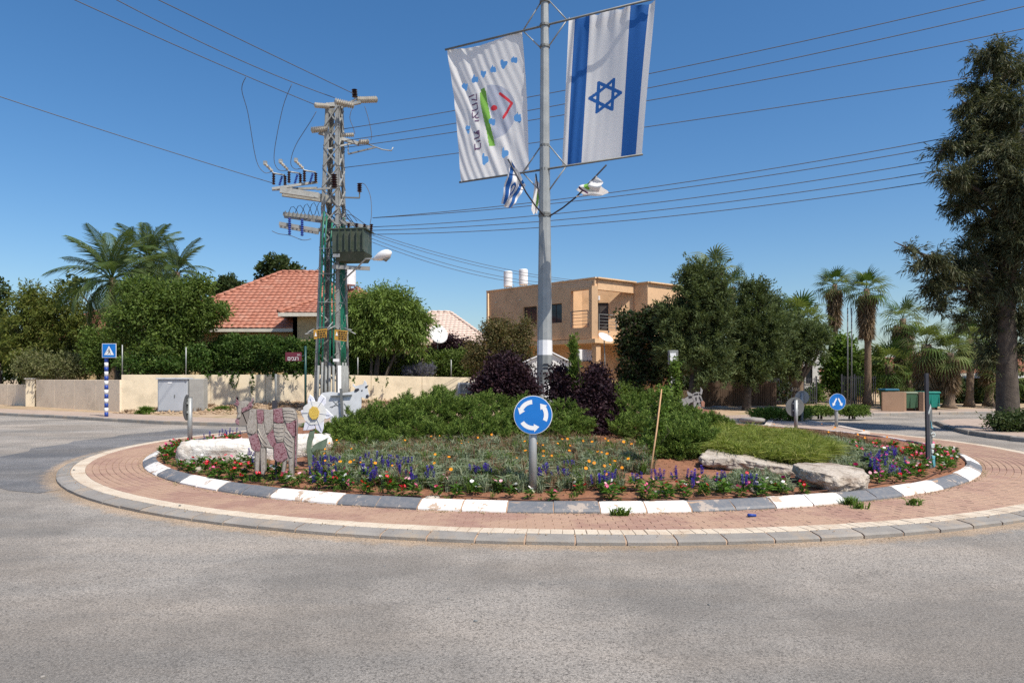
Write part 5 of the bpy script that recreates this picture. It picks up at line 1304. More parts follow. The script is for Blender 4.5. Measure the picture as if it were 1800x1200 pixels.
# ---------------------------------------------------------------- signs
def disc_sign(label, px, py, base_y, Y, R, face=True, yaw=0.0, arrows='round', group=None, zb=None, polew=.055, name='traffic_sign', back='sign_back'):
    c = W(px, py, Y); z0 = W(px, base_y, Y).z if zb is None else zb
    t = root(name, label, 'traffic sign', (c.x, c.y, z0), group)
    fr = Vector((math.sin(yaw), -math.cos(yaw), 0)) * (1 if face else -1); rt = Vector((-fr.y, fr.x, 0)); up = Vector((0, 0, 1)) # viewed from its front, rt points right
    pc = c - fr * .075
    mb = MB(); mb.tube([(pc.x, pc.y, z0 - .15), (pc.x, pc.y, c.z + R * .75)], polew, 14); mb.build('post', M['galv'], t, smooth=True)
    mb = MB(); mb.tube([(pc.x, pc.y, c.z + R * .75), (pc.x, pc.y, c.z + R * .75 + .02)], polew * 1.04, 14); mb.build('post_cap', M['galv_dark'], t)
    mb = MB(); n = 56; P = [c + (rt * math.cos(2 * PI * k / n) + up * math.sin(2 * PI * k / n)) * R for k in range(n)]
    mb.prism(P, -fr * .012); mb.build('disc', M[back], t)
    mb = MB(); P = [c + fr * .001 + (rt * math.cos(2 * PI * k / n) + up * math.sin(2 * PI * k / n)) * R * .995 for k in range(n)]; mb.prism(P, fr * .002); mb.build('white_border', M['white'], t)
    mb = MB(); P = [c + fr * .004 + (rt * math.cos(2 * PI * k / n) + up * math.sin(2 * PI * k / n)) * R * .965 for k in range(n)]; mb.prism(P, fr * .002); mb.build('blue_face', M['blue'], t)
    P2 = lambda x, y: c + fr * .0075 + rt * x * R + up * y * R
    if arrows == 'round':
        for s in range(3):
            a0 = R_(112 + 120 * s - 18); pts = []
            # each arrow runs counter-clockwise (as seen) from a0 over 62 degrees, then a head
            ro, ri = .78, .56; a1 = a0 + R_(60)
            m_ = 12
            pts += [P2(ro * math.cos(a0 + (a1 - a0) * k / m_), ro * math.sin(a0 + (a1 - a0) * k / m_)) for k in range(m_ + 1)]
            rm = (ro + ri) / 2; hd = R_(24)
            head = [P2((rm + .21) * math.cos(a1), (rm + .21) * math.sin(a1)), P2(rm * 1.03 * math.cos(a1 + hd), rm * 1.03 * math.sin(a1 + hd)), P2((rm - .21) * math.cos(a1), (rm - .21) * math.sin(a1))]
            inn = [P2(ri * math.cos(a1 - (a1 - a0) * k / m_), ri * math.sin(a1 - (a1 - a0) * k / m_)) for k in range(m_ + 1)]
            body = pts + inn; mb = MB()
            k2 = m_ + 1; V_ = body; mb.add(V_, [(k, k + 1, 2 * k2 - 2 - k, 2 * k2 - 1 - k) for k in range(m_)])
            mb.add(head, [(0, 1, 2)]); o = mb.build('arrow', M['white'], t, norm=False)
            for p in o.data.polygons: pass
    else:
        for s in (-1, 1):
            mb = MB(); a, b = Vector((.10 * s, .42)), Vector((.42 * s, -.22)); d = (b - a).normalized(); q = Vector((-d.y, d.x)) * .085
            mb.add([P2(*(a + q)), P2(*(a - q)), P2(*(b - q)), P2(*(b + q))], [(0, 1, 2, 3)]); mb.add([P2(*(b + q * 2.6)), P2(*(b - q * 2.6)), P2(*(b + d * .32))], [(0, 1, 2)]); mb.build('arrow', M['white'], t, norm=False)
    for dz in (-.35, .35):
        mb = MB(); q = c - fr * .04 + up * dz * R; mb.beam(q - rt * .09, q + rt * .09, .03, .05); mb.build('clamp', M['galv'], t)
    return t
M['sign_back'] = pm('sign_back', (.10, .105, .105), (.13, .135, .135), .6)
disc_sign('blue roundabout sign with three white arrows on the post nearest the camera', 937, 729, 868, 9.25, .263, yaw=0.0)
disc_sign('round traffic sign seen edge-on beside the long white rock', 328, 716, 782, 16.4, .31, yaw=R_(-80), zb=.22)
disc_sign('larger grey back of a round sign on the traffic island', 1397, 715, 757, 21.2, .30, face=False, yaw=.1, zb=.14)
disc_sign('smaller grey back of a round sign behind the larger one', 1410, 698, 748, 25.8, .25, face=False, yaw=-.5, zb=.14, back='galv')
disc_sign('blue round sign with two white arrows pointing down to either side', 1472, 706, 757, 22.7, .28, arrows='split', zb=.1)
# pedestrian crossing sign on a striped post
ps = root('crossing_sign', 'blue square pedestrian crossing sign on a blue and white striped post', 'traffic sign', G(187, 732, .13)); g = G(187, 732, .13)
for k in range(13):
    z0 = .13 + k * (2.62 - .13) / 13; mb = MB(); mb.tube([(g.x, g.y, z0), (g.x, g.y, z0 + .1913)], .075 if k % 2 == 0 else .0755, 14); mb.build('post_band', M['blue_paint' if k % 2 == 0 else 'white'], ps, smooth=True)
c = W(192, 616, g.y - .1); s = .30
mb = MB(); mb.box(c, (2 * s, .02, 2 * s)); mb.build('plate', M['white'], ps)
mb = MB(); mb.box(c - Vector((0, .012, 0)), (1.88 * s, .004, 1.88 * s)); mb.build('blue_face', M['blue'], ps)
q = lambda x, y, d=.018: c + Vector((x * s, -d, y * s))
mb = MB(); mb.add([q(-.7, -.62), q(.7, -.62), q(0, .68)], [(0, 1, 2)]); mb.build('triangle', M['white'], ps, norm=False)
mb = MB(); D = .021
for pl_ in ([(-.08, .08), (.08, .1), (.1, -.18), (-.04, -.18)], [(-.04, -.17), (.06, -.17), (-.12, -.5), (-.22, -.5)], [(.02, -.17), (.12, -.17), (.26, -.48), (.16, -.5)], [(.06, .08), (.1, .04), (.26, -.12), (.2, -.14)], [(-.08, .08), (-.1, .02), (-.26, -.1), (-.2, -.14)]): mb.add([q(x, y, D) for x, y in pl_], [tuple(range(len(pl_)))])
mb.add([q(.02 + .07 * math.cos(a * .7), .19 + .07 * math.sin(a * .7), D) for a in range(9)], [tuple(range(9))])
mb.build('walking_figure', M['black'], ps, norm=False)
# street name sign
ss = root('street_sign', 'maroon street name sign with white lettering on a thin dark green post', 'street sign', W(537, 716, 28.5))
mb = MB(); mb.tube([W(537, 722, 28.5), W(537, 608, 28.5)], .05, 10); M['post_green'] = pm('post_green', (0.015, 0.06, 0.055), rough=.4); mb.build('post', M['post_green'], ss, smooth=True)
mb = MB(); mb.prism([W(x, y, 28.4) for x, y in ((501.5, 619), (530, 619), (530, 634.5), (501.5, 634.5))], (0, .03, 0)); mb.build('plate', M['maroon'], ss)
for x in (531.5, 533): mb = MB(); mb.beam(W(529, x * 0 + 622 + (x - 531) * 6, 28.42), W(537, 622 + (x - 531) * 6, 28.45), .03); mb.build('bracket', M['post_green'], ss)
text_on('םיבגר', 1.0, lambda x, y: W(515.2 + x * 8.6, 630.3 - y * 9.6, 28.385), M['white'], ss)
text_on('חר', 1.0, lambda x, y: W(525.0 + x * 4.6, 623.8 - y * 4.6, 28.385), M['white'], ss)
# second dark post with a low dark box
t = root('post', 'thin dark metal post with a small box at its foot behind the mosaic cow', 'post', W(485, 730, 27.5))
mb = MB(); mb.tube([W(485, 724, 27.5), W(485, 657, 27.5)], .05, 8); mb.build('shaft', M['galv_dark'], t, smooth=True)
mb = MB(); mb.box(W(483, 711, 27.4), (.18, .12, .35)); mb.build('box', M['dark'], t)
# electrical cabinet
cb = root('utility_cabinet', 'light grey utility cabinet with one door on a concrete pillar by the wall', 'cabinet', G(310, 728, .135))
g = G(310, 727, .135); Y = g.y; x0, x1 = (277 - 900) / F * Y, (329 - 900) / F * Y; zt = EYE - (664 - HY) / F * Y
mb = MB(); mb.box(((x0 + x1) / 2, Y + .25, (.13 + .06 + zt) / 2 + .02), (x1 - x0, .5, zt - .22)); mb.build('casing', M['cabinet'], cb, bevel=.015)
mb = MB(); mb.box(((x0 + x1) / 2 - .03, Y - .012, (.19 + zt) / 2), (x1 - x0 - .16, .02, zt - .38)); dr = mb.build('door', M['cabinet'], cb, bevel=.006)
mb = MB(); mb.box(((x0 + x1) / 2 + .12, Y - .035, .95), (.03, .03, .13)); mb.build('handle', M['galv_dark'], dr)
mb = MB(); mb.box(((x0 + x1) / 2 - .1, Y - .03, zt - .22), (.2, .006, .06)); mb.build('label', M['white'], dr)
mb = MB(); mb.box(((x0 + x1) / 2, Y + .22, zt - .03), (x1 - x0 + .08, .62, .06), ch=.02); mb.build('top', M['cabinet'], cb)
mb = MB(); mb.box(((x0 + x1) / 2, Y + .25, .16), (x1 - x0 + .06, .56, .09)); mb.build('plinth', M['concrete'], cb)
mb = MB(); mb.box((x1 + .38, Y + .3, .9), (.66, .45, 1.68), ch=.02); mb.build('pillar', M['concrete'], cb, bevel=.01)
t = root('meter_box', 'small grey box set in the end of the cream wall behind the junipers', 'meter box', W(822, 690, 36.6)); mb = MB(); mb.box(W(822, 682, 36.7), (1.05, .3, .6)); mb.build('casing', M['cabinet'], t, bevel=.01); mb = MB(); mb.box(W(822, 682, 36.54), (.8, .02, .45)); mb.build('door', M['grey_pipe'], t)
# electric box on a vine-covered post, right of centre
t = root('control_box', 'grey electrical box on a vine-wrapped post among the junipers', 'electrical box', W(1183, 745, 20.5))
mb = MB(); mb.tube([W(1183, 760, 20.5), W(1183, 630, 20.5)], .055, 10); mb.build('post', M['galv'], t, smooth=True)
mb = MB(); mb.box(W(1183, 628, 20.4), (.27, .18, .42)); mb.build('casing', M['grey_pipe'], t, bevel=.01)
mb = MB(); mb.box(W(1183, 628, 20.29), (.17, .02, .26)); mb.build('door', M['white'], t)
mb = MB()
for k in range(10): mb.box(W(1180, 655 + k * 8, 20.43), (.04, .02, .07))
mb.build('torn_tape', M['white'], t, kind='stuff')

# ---------------------------------------------------------------- sculptures
def mosaic(name, c1, c2, c3, scale=60):
    m, t, b = nodes(name); v = tex(t, 'TexVoronoi', scale); e = tex(t, 'TexVoronoi', scale, feature='DISTANCE_TO_EDGE')
    sp = N(t, 'SeparateColor'); t.links.new(v.outputs['Color'], sp.inputs[0])
    c = ramp(t, sp.outputs[0], [(0.0, c1), (0.6, c2), (0.9, c2), (0.93, c3)])
    c = mixc(t, ramp(t, e.outputs['Distance'], [(0.0, 0.6), (0.04, 1.0)]), (.2, .14, .13), c)
    t.links.new(c, b.inputs['Base Color']); b.inputs['Roughness'].default_value = .35; bump(t, b, e.outputs['Distance'], .5, .01); return m
M['mosaic_pink'] = mosaic('mosaic_pink', (.065, .008, .015), (.125, .018, .032), (.30, .17, .19))
M['mosaic_stone'] = mosaic('mosaic_stone', (.17, .15, .128), (.25, .222, .188), (.36, .33, .29), 45)
M['grout'] = pm('grout', (.28, .25, .22), (.2, .17, .15), .9)
Z6 = lambda pts, Y, dx=0, dy=0: [W(380 + x / 6 + dx, 660 + y / 6 + dy, Y) for x, y in pts]
CY_ = 10.35
cow = root('cow_sculpture', 'mosaic cow sculpture with pink and stone-grey patches standing in the flower bed', 'sculpture', W(468, 843, CY_))
outline = [(215, 217), (208, 240), (222, 268), (244, 282), (262, 264), (300, 262), (345, 276), (372, 262), (385, 225), (392, 262), (376, 300), (383, 318), (362, 344), (400, 352), (470, 350), (540, 362), (600, 350), (680, 336), (760, 334), (815, 350), (842, 395), (852, 470), (850, 640), (846, 800), (840, 960), (826, 962), (822, 860), (812, 1090), (768, 1088), (762, 900), (742, 890), (716, 1062), (682, 1056), (704, 912), (645, 915), (602, 875), (600, 770), (560, 768), (520, 758), (522, 860), (518, 1000), (500, 1046), (470, 1046), (462, 850), (446, 1046), (408, 1042), (404, 800), (372, 770), (350, 690), (338, 640), (322, 600), (312, 520), (255, 532), (212, 512), (198, 480), (212, 450), (224, 400), (212, 335), (182, 300), (196, 285), (222, 300), (205, 250)]
mb = MB(); mb.prism(Z6(outline, CY_), (0, .05, 0)); mb.build('body', M['grout'], cow)
def patch(pts, mat, nm, d=.016, Y=CY_, parent=cow):
    mb = MB(); P = Z6(pts, Y - d); mb.prism(P, (0, d - .001, 0)); mb.build(nm, M[mat], parent, bevel=.004)
ST, PK = 'mosaic_stone', 'mosaic_pink'
patch([(262, 270), (345, 280), (340, 320), (268, 345), (262, 390), (255, 440), (222, 450), (232, 400), (226, 330), (244, 288)], ST, 'face_panel')
patch([(268, 350), (320, 322), (378, 322), (360, 348), (300, 372), (270, 392)], PK, 'eye_patch'); patch([(205, 460), (228, 455), (240, 485), (236, 522), (212, 508), (200, 482)], PK, 'muzzle')
patch([(213, 222), (212, 245), (228, 266), (240, 290), (228, 325), (206, 308), (188, 298), (208, 285)], PK, 'left_horn_and_ear'); patch([(384, 232), (388, 262), (372, 298), (380, 318), (362, 340), (318, 318), (350, 285), (372, 270)], PK, 'right_horn_and_ear')
patch([(350, 360), (420, 355), (425, 480), (418, 590), (390, 618), (330, 600), (318, 515), (345, 440)], ST, 'neck_panel')
patch([(428, 358), (496, 366), (498, 470), (480, 512), (440, 500), (426, 430)], PK, 'shoulder_patch'); patch([(500, 368), (596, 358), (598, 520), (560, 600), (520, 610), (505, 500)], ST, 'back_panel')
patch([(602, 355), (692, 342), (702, 420), (706, 500), (640, 500), (602, 480)], PK, 'back_patch'); patch([(697, 342), (760, 340), (812, 355), (838, 400), (842, 455), (780, 505), (735, 498), (708, 430)], ST, 'rump_panel')
patch([(438, 506), (500, 512), (515, 600), (555, 690), (600, 765), (522, 752), (480, 755), (470, 700), (440, 620)], ST, 'foreleg_panel'); patch([(345, 645), (425, 608), (440, 640), (465, 740), (455, 800), (408, 795), (376, 768), (356, 700)], PK, 'chest_patch')
patch([(528, 640), (596, 565), (612, 640), (628, 710), (604, 758), (570, 735)], PK, 'belly_patch'); patch([(604, 506), (722, 508), (718, 640), (700, 700), (640, 695), (615, 640), (604, 570)], ST, 'flank_panel')
patch([(736, 505), (842, 470), (844, 640), (800, 635), (745, 560)], PK, 'thigh_patch'); patch([(724, 512), (745, 565), (796, 640), (820, 700), (806, 860), (775, 866), (745, 790), (712, 710)], ST, 'hind_leg_panel')
patch([(606, 720), (704, 706), (738, 790), (752, 868), (700, 905), (645, 908), (608, 872)], PK, 'udder_patch'); patch([(412, 806), (455, 806), (442, 1036), (412, 1034)], ST, 'leg'); patch([(470, 765), (514, 765), (514, 1000), (496, 1038), (474, 1038), (466, 850)], ST, 'leg')
patch([(712, 912), (738, 888), (714, 1054), (688, 1050)], ST, 'leg'); patch([(768, 880), (806, 866), (806, 1082), (772, 1080)], ST, 'leg'); patch([(828, 480), (846, 470), (842, 955), (830, 955)], PK, 'tail')
M['ridge'] = pm('ridge_clay', (.42, .38, .33), rough=.8)
for pts in [[(706, 400), (770, 385), (835, 400)], [(708, 430), (770, 425), (838, 440)], [(715, 465), (770, 468), (815, 470)], [(702, 372), (760, 362), (820, 370)], [(610, 540), (660, 550), (715, 540)], [(612, 580), (660, 592), (714, 582)], [(616, 622), (660, 635), (712, 622)], [(630, 660), (662, 672), (704, 660)], [(730, 580), (760, 600), (790, 650)], [(728, 630), (762, 660), (810, 700)], [(722, 680), (755, 720), (812, 750)], [(735, 740), (770, 780), (808, 800)], [(445, 560), (480, 640), (540, 720)], [(450, 620), (485, 700), (520, 745)]]:
    mb = MB(); mb.tube([p - Vector((0, .018, 0)) for p in Z6(pts, CY_)], .0065, 5); mb.build('ridge', M['ridge'], cow, smooth=True)
mb = MB(); mb.tube([W(485, 812, CY_ + .1), W(485, 850, CY_ + .1)], .022, 6); mb.tube([W(485, 812, CY_ + .1), W(485, 762, CY_ + .06)], .016, 6); mb.build('support_post', M['dark'], cow)
# daisy
DY = 11.4
dz = root('flower_sculpture', 'large white daisy sculpture with a yellow centre and green metal stem', 'sculpture', W(544, 828, DY))
M['petal_white'] = pm('petal_enamel', (.80, .80, .84), (.64, .64, .74), .5, 6); M['stem'] = pm('stem_enamel', (.16, .21, .15), (.1, .15, .1), .6, 8)
cx6, cy6 = 1037, 392
for k, pts in enumerate([[(970, 350), (962, 260), (985, 195), (1030, 235), (1060, 320), (1040, 350)], [(1050, 340), (1075, 240), (1110, 195), (1155, 235), (1155, 300), (1110, 365)], [(1095, 360), (1160, 350), (1235, 425), (1170, 460), (1090, 440)], [(1085, 430), (1135, 480), (1130, 560), (1110, 615), (1050, 560), (1030, 460)], [(1030, 460), (1040, 560), (985, 575), (915, 580), (930, 500), (985, 430)], [(985, 440), (910, 440), (888, 370), (960, 345), (1000, 365)]]):
    mb = MB(); P = Z6(pts, DY - .004 * (k % 2)); c9 = sum(P, Vector()) / len(P); P = [c9 + (p - c9) * 1.0 for p in P]; mb.prism(P, (0, .02, 0)); mb.build('petal', M['petal_white'], dz, bevel=.006)
    a = sum(P, Vector()) / len(P); c0 = W(380 + cx6 / 6, 660 + cy6 / 6, DY); mb = MB(); mb.tube([c0.lerp(a, .5) - Vector((0, .01, 0)), c0.lerp(a, 1.45) - Vector((0, .008, 0))], .004, 4); mb.build('petal_vein', M['cloth_grey'], dz)
c0 = W(380 + cx6 / 6, 660 + cy6 / 6, DY)
def discm(c, rx, rz, y0, y1, n=28, irr=.06): return [c + Vector((math.cos(2 * PI * k / n) * rx * (1 + irr * math.sin(k * 2.3)), y0, math.sin(2 * PI * k / n) * rz * (1 + irr * math.sin(k * 1.7)))) for k in range(n)]
mb = MB(); mb.prism(discm(c0, .20, .20, -.008, 0), (0, .015, 0)); mb.build('cream_ring', pm('daisy_cream', (.78, .77, .74), rough=.6), dz)
mb = MB(); mb.prism(discm(c0, .085, .108, -.035, 0), (0, .014, 0)); mb.build('centre', pm('daisy_yellow', (.72, .50, .10), (.6, .4, .07), .6, 30, .5, 80), dz)
mb = MB(); mb.prism(Z6([(985, 580), (1036, 575), (1030, 640), (1010, 700), (1000, 760), (1018, 850), (1015, 975), (972, 975), (958, 850), (950, 760), (958, 680)], DY + .02), (0, .03, 0)); mb.build('stem', M['stem'], dz, bevel=.008)
mb = MB(); mb.prism(Z6([(1000, 775), (1040, 720), (1100, 690), (1175, 655), (1165, 720), (1130, 780), (1060, 780), (1012, 815)], DY + .015), (0, .02, 0)); mb.build('leaf', M['stem'], dz, bevel=.005)
# white cow behind the daisy
WY = 14.3
M['cow_white'] = pm('cow_enamel', (.66, .67, .68), (.56, .57, .58), .7, 5, dirt=(.46, .46, .46), dscale=4)
wc = root('cow_sculpture', 'pale grey-white flat cow sculpture looking right behind the daisy', 'sculpture', W(600, 790, WY))
mb = MB(); mb.prism(Z6([(1080, 230), (1120, 180), (1200, 170), (1330, 185), (1420, 170), (1450, 160), (1470, 135), (1440, 110), (1440, 85), (1465, 112), (1510, 98), (1550, 90), (1562, 50), (1582, 70), (1586, 100), (1606, 100), (1590, 125), (1600, 170), (1612, 210), (1600, 240), (1570, 240), (1530, 225), (1528, 330), (1500, 420), (1498, 780), (1455, 780), (1440, 500), (1300, 470), (1290, 780), (1240, 780), (1200, 430), (1120, 440), (1110, 780), (1070, 780), (1065, 400)], WY), (0, .04, 0)); mb.build('body', M['cow_white'], wc)
WP = lambda pts, mat, nm: patch(pts, mat, nm, .012, WY, wc)
M['cow_dark'] = pm('cow_dark', (.04, .04, .05), rough=.6)
WP([(1455, 168), (1462, 140), (1500, 132), (1510, 148), (1480, 170)], 'cow_dark', 'ear'); WP([(1570, 112), (1605, 100), (1590, 126), (1574, 128)], 'cow_dark', 'ear'); WP([(1580, 205), (1605, 198), (1610, 225), (1594, 238), (1578, 228)], 'cow_dark', 'muzzle')
WP([(1530, 150), (1545, 150), (1545, 160), (1530, 160)], 'cow_dark', 'eye'); 
mb = MB(); mb.beam(*[p - Vector((0, .03, 0)) for p in Z6([(1212, 215), (1435, 203)], WY)], .045, .02, up=(0, 0, 1)); mb.build('cross_bar', M['galv_dark'], wc)
mb = MB(); mb.beam(*[p - Vector((0, .04, 0)) for p in Z6([(1320, 135), (1336, 420)], WY)], .035, .05); mb.build('support_post', M['galv_dark'], wc)
for pts in [[(1230, 260), (1300, 330)], [(1300, 260), (1220, 340)], [(1200, 330), (1310, 300)], [(1350, 290), (1380, 330)]]:
    mb = MB(); mb.tube([p - Vector((0, .004, 0)) for p in Z6(pts, WY)], .006, 4); mb.build('ridge', M['grey_pipe'], wc)
# cut-out animal on the right: pixel = 1150 + x/7.5, 600 + y/7.5
AY = 20.6; ZA = lambda pts, d=0: [W(1150 + x / 7.5, 600 + y / 7.5, AY - d) for x, y in pts]
an = root('animal_sculpture', 'grey openwork cow-head sculpture with reddish muzzle behind the junipers', 'sculpture', W(1215, 745, AY))
M['sc_grey'] = pm('sculpture_grey', (.25, .245, .24), (.33, .32, .31), .7, 6)
for nm, pts in (('body', [(290, 760), (400, 755), (430, 800), (420, 880), (440, 1000), (330, 1000), (320, 860)]), ('neck', [(400, 755), (470, 710), (500, 740), (520, 790), (470, 810), (440, 850), (425, 800)]),
                ('horn', [(432, 650), (455, 665), (500, 690), (520, 715), (470, 722), (440, 700)]), ('horn', [(612, 600), (640, 640), (630, 690), (600, 720), (590, 690), (612, 660)]),
                ('head', [(510, 690), (560, 665), (600, 670), (620, 720), (640, 780), (620, 820), (560, 800), (520, 780), (500, 730)]), ('leg', [(520, 790), (565, 800), (550, 860), (530, 1000), (490, 1000), (520, 900)]),
                ('jaw', [(600, 800), (640, 790), (665, 810), (660, 870), (620, 890), (560, 860)])):
    mb = MB(); mb.prism(ZA(pts), (0, .04, 0)); mb.build(nm, M['sc_grey'], an)
M['sc_red'] = pm('sculpture_red', (.32, .15, .10), (.4, .22, .15), .8, 6)
for pts in ([(620, 790), (650, 780), (668, 805), (660, 860), (625, 855)], [(545, 870), (590, 850), (650, 890), (760, 905), (830, 920), (825, 960), (680, 935), (600, 900)]): mb = MB(); mb.prism(ZA(pts, .02), (0, .016, 0)); mb.build('muzzle', M['sc_red'], an)
for pts in ([(528, 690), (580, 682), (585, 698), (530, 705)], [(455, 725), (490, 718), (500, 738), (460, 745)], [(590, 725), (604, 730), (628, 780), (615, 782)], [(545, 735), (560, 730), (562, 780), (552, 770)]): mb = MB(); mb.prism(ZA(pts, .014), (0, .01, 0)); mb.build('dark_inlay', M['black'], an)
# decorated dark post at the right end: pixel = 1590 + x/6.32, 670 + y/6.32
DYp = 11.9; ZD = lambda x, y, d=0: W(1590 + x / 6.32, 670 + y / 6.32, DYp - d)
dp = root('decorated_post', 'dark post with white and turquoise ceramic pieces at the right end of the bed', 'sculpture', ZD(265, 960))
mb = MB(); mb.beam(ZD(262, 985), ZD(242, -90), .05, .05); mb.build('post', M['dark'], dp)
mb = MB(); mb.beam(ZD(292, 975), ZD(286, 300), .035, .05); mb.build('back_strip', M['galv_dark'], dp)
M['turq'] = pm('turquoise_glaze', (.10, .36, .45), (.2, .5, .55), .3); M['ceram'] = pm('white_glaze', (.62, .66, .62), (.45, .5, .48), .3, 8)
for pts, m_ in (([(290, 250), (300, 290), (270, 380), (262, 350)], 'ceram'), ([(292, 430), (306, 470), (305, 500), (326, 525), (298, 522)], 'turq'), ([(295, 700), (340, 690), (335, 730), (330, 745), (296, 740)], 'ceram'), ([(300, 755), (330, 760), (328, 800), (300, 800)], 'ceram'), ([(304, 820), (344, 830), (340, 870), (348, 940), (324, 960), (312, 900)], 'turq'), ([(270, 860), (288, 870), (290, 940), (272, 930)], 'ceram')):
    mb = MB(); mb.prism([ZD(x, y, .03) for x, y in pts], (0, .05, 0)); mb.build('ceramic_piece', M[m_], dp, bevel=.006)
mb = MB(); ctr = ZD(316, 593, .02); mb.tube([ctr + Vector((math.cos(a * PI / 6) * .033, 0, math.sin(a * PI / 6) * .033)) for a in range(-4, 7)], .011, 7); mb.build('ceramic_ring', M['ceram'], dp, smooth=True)

# ---------------------------------------------------------------- rocks
def rock(label, pts_c, dims, mat, rz=0, seed=0, flat=.6, sub=5):
    bm = bmesh.new(); bmesh.ops.create_icosphere(bm, subdivisions=sub, radius=1)
    for v in bm.verts:
        p = v.co.copy(); 
        p = Vector([math.copysign(abs(x) ** flat, x) for x in p]); p /= max(1e-6, max(abs(p.x), abs(p.y), abs(p.z)) ** .35)
        q = Vector((p.x * dims[0], p.y * dims[1], p.z * dims[2])) / min(dims); sv = Vector((seed * 3.1, seed, 0))
        n_ = noise.fractal(q * .8 + sv, 1.0, 2.0, 5) * .22 + noise.noise(q * 5 + sv) * .05 - abs(noise.noise(q * 1.7 + sv * 2)) * .2 + noise.noise(q * 11 + sv) * .03
        dn = p.normalized() * n_ * min(dims) * .5; v.co = Vector((p.x * dims[0] / 2, p.y * dims[1] / 2, p.z * dims[2] / 2)) + dn
    me = bpy.data.meshes.new('rock'); bm.to_mesh(me); bm.free(); me.materials.append(mat)
    o = bpy.data.objects.new('rock', me); col.objects.link(o); o.location = pts_c; o.rotation_euler = rz if hasattr(rz, '__len__') else (0, 0, rz)
    me.polygons.foreach_set('use_smooth', [seed % 2 == 0] * len(me.polygons)); return tag(o, label, 'rock')
def at(px, Y): return (px - 900) / F * Y
rock('long low white limestone rock behind the mosaic cow', (at(410, 12.6), 12.6, .37), (1.95, .8, .52), M['rock_white'], .03, 2)
rock('white limestone rock beside the daisy stem, mostly hidden by it', (at(527, 12.7), 12.8, .45), (1.2, .7, .56), M['rock_white'], .2, 4)
def hull_rock(label, plan, mat, seed, sub=4, amp=.05):
    """angular boulder: plan = (photo x, depth, top z), sides lean inwards at the foot"""
    P = [Vector((at(px, Y), Y, z)) for px, Y, z in plan]; c = sum(P, Vector()) / len(P); n = len(P)
    bm = bmesh.new(); T_ = [bm.verts.new(p) for p in P]; Mi = [bm.verts.new(Vector((p.x, p.y, p.z - .10)) + (p - c) * .04) for p in P]; Bo = [bm.verts.new((c.x + (p.x - c.x) * (.62 if p.x < c.x else .9), c.y + (p.y - c.y) * (.72 if p.x < c.x else .95), bedz(p.x, p.y) - .06)) for p in P]
    ct_ = bm.verts.new(c + Vector((0, 0, .02)))
    for k in range(n):
        q = (k + 1) % n; bm.faces.new((T_[k], T_[q], ct_)); bm.faces.new((Mi[k], Mi[q], T_[q], T_[k])); bm.faces.new((Bo[k], Bo[q], Mi[q], Mi[k]))
    bm.faces.new(list(reversed(Bo))); bmesh.ops.recalc_face_normals(bm, faces=bm.faces); bmesh.ops.triangulate(bm, faces=bm.faces)
    for _ in range(sub): bmesh.ops.subdivide_edges(bm, edges=bm.edges, cuts=1, use_grid_fill=True)
    bmesh.ops.smooth_vert(bm, verts=bm.verts, factor=.5, use_axis_x=True, use_axis_y=True, use_axis_z=True)
    for v in bm.verts:
        q = v.co + Vector((seed * 3, 0, 0)); d = noise.fractal(q * 3.2, 1.0, 2.0, 5) * amp + noise.noise(q * 13) * amp * .3 + round(noise.noise(q * 2.2) * 3) / 3 * amp * .7 - abs(noise.noise(Vector((q.x * 2.5, q.y * 2.5, q.z * 9)))) * amp * .7
        v.co += (v.co - c).normalized() * d
    me = bpy.data.meshes.new('rock'); bm.to_mesh(me); bm.free(); me.materials.append(mat); o = bpy.data.objects.new('rock', me); col.objects.link(o); return tag(o, label, 'rock')
hull_rock('jagged pinkish limestone slab left of the big boulder', [(1233, 11.4, .55), (1238, 10.9, .47), (1288, 10.7, .50), (1340, 10.6, .43), (1392, 10.5, .36), (1398, 11.0, .36), (1330, 11.4, .47), (1262, 11.7, .56)], M['rock'], 3, amp=.075)
hull_rock('big pale limestone boulder with a dark undercut left side near the kerb', [(1398, 10.2, .49), (1402, 9.8, .47), (1450, 9.42, .43), (1496, 9.45, .36), (1530, 9.8, .36), (1520, 10.2, .40), (1460, 10.5, .46)], M['rock'], 8, amp=.065)
for i, (px, Y, s) in enumerate(((760, 8.95, .12), (1330, 9.4, .14), (610, 9.9, .14), (1160, 9.2, .1), (348, 11.6, .16))):
    x = at(px, Y); rock(['small dark stone in the red soil left of the roundabout sign', 'small stone below the juniper cone near the kerb', 'small stone in the flower row right of the cow', 'small stone at the foot of the tilted stake', 'small reddish stone at the foot of the white rock'][i], (x, Y, bedz(x, Y) + .02), (s * 1.6, s, s * .6), M['rock'], random.random() * 3, 11 + i, .8, 3)
for i, (px, py, s, r) in enumerate(((1265, 712, .9, 0), (1350, 716, .7, 1), (1322, 733, .9, 2), (1590, 0, 0, 3))):
    if s: g = G(px, py + 3, .3); rock(['grey stone on the dirt verge left of the palm trunk', 'grey stone on the dirt verge right of the palm trunk', 'flat broken paving stone at the verge edge', ''][i], (g.x, g.y, .26), (s, s * .7, .2), M['kerb'], i, 20 + i, .8, 3)
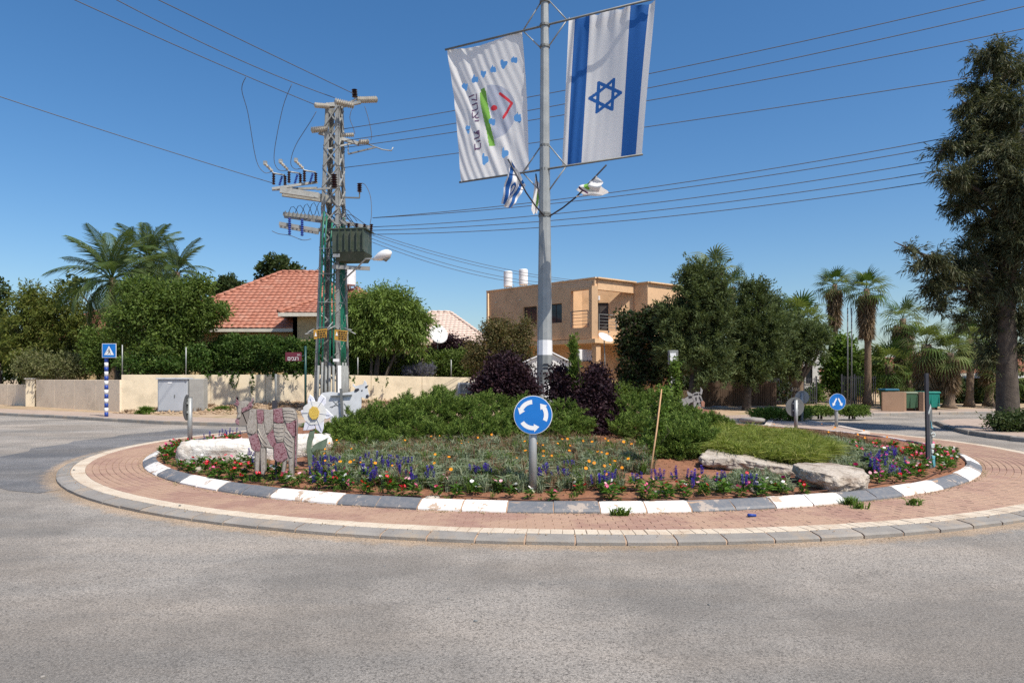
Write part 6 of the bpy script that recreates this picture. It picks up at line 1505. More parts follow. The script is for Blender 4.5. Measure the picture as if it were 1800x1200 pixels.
# stakes
for i, (x0, y0, x1, y1, Y) in enumerate(((1143, 832, 1163, 684, 9.9),)):
    mb = MB(); mb.tube([W(x0, y0, Y), W((x0 + x1) / 2 + 1, (y0 + y1) / 2, Y + .3), W(x1, y1, Y + .6)], [.014, .013, .011], 7); o = mb.build('stake', pm('stake_wood', (.42, .24, .12), (.5, .32, .17), .8, 9), None, smooth=True); tag(o, 'thin leaning wooden stake in front of the junipers', 'stake')
mb = MB(); mb.tube([W(1014, 792, 15.2), W(1007, 640, 15.4)], .018, 6); o = mb.build('stake', M['stem'], None, smooth=True); tag(o, 'thin green stake supporting the young slender cypress', 'stake')
# ---------------------------------------------------------------- trees and shrubs round the roundabout
def gb(px, Y, z=.3): return Vector((at(px, Y), Y, z))
GL = 'garden trees along the wall'
def TR(name, label, cat, px, Y, lst, n, L, Wd, leaf, r=.12, zb=.3, **kw):
    return tree(name, label, cat, gb(px, Y, zb), pxblobs(lst, Y), n, L, Wd, leaf, r, **kw)
# left group
TR('broadleaf_tree', 'dark leafy tree cut by the left edge of the view', 'tree', 2, 46, [(0, 520, 16, 42), (-14, 560, 30, 40), (-10, 600, 26, 40)], 5000, .26, .13, 'dark', .15)
TR('broadleaf_tree', 'golden green feathery tree left of the feather palm', 'tree', 95, 44, [(105, 545, 46, 44), (62, 560, 46, 52), (30, 590, 42, 50), (120, 600, 44, 50), (75, 620, 60, 40), (140, 570, 22, 30), (55, 522, 26, 22)], 26000, .28, .07, 'golden', .16, mode='spray', clump=.5, up=.1, droop=.25)
TR('shrub', 'olive green shrub hanging over the side street wall', 'shrub', 105, 40, [(105, 642, 45, 24), (60, 640, 35, 28), (140, 645, 30, 20)], 9000, .16, .07, 'olive', .05, tm='trunk', clump=.3)
TR('shrub', 'green bush at the far left by the gate', 'shrub', 25, 47, [(35, 635, 34, 34), (5, 645, 26, 30)], 6000, .2, .1, 'ash', .06)
TR('shrub', 'dull brown-green bush behind the striped sign post', 'shrub', 172, 37, [(170, 630, 26, 32), (190, 610, 24, 34), (160, 600, 20, 30)], 7000, .17, .08, 'ash', .05)
TR('broadleaf_tree', 'spreading light green tree behind the wall and grey cabinet', 'tree', 268, 35.6, [(265, 545, 62, 44), (322, 525, 52, 34), (225, 575, 44, 44), (300, 590, 56, 46), (345, 560, 36, 30), (372, 548, 32, 22), (250, 510, 40, 24), (285, 625, 62, 28), (350, 500, 24, 14)], 34000, .21, .085, 'ash', .16, group=None, clump=.34)
TR('shrub', 'dark undergrowth on the wall left of the hedge', 'shrub', 290, 34.8, [(240, 640, 34, 18), (300, 642, 40, 18), (345, 630, 20, 26)], 7000, .15, .08, 'ficus', .04)
TR('broadleaf_tree', 'round dark green treetop rising behind the red roof', 'tree', 490, 62, [(490, 470, 36, 26), (470, 480, 22, 20), (512, 482, 20, 18), (490, 510, 40, 30)], 7000, .34, .17, 'dark', .2)
TR('broadleaf_tree', 'small dark treetop left of the red roof peak', 'tree', 402, 60, [(402, 502, 26, 18), (385, 512, 26, 16), (420, 508, 18, 14), (400, 530, 30, 20)], 4500, .3, .15, 'dark', .2)
TR('broadleaf_tree', 'dark conifer-like treetop just left of the mast', 'tree', 553, 58, [(552, 490, 10, 14), (553, 510, 12, 14)], 1200, .3, .1, 'dark', .1)
TR('broadleaf_tree', 'feathery green pepper tree with several stems right of the mast', 'tree', 655, 36.9, [(662, 545, 50, 34), (705, 548, 42, 34), (630, 560, 34, 34), (690, 585, 50, 30), (640, 598, 28, 26), (735, 565, 26, 26), (615, 530, 24, 18), (725, 595, 24, 28), (675, 522, 40, 16)], 34000, .24, .06, 'pepper', .09, stems=4, mode='spray', clump=.5, up=.0, droop=.35, fork=.6)
def hedge(label, lst, Y, n, leaf='ficus', L=.13, **kw):
    c = pxblobs(lst, Y, .5); t = root('hedge', label, 'hedge', gb(lst[0][0], Y, .4)); mb = MB()
    for b in c:
        p = Vector(b[0]); mb.tube([Vector((p.x, p.y, .3)), p], [.05, .02], 6)
    mb.build('stem', M['trunk'], t, smooth=True); quads(cloud(c, n, L, L * .6, shell=.72, clump=.2, rough=.15, **kw), 'foliage', LF[leaf], t); return t
hedge('dense dark green hedge spilling over the cream wall left of the mast', [(385, 630, 32, 36), (430, 625, 40, 34), (475, 625, 40, 32), (520, 628, 38, 34), (550, 630, 26, 34), (408, 608, 30, 20), (455, 606, 36, 16), (365, 640, 16, 24)], 36.3, 38000)
hedge('dark green hedge between the mast and the pepper tree', [(610, 630, 26, 34), (640, 640, 26, 26), (625, 612, 20, 18)], 37.6, 14000)
hedge('low green hedge on the wall under the satellite dish', [(705, 645, 34, 20), (740, 640, 36, 22), (780, 640, 34, 24), (815, 640, 32, 26), (850, 640, 30, 28)], 38.4, 26000, 'ash')
# trailing shoots over the wall face
def trailing(label, spots, Y, leaf='ficus'):
    P = []; t = root('trailing_vine', label, 'vine', W(spots[0][0], 660, Y)); mb = MB()
    for (x0, x1, ya, yb, m_) in spots:
        for k in range(m_):
            x = random.uniform(x0, x1); l = random.uniform(.3, 1) * (yb - ya); YY = Y + (x - 209) / 621 * 3.8 if Y < 35 else Y
            for q in range(int(4 + l * 1.1)):
                f = random.random(); p = W(x + math.sin(f * 5 + k) * 1.5, ya + l * f, YY - .08 - random.random() * .1); P.append(p)
            mb.tube([W(x, ya - 3, YY - .05), W(x + 1, ya + l * .5, YY - .09), W(x, ya + l, YY - .07)], .008, 4)
    mb.build('stem', M['trunk'], t, smooth=True)
    P = np.array([tuple(p) for p in P]); n = len(P); quads(leaves(P, nrm(unit(n) + np.array([0, -.3, -.6])), nrm(unit(n) + np.array([0, -1.0, .2])), .12, .075), 'foliage', LF[leaf], t)
trailing('leafy shoots trailing down the cream wall from the dark hedge', [(362, 372, 655, 668, 3), (404, 420, 655, 684, 4), (440, 450, 655, 700, 2), (466, 525, 655, 668, 11), (380, 400, 655, 664, 4), (528, 560, 655, 664, 4)], 32.9)
trailing('few leafy shoots trailing down the wall right of the mast', [(605, 625, 660, 676, 4), (655, 680, 663, 680, 3)], 32.9)
def plain_shrub(name, label, px, Y, lst, n, L, Wd, leaf, zb=.3, stem=.03, **kw):
    return TR(name, label, 'shrub', px, Y, lst, n, L, Wd, leaf, stem, zb=zb, stems=3, fork=.5, **kw)
plain_shrub('shrub', 'dark purple plum shrub below the white satellite dish', 790, 40.5, [(785, 605, 24, 20), (815, 612, 24, 18), (765, 612, 16, 16), (795, 628, 34, 16)], 7000, .16, .08, 'plum')
plain_shrub('shrub', 'tall brownish olive shrub in front of the tan building wall', 885, 34.5, [(885, 600, 38, 38), (850, 625, 36, 34), (915, 615, 26, 40), (925, 580, 12, 26), (870, 580, 26, 22), (895, 640, 44, 26)], 26000, .14, .055, 'brownish', clump=.3)
plain_shrub('lavender_bush', 'pale violet lavender bush on top of the cream wall', 735, 37.2, [(740, 653, 22, 10), (722, 655, 14, 7)], 3500, .22, .02, 'lavender', zb=.6, mode='spray', clump=.2, up=1.2)
# beside the tan building
plain_shrub('magnolia_tree', 'dark glossy-leaved tree in front of the tan building balcony', 1125, 33, [(1118, 578, 26, 30), (1140, 610, 34, 34), (1100, 560, 14, 14), (1120, 650, 34, 30), (1150, 560, 24, 26), (1105, 600, 20, 24), (1160, 650, 24, 30)], 11000, .22, .11, 'magnolia', stem=.06)
def conif(label, px, Y, lst, n, px_t=None, zb=.2, r=.2, **kw):
    return TR('cypress_tree', label, 'tree', px_t or px, Y, lst, n, 1.0 * .17, .05, 'cypress', r, zb=zb, mode='spray', clump=.40, kper=60, up=.35, shell=.66, rough=.5, fork=.35, **kw)
conif('tall dense dark cypress-like tree with pointed top right of the tan building', 1215, 31.5, [(1225, 520, 40, 44), (1205, 570, 46, 50), (1255, 560, 40, 50), (1212, 490, 16, 34), (1235, 485, 22, 26), (1265, 510, 20, 30), (1190, 615, 40, 44), (1245, 630, 46, 44), (1210, 468, 6, 16), (1180, 560, 24, 34), (1268, 480, 8, 14)], 60000, zb=.15)
conif('dense dark cypress-like tree with a flared trunk in the middle of the dark group', 1312, 33, [(1320, 560, 46, 46), (1300, 610, 46, 44), (1345, 610, 40, 46), (1328, 525, 26, 30), (1308, 502, 10, 18), (1340, 512, 16, 18), (1285, 560, 24, 40), (1360, 570, 24, 36), (1318, 650, 46, 26)], 56000, zb=.15)
conif('rounded dark tree with low crown beside the white building', 1397, 34.5, [(1405, 600, 42, 34), (1430, 595, 26, 24), (1372, 620, 30, 34), (1385, 640, 26, 26), (1415, 625, 18, 18), (1385, 575, 24, 20), (1450, 590, 16, 16)], 36000, zb=.15)
conif('background dark tree closing the gap behind the dark group', 1370, 43, [(1270, 600, 50, 44), (1370, 560, 50, 40), (1325, 640, 60, 40), (1250, 655, 60, 34), (1410, 560, 30, 24)], 26000)
TR('broadleaf_tree', 'bright green leafy bush beside the white building', 'tree', 1465, 43, [(1472, 640, 28, 36), (1468, 668, 26, 26), (1480, 610, 22, 26), (1490, 665, 24, 28)], 9000, .24, .12, 'weed', .08)
TR('shrub', 'small yellow-green bush under the white building window', 'shrub', 1430, 40, [(1430, 692, 18, 16), (1418, 700, 12, 12)], 2500, .16, .08, 'weed', .04)
TR('shrub', 'green shrubbery mass behind the iron gate', 'shrub', 1520, 44, [(1510, 640, 22, 30), (1540, 640, 24, 26), (1500, 680, 24, 24), (1550, 670, 22, 20)], 8000, .22, .1, 'ash', .06)
TR('shrub', 'dark undergrowth behind the picket fence', 'shrub', 1260, 38.2, [(1240, 680, 50, 34), (1310, 680, 44, 34), (1365, 685, 30, 30), (1200, 685, 30, 32), (1280, 655, 60, 24)], 16000, .2, .1, 'magnolia', .06)
TR('shrub', 'dark green planting behind the right-hand palms', 'shrub', 1700, 43, [(1640, 690, 40, 28), (1700, 690, 50, 30), (1760, 690, 40, 30), (1600, 668, 30, 16), (1800, 690, 40, 30)], 14000, .22, .1, 'dark', .06)
TR('broadleaf_tree', 'distant dark tree line behind the right-hand palms', 'tree', 1680, 70, [(1560, 660, 50, 26), (1640, 640, 50, 24), (1720, 645, 60, 30), (1800, 640, 60, 36)], 11000, .45, .22, 'dark', .2)
TR('broadleaf_tree', 'distant tree line behind the tan wall left side', 'tree', 300, 75, [(60, 600, 80, 46), (200, 620, 80, 40), (330, 620, 70, 40), (130, 500, 30, 14)], 12000, .5, .25, 'dark', .3)
# palms
GP = 'palms'
palm('feather palm with arching fronds behind the golden tree, the nearer of two', 193, 655, 488, 40, .2, GP, nf=28, kind='feather', scale=1.22, zb=.3, lean=4)
palm('darker feather palm rising behind the ash tree right of the nearer one', 262, 655, 452, 45, .2, GP, nf=30, kind='feather', scale=.98, zb=.3)
palm('drooping pale feather palm just left of the red roof', 312, 655, 478, 43, .18, GP, nf=24, kind='feather', scale=.85, zb=.3)
FP = 'fan palms on the right'
palm('fan palm tip showing above the tall dark cypress-like tree', 1252, 700, 478, 42, .25, FP, nf=12, scale=1.0, zb=.2)
palm('fan palm showing between the two tall dark trees', 1287, 700, 505, 41, .22, FP, nf=10, scale=.8, zb=.2)
palm('bright green fan palm top above the rounded dark tree', 1404, 715, 560, 38, .22, FP, nf=24, scale=.95, zb=.2, pale=.05)
palm('tall fan palm with dense round crown, left of the pair against the sky', 1467, 715, 500, 44, .17, FP, nf=28, scale=.72, zb=.2, skirt=2.2, pale=.1)
palm('tall fan palm with shaggy brown skirt, right of the pair against the sky', 1525, 718, 508, 38.5, .19, FP, nf=27, scale=.74, zb=.15, skirt=2.2, lean=-2)
palm('half dead fan palm with brown hanging leaves behind the casuarina branch', 1587, 715, 560, 40, .2, FP, nf=18, scale=.8, zb=.2, skirt=2.6, pale=.5)
palm('short bushy fan palm behind the brown bin enclosure, left one', 1562, 712, 640, 39.5, .24, FP, nf=24, scale=1.0, zb=.2)
palm('short bushy fan palm behind the brown bin enclosure, right one', 1597, 714, 668, 38.6, .2, FP, nf=18, scale=.7, zb=.2)
palm('drooping fan palm left of the dark decorated post', 1628, 722, 605, 36, .3, FP, nf=22, scale=.8, zb=.2, pale=.5, skirt=2.0)
palm('drooping pale fan palm right of the dark decorated post', 1668, 722, 620, 35.5, .26, FP, nf=22, scale=.75, zb=.2, pale=.6, skirt=1.5)
palm('fan palm with a slim trunk left of the casuarina trunk', 1704, 720, 595, 38, .2, FP, nf=26, scale=.75, zb=.2, pale=.35, skirt=1.0)
palm('shaggy fan palm just behind the casuarina trunk', 1738, 720, 600, 38.5, .22, FP, nf=24, scale=.75, zb=.2, pale=.3, skirt=1.8)
palm('small fan palm top peeping over the others by the casuarina', 1706, 715, 562, 46, .18, FP, nf=14, scale=.8, zb=.2)
palm('low leafy fan palm in the shrubs at the far right edge', 1768, 715, 665, 37, .2, FP, nf=18, scale=.7, zb=.2)
# casuarina: trunk and drooping needle masses
cz = pxblobs([(1745, 100, 42, 36, 0), (1790, 130, 44, 40, .5), (1700, 185, 26, 24, 0), (1725, 165, 44, 36, .3), (1770, 190, 60, 44, -.4), (1700, 250, 52, 34, .2), (1665, 262, 34, 16, 0), (1760, 270, 60, 40, -.6), (1680, 310, 44, 26, -.3), (1735, 330, 56, 36, .5), (1690, 362, 34, 26, .1), (1790, 340, 54, 50, -.8), (1720, 400, 30, 30, .3), (1750, 440, 48, 40, .4), (1800, 430, 60, 60, -.5), (1765, 500, 44, 44, .2), (1700, 430, 22, 20, 0), (1642, 460, 44, 26, -.2), (1605, 440, 22, 12, -.2), (1668, 490, 40, 28, .1), (1640, 505, 26, 30, .1), (1690, 465, 30, 24, .1), (1655, 540, 16, 26, .1), (1790, 560, 40, 46, .3), (1815, 250, 50, 70, .6), (1820, 500, 50, 60, .2), (1850, 350, 60, 90, .4), (1750, 570, 22, 34, .6), (1870, 200, 50, 90, .2), (1770, 620, 30, 26, .5), (1740, 560, 26, 44, .7), (1815, 600, 30, 50, .2), (1700, 330, 40, 40, .7), (1770, 400, 60, 50, .5), (1740, 480, 34, 50, .6), (1795, 330, 50, 60, -.9), (1718, 520, 36, 50, .3), (1708, 470, 30, 40, .2), (1690, 560, 14, 22, .3), (1740, 620, 26, 34, .6), (1745, 240, 50, 50, .2), (1705, 215, 30, 30, 0)], 21.5, .9)
ct = root('casuarina_tree', 'big casuarina with drooping grey-green needle masses at the right edge', 'tree', gb(1772, 21.8, .13))
mb = MB(); b0 = gb(1772, 21.8, .1); P = [b0 + Vector((0, 0, -.1)), b0 + Vector((0, 0, .25)), W(1770, 660, 21.8), W(1768, 540, 21.8), W(1775, 400, 21.7), W(1762, 260, 21.7), W(1752, 150, 21.7), W(1745, 95, 21.7)]
mb.tube(P, [.46, .34, .29, .27, .23, .16, .09, .03], 12)
for b in cz:
    c = Vector(b[0])
    if c.z < 4.6: continue
    k = min(range(2, 8), key=lambda i: abs(P[i].z - (c.z - 1.0))); s = P[k]; m1 = s.lerp(c, .55) + Vector((0, 0, .25)); mb.tube([s, m1, c, c + (c - s) * .2 + Vector((0, 0, -.1))], [.10, .07, .04, .01], 6)
mb.build('trunk', M['trunk'], ct, smooth=True)
quads(cloud([(b_[0], tuple(x * .86 for x in b_[1])) for b_ in cz], 125000, .18, .03, mode='spray', clump=.30, kper=40, up=.25, droop=.45, shell=.4, rough=.6), 'crown', LF['casuarina'], ct)
plain_shrub('shrub', 'low dark green bush round the foot of the casuarina', 1790, 21, [(1765, 742, 22, 9), (1800, 740, 30, 10), (1835, 742, 30, 10)], 9000, .1, .05, 'dark', zb=.13)
# low greenery on the far verges
def tuft(label, px, py, rx, ry, n, leaf, z=.2, name='ground_plant', Y=None, L=(.12, .3)):
    Y = Y or F * (EYE - z) / (py - HY); c = Vector((at(px, Y), Y, z - .03)); k = Y / F; m_ = n
    a = RNG.uniform(0, 2 * PI, m_); r = RNG.random(m_) * (0.6 + 0.4 * np.sin(a * 3 + px)); P = np.stack([c.x + np.cos(a) * r * rx * k, c.y + np.sin(a) * r * ry, np.full(m_, c.z)], 1)
    B_ = [blades(P[r < q], L[0] * f, L[1] * f, .025, .9) for q, f in ((.35, 1.0), (.8, .6), (1.1, .35))]; o = quads(np.concatenate(B_), name, LF[leaf]); return tag(o, label, 'plant', kind=None)
tuft('green weed tuft at the foot of the wall left of the grey cabinet', 256, 727, 20, .5, 1400, 'weed', .14, L=(.2, .5))
tuft('dry and green weeds on the stony bank right of the cabinet', 392, 722, 34, .8, 2600, 'weed', .25, L=(.1, .35))
for i, (px, py, rx) in enumerate(((1345, 727, 30), (1440, 722, 40), (1500, 722, 26), (1395, 728, 30))):
    Y = F * 1.5 / (py - HY + 6); plain_shrub('ground_cover_plant', ['low bright ground cover at the left end of the verge garden', 'low juniper-like shrub in the verge garden behind the blue arrow sign', 'low shrub at the right end of the verge garden', 'low ground cover behind the two grey sign backs'][i], px, Y, [(px, py, rx, 3.5), (px + 12, py - 1, rx * .6, 4), (px - 14, py, rx * .5, 3)], 7000, .09, .035, 'juniper' if i else 'weed', zb=.15, mode='spray', clump=.15)
plain_shrub('shrub', 'green plants at the foot of the tan building terrace', 1095, 32, [(1090, 690, 30, 16), (1120, 695, 30, 12), (1060, 690, 20, 14)], 6000, .14, .07, 'ash')
tuft('grass tuft between the daisy and the white cow', 545, 757, 22, .6, 1800, 'weed', .15, L=(.15, .35), Y=21.5)

# ---------------------------------------------------------------- planting on the roundabout
def juniper(label, px, Y, lst, n, kd=.9, **kw):
    bl = pxblobs(lst, Y, kd); zb = bedz(at(px, Y), Y); t = root('juniper_shrub', label, 'shrub', (at(px, Y), Y, zb), 'spreading junipers on the roundabout'); mb = MB()
    for b in bl:
        c = Vector(b[0]); s = Vector((at(px, Y) + random.uniform(-.3, .3), Y + random.uniform(-.2, .3), zb)); mb.tube([s, s.lerp(c, .5) + Vector((0, 0, .05)), c], [.05, .035, .015], 6)
    mb.build('stem', M['trunk'], t, smooth=True)
    quads(cloud(bl, int(n * 1.35), .058, .0125, mode='spray', clump=.085, kper=64, up=.12, shell=.86, rough=.34), 'foliage', LF['juniper'], t)
juniper('wide low juniper mass left of the roundabout sign, left part', 650, 13.6, [(640, 750, 52, 34, .2), (610, 770, 46, 26, -.2), (690, 745, 50, 38, .4), (660, 778, 60, 24, -.5), (590, 760, 30, 22, 0), (715, 720, 40, 26, 1.2)], 70000)
juniper('wide low juniper mass left of the roundabout sign, middle part', 800, 13.8, [(765, 730, 56, 40, .6), (820, 735, 56, 38, .6), (790, 770, 66, 30, -.3), (745, 765, 44, 32, -.3), (860, 760, 50, 32, 0), (770, 705, 40, 20, 1.5), (850, 715, 44, 24, 1.2)], 84000)
juniper('low juniper directly behind the blue roundabout sign', 950, 13.8, [(905, 750, 44, 36, .3), (960, 760, 50, 34, 0), (1005, 755, 36, 34, .3), (930, 725, 40, 28, 1), (985, 730, 34, 26, 1), (900, 775, 44, 24, -.3)], 60000)
juniper('juniper behind the plum shrub on the right half of the bed', 1150, 14.6, [(1100, 730, 36, 36, .5), (1150, 715, 44, 28, 1), (1120, 760, 44, 34, -.3), (1200, 735, 40, 24, 1), (1180, 760, 50, 36, 0)], 56000)
juniper('front rounded juniper beside the leaning stake', 1190, 12.0, [(1190, 780, 54, 34, 0), (1165, 765, 36, 28, .3), (1220, 770, 38, 28, .2), (1200, 750, 40, 18, .6), (1150, 790, 26, 22, -.1)], 44000)
juniper('low juniper at the right edge stretching towards the traffic island', 1250, 15.5, [(1240, 745, 36, 16, 0), (1270, 752, 26, 14, 0), (1215, 745, 34, 20, .3)], 26000)
def plum(label, px, Y, lst, n):
    bl = pxblobs(lst, Y, .9); zb = bedz(at(px, Y), Y); t = root('plum_shrub', label, 'shrub', (at(px, Y), Y, zb), 'purple-leaved plum shrubs')
    mb = MB()
    for b in bl:
        c = Vector(b[0]); s = Vector((at(px, Y) + random.uniform(-.2, .2), Y + random.uniform(-.2, .2), zb)); mb.tube([s, s.lerp(c, .5), c, c + Vector((random.uniform(-.2, .2), 0, .35))], [.04, .03, .015, .005], 6)
    mb.build('stem', M['trunk'], t, smooth=True); quads(cloud(bl, n, .085, .045, clump=.17, up=.2, shell=.45, rough=.4), 'foliage', LF['plum'], t)
plum('purple-leaved plum shrub left of the tall pole', 880, 16.6, [(880, 665, 34, 34, 0), (855, 680, 24, 24, 0), (912, 668, 24, 30, .2), (890, 640, 26, 16, .3), (915, 690, 30, 24, 0)], 24000)
plum('purple-leaved plum shrub right of the tall pole', 1030, 15.4, [(1000, 690, 32, 36, 0), (1045, 700, 36, 44, -.2), (1030, 740, 40, 40, -.4), (1065, 725, 24, 36, -.2), (985, 665, 16, 20, .2), (1050, 665, 20, 20, 0), (1045, 775, 26, 20, -.5)], 36000)
# slender young cypress
yc = pxblobs([(1009, 612, 5, 22), (1010, 645, 7, 28), (1012, 685, 8, 26), (1014, 720, 7, 22)], 15.2, 1.0); tree('young_cypress', 'young slender columnar cypress tied to a stake right of the pole', 'tree', gb(1013, 15.2, bedz(at(1013, 15.2), 15.2)), yc, 6000, .1, .02, 'juniper', .02, mode='spray', clump=.08, up=1.3, shell=.2, crown='crown')
yv = pxblobs([(1186, 650, 4, 22), (1188, 690, 5, 26), (1190, 730, 6, 24)], 20.1, 1.0); tree('climbing_vine', 'green vine climbing the electrical box post', 'vine', gb(1188, 20.1, .3), yv, 4000, .09, .04, 'weed', .015, clump=.1, shell=.2, crown='foliage', tm='trunk')
yw = pxblobs([(1166, 690, 6, 14), (1160, 720, 6, 14), (1156, 750, 7, 16), (1150, 790, 5, 14)], 10.6, 1.0); tree('climbing_vine', 'thin vine twining up the leaning wooden stake', 'vine', gb(1150, 10.6, .3), yw, 1800, .06, .03, 'weed', .008, clump=.08, shell=.1, crown='foliage')
# grassy and leafy ground covers
def proj(P): return 900 + P[:, 0] / P[:, 1] * F, HY - (P[:, 2] - EYE) / P[:, 1] * F
def in_poly(x, y, poly):
    r = np.zeros(len(x), bool); n = len(poly)
    for i in range(n):
        (x0, y0), (x1, y1) = poly[i], poly[(i + 1) % n]; c = (y0 > y) != (y1 > y)
        r ^= c & (x < (x1 - x0) * (y - y0) / ((y1 - y0) + 1e-9) + x0)
    return r
def fldt(n, poly, clumpy=0.0, per=26, rad=.045):
    """scatter points in rosettes: every tuft has its own height"""
    c = fld(max(1, n // per), poly, clumpy); i = np.repeat(np.arange(len(c)), per); a = RNG.uniform(0, 2 * PI, len(i)); r = RNG.random(len(i)) * rad
    P = c[i].copy(); P[:, 0] += np.cos(a) * r; P[:, 1] += np.sin(a) * r; P[:, 2] += (RNG.random(len(c)) ** 2 * .11 - .04)[i]
    return P
def fld(n, poly, clumpy=0.0):
    """scatter ground points on the bed inside a ground-plan polygon (x, y)"""
    poly = [(G(px, py, .25).x, G(px, py, .25).y) for px, py in poly]
    xs = [p[0] for p in poly]; ys = [p[1] for p in poly]; x = RNG.uniform(min(xs), max(xs), n * 3); y = RNG.uniform(min(ys), max(ys), n * 3)
    k = in_poly(x, y, poly) & (np.hypot(x - BX, y - CY) < RB - .12)
    if clumpy:
        nz = np.array([noise.noise(Vector((a * 2.6, b * 2.6, 7))) for a, b in zip(x, y)]); k &= nz > -clumpy + RNG.uniform(-.2, .2, len(x))
    x, y = x[k][:n], y[k][:n]; r = np.hypot(x - BX, y - CY) / RB; z = .155 + .42 * np.clip(1 - r * r, 0, 1)
    return np.stack([x, y, z], 1)
A_main = [(540, 800), (700, 800), (850, 800), (1030, 805), (1130, 810), (1150, 838), (1100, 856), (950, 861), (800, 859), (650, 851), (560, 839)]
gz = quads(blades(fldt(42000, A_main, .25, 30, .05), .08, .26, .013, 1.0), 'gazania_ground_cover', LF['gazania']); tag(gz, 'grey-green gazania foliage filling the middle of the bed in front of the junipers', 'ground cover', kind='stuff')
o = quads(blades(fld(5200, [(560, 795), (1000, 797), (1140, 812), (1150, 828), (950, 828), (560, 815)], .2), .18, .32, .008, .6), 'dry_flower_stalks', LF['dry']); tag(o, 'dry brown flower stalks at the foot of the junipers', 'ground cover', kind='stuff')
o = quads(blades(fldt(7000, [(1230, 848), (1330, 838), (1392, 840), (1390, 856), (1240, 858)], .5), .07, .16, .012, .9), 'gazania_ground_cover', LF['gazania']); tag(o, 'grey-green low foliage round the two right-hand rocks', 'ground cover', kind='stuff')
o = quads(blades(fldt(26000, [(1420, 812), (1370, 786), (1480, 784), (1560, 799), (1620, 820), (1560, 834), (1480, 828), (1430, 822)], 1), .08, .18, .014, .9), 'herb_ground_cover', LF['gazania']); tag(o, 'grey-green herb carpet on the right slope of the bed', 'ground cover', kind='stuff')
o = quads(blades(fld(9000, [(1320, 775), (1400, 767), (1480, 769), (1575, 790), (1575, 803), (1480, 787), (1380, 784)], 1), .06, .17, .012, .7), 'dry_flower_stalks', LF['dry']); tag(o, 'brown dried flower band along the rear right rim of the bed', 'ground cover', kind='stuff')
o = quads(blades(fldt(42000, [(1245, 822), (1240, 800), (1270, 787), (1330, 787), (1400, 793), (1475, 808), (1450, 824), (1420, 830), (1340, 827)], 2, 90, .05), .20, .45, .013, 1.2), 'ornamental_grass', LF['grass_yellow']); tag(o, 'bright yellow-green ornamental grass above the right-hand rocks', 'grass', kind='stuff')
o = quads(blades(fld(1500, [(1498, 868), (1545, 860), (1540, 880), (1505, 884)], 0), .12, .28, .01, .8), 'grass_tuft', LF['weed']); tag(o, 'green grass tuft right of the big boulder by the kerb', 'plant')
o = quads(blades(fldt(9000, [(290, 800), (330, 812), (420, 826), (560, 846), (700, 858), (900, 868), (1120, 866), (1230, 858), (1230, 872), (1000, 880), (700, 874), (450, 850), (300, 815)], .0, 14, .05), .04, .11, .010, 1.1), 'low_weeds', LF['weed']); tag(o, 'low sparse weeds and seedlings between the bedding plants', 'ground cover', kind='stuff')
o = quads(blades(fldt(9000, A_main, .1, 22, .05), .12, .27, .012, .8), 'gazania_ground_cover', LF['weed']); tag(o, 'fresh green tufts between the grey-green gazania foliage', 'ground cover', kind='stuff')
o = quads(blades(fldt(6000, A_main, .1, 16, .05), .12, .3, .010, .7), 'dry_flower_stalks', LF['dry']); tag(o, 'dry brown stalks between the gazania foliage', 'ground cover', kind='stuff')
# clods, grit and dry leaves on the soil
def crumbs(name, label, P, smin, smax, mat, squash=.7):
    n = len(P); s = RNG.uniform(smin, smax, n)[:, None, None] * RNG.uniform(.6, 1.4, (n, 6, 1))
    O = np.array([[1, 0, 0], [0, 1, 0], [-1, 0, 0], [0, -1, 0], [0, 0, squash], [0, 0, -squash]], float)[None] + RNG.normal(size=(n, 6, 3)) * .18
    V = O * s + P[:, None, :]; F8 = [(0, 1, 4), (1, 2, 4), (2, 3, 4), (3, 0, 4), (1, 0, 5), (2, 1, 5), (3, 2, 5), (0, 3, 5)]
    Q = np.concatenate([V[:, list(f), :] for f in F8], 0)
    o = quads(Q, name, mat); tag(o, label, kind='stuff'); return o
bed_all = [(100, 900), (100, 780), (500, 740), (1400, 740), (1850, 800), (1850, 890), (1300, 960), (500, 960)]
crumbs('soil_clods', 'loose red-brown clods and crumbs of soil all over the flower bed', fld(9000, bed_all), .008, .03, M['soil'])
crumbs('gravel', 'pale grit scattered on the bed soil', fld(900, bed_all), .005, .014, M['rock'])
P_ = fld(4500, bed_all); P_[:, 2] += .012; o = quads(leaves(P_, nrm(unit(len(P_)) * np.array([1, 1, .2])), nrm(unit(len(P_)) * .4 + np.array([0, 0, 1.])), .05, .025), 'dry_leaves', LF['dead']); tag(o, 'dry fallen leaves on the bed soil', kind='stuff')
a_ = RNG.uniform(-1.6, 1.6, 900); r_ = RNG.choice([RO - .2, RO + .03], 900) + np.abs(RNG.normal(size=900)) * .05
P_ = np.stack([1.2 + SX * r_ * np.sin(a_), CY - r_ * np.cos(a_), np.where(r_ > RO, .004, .082)], 1); crumbs('grit', 'sand grit and crumbs along the roundabout kerbs', P_, .003, .010, M['dirt'])
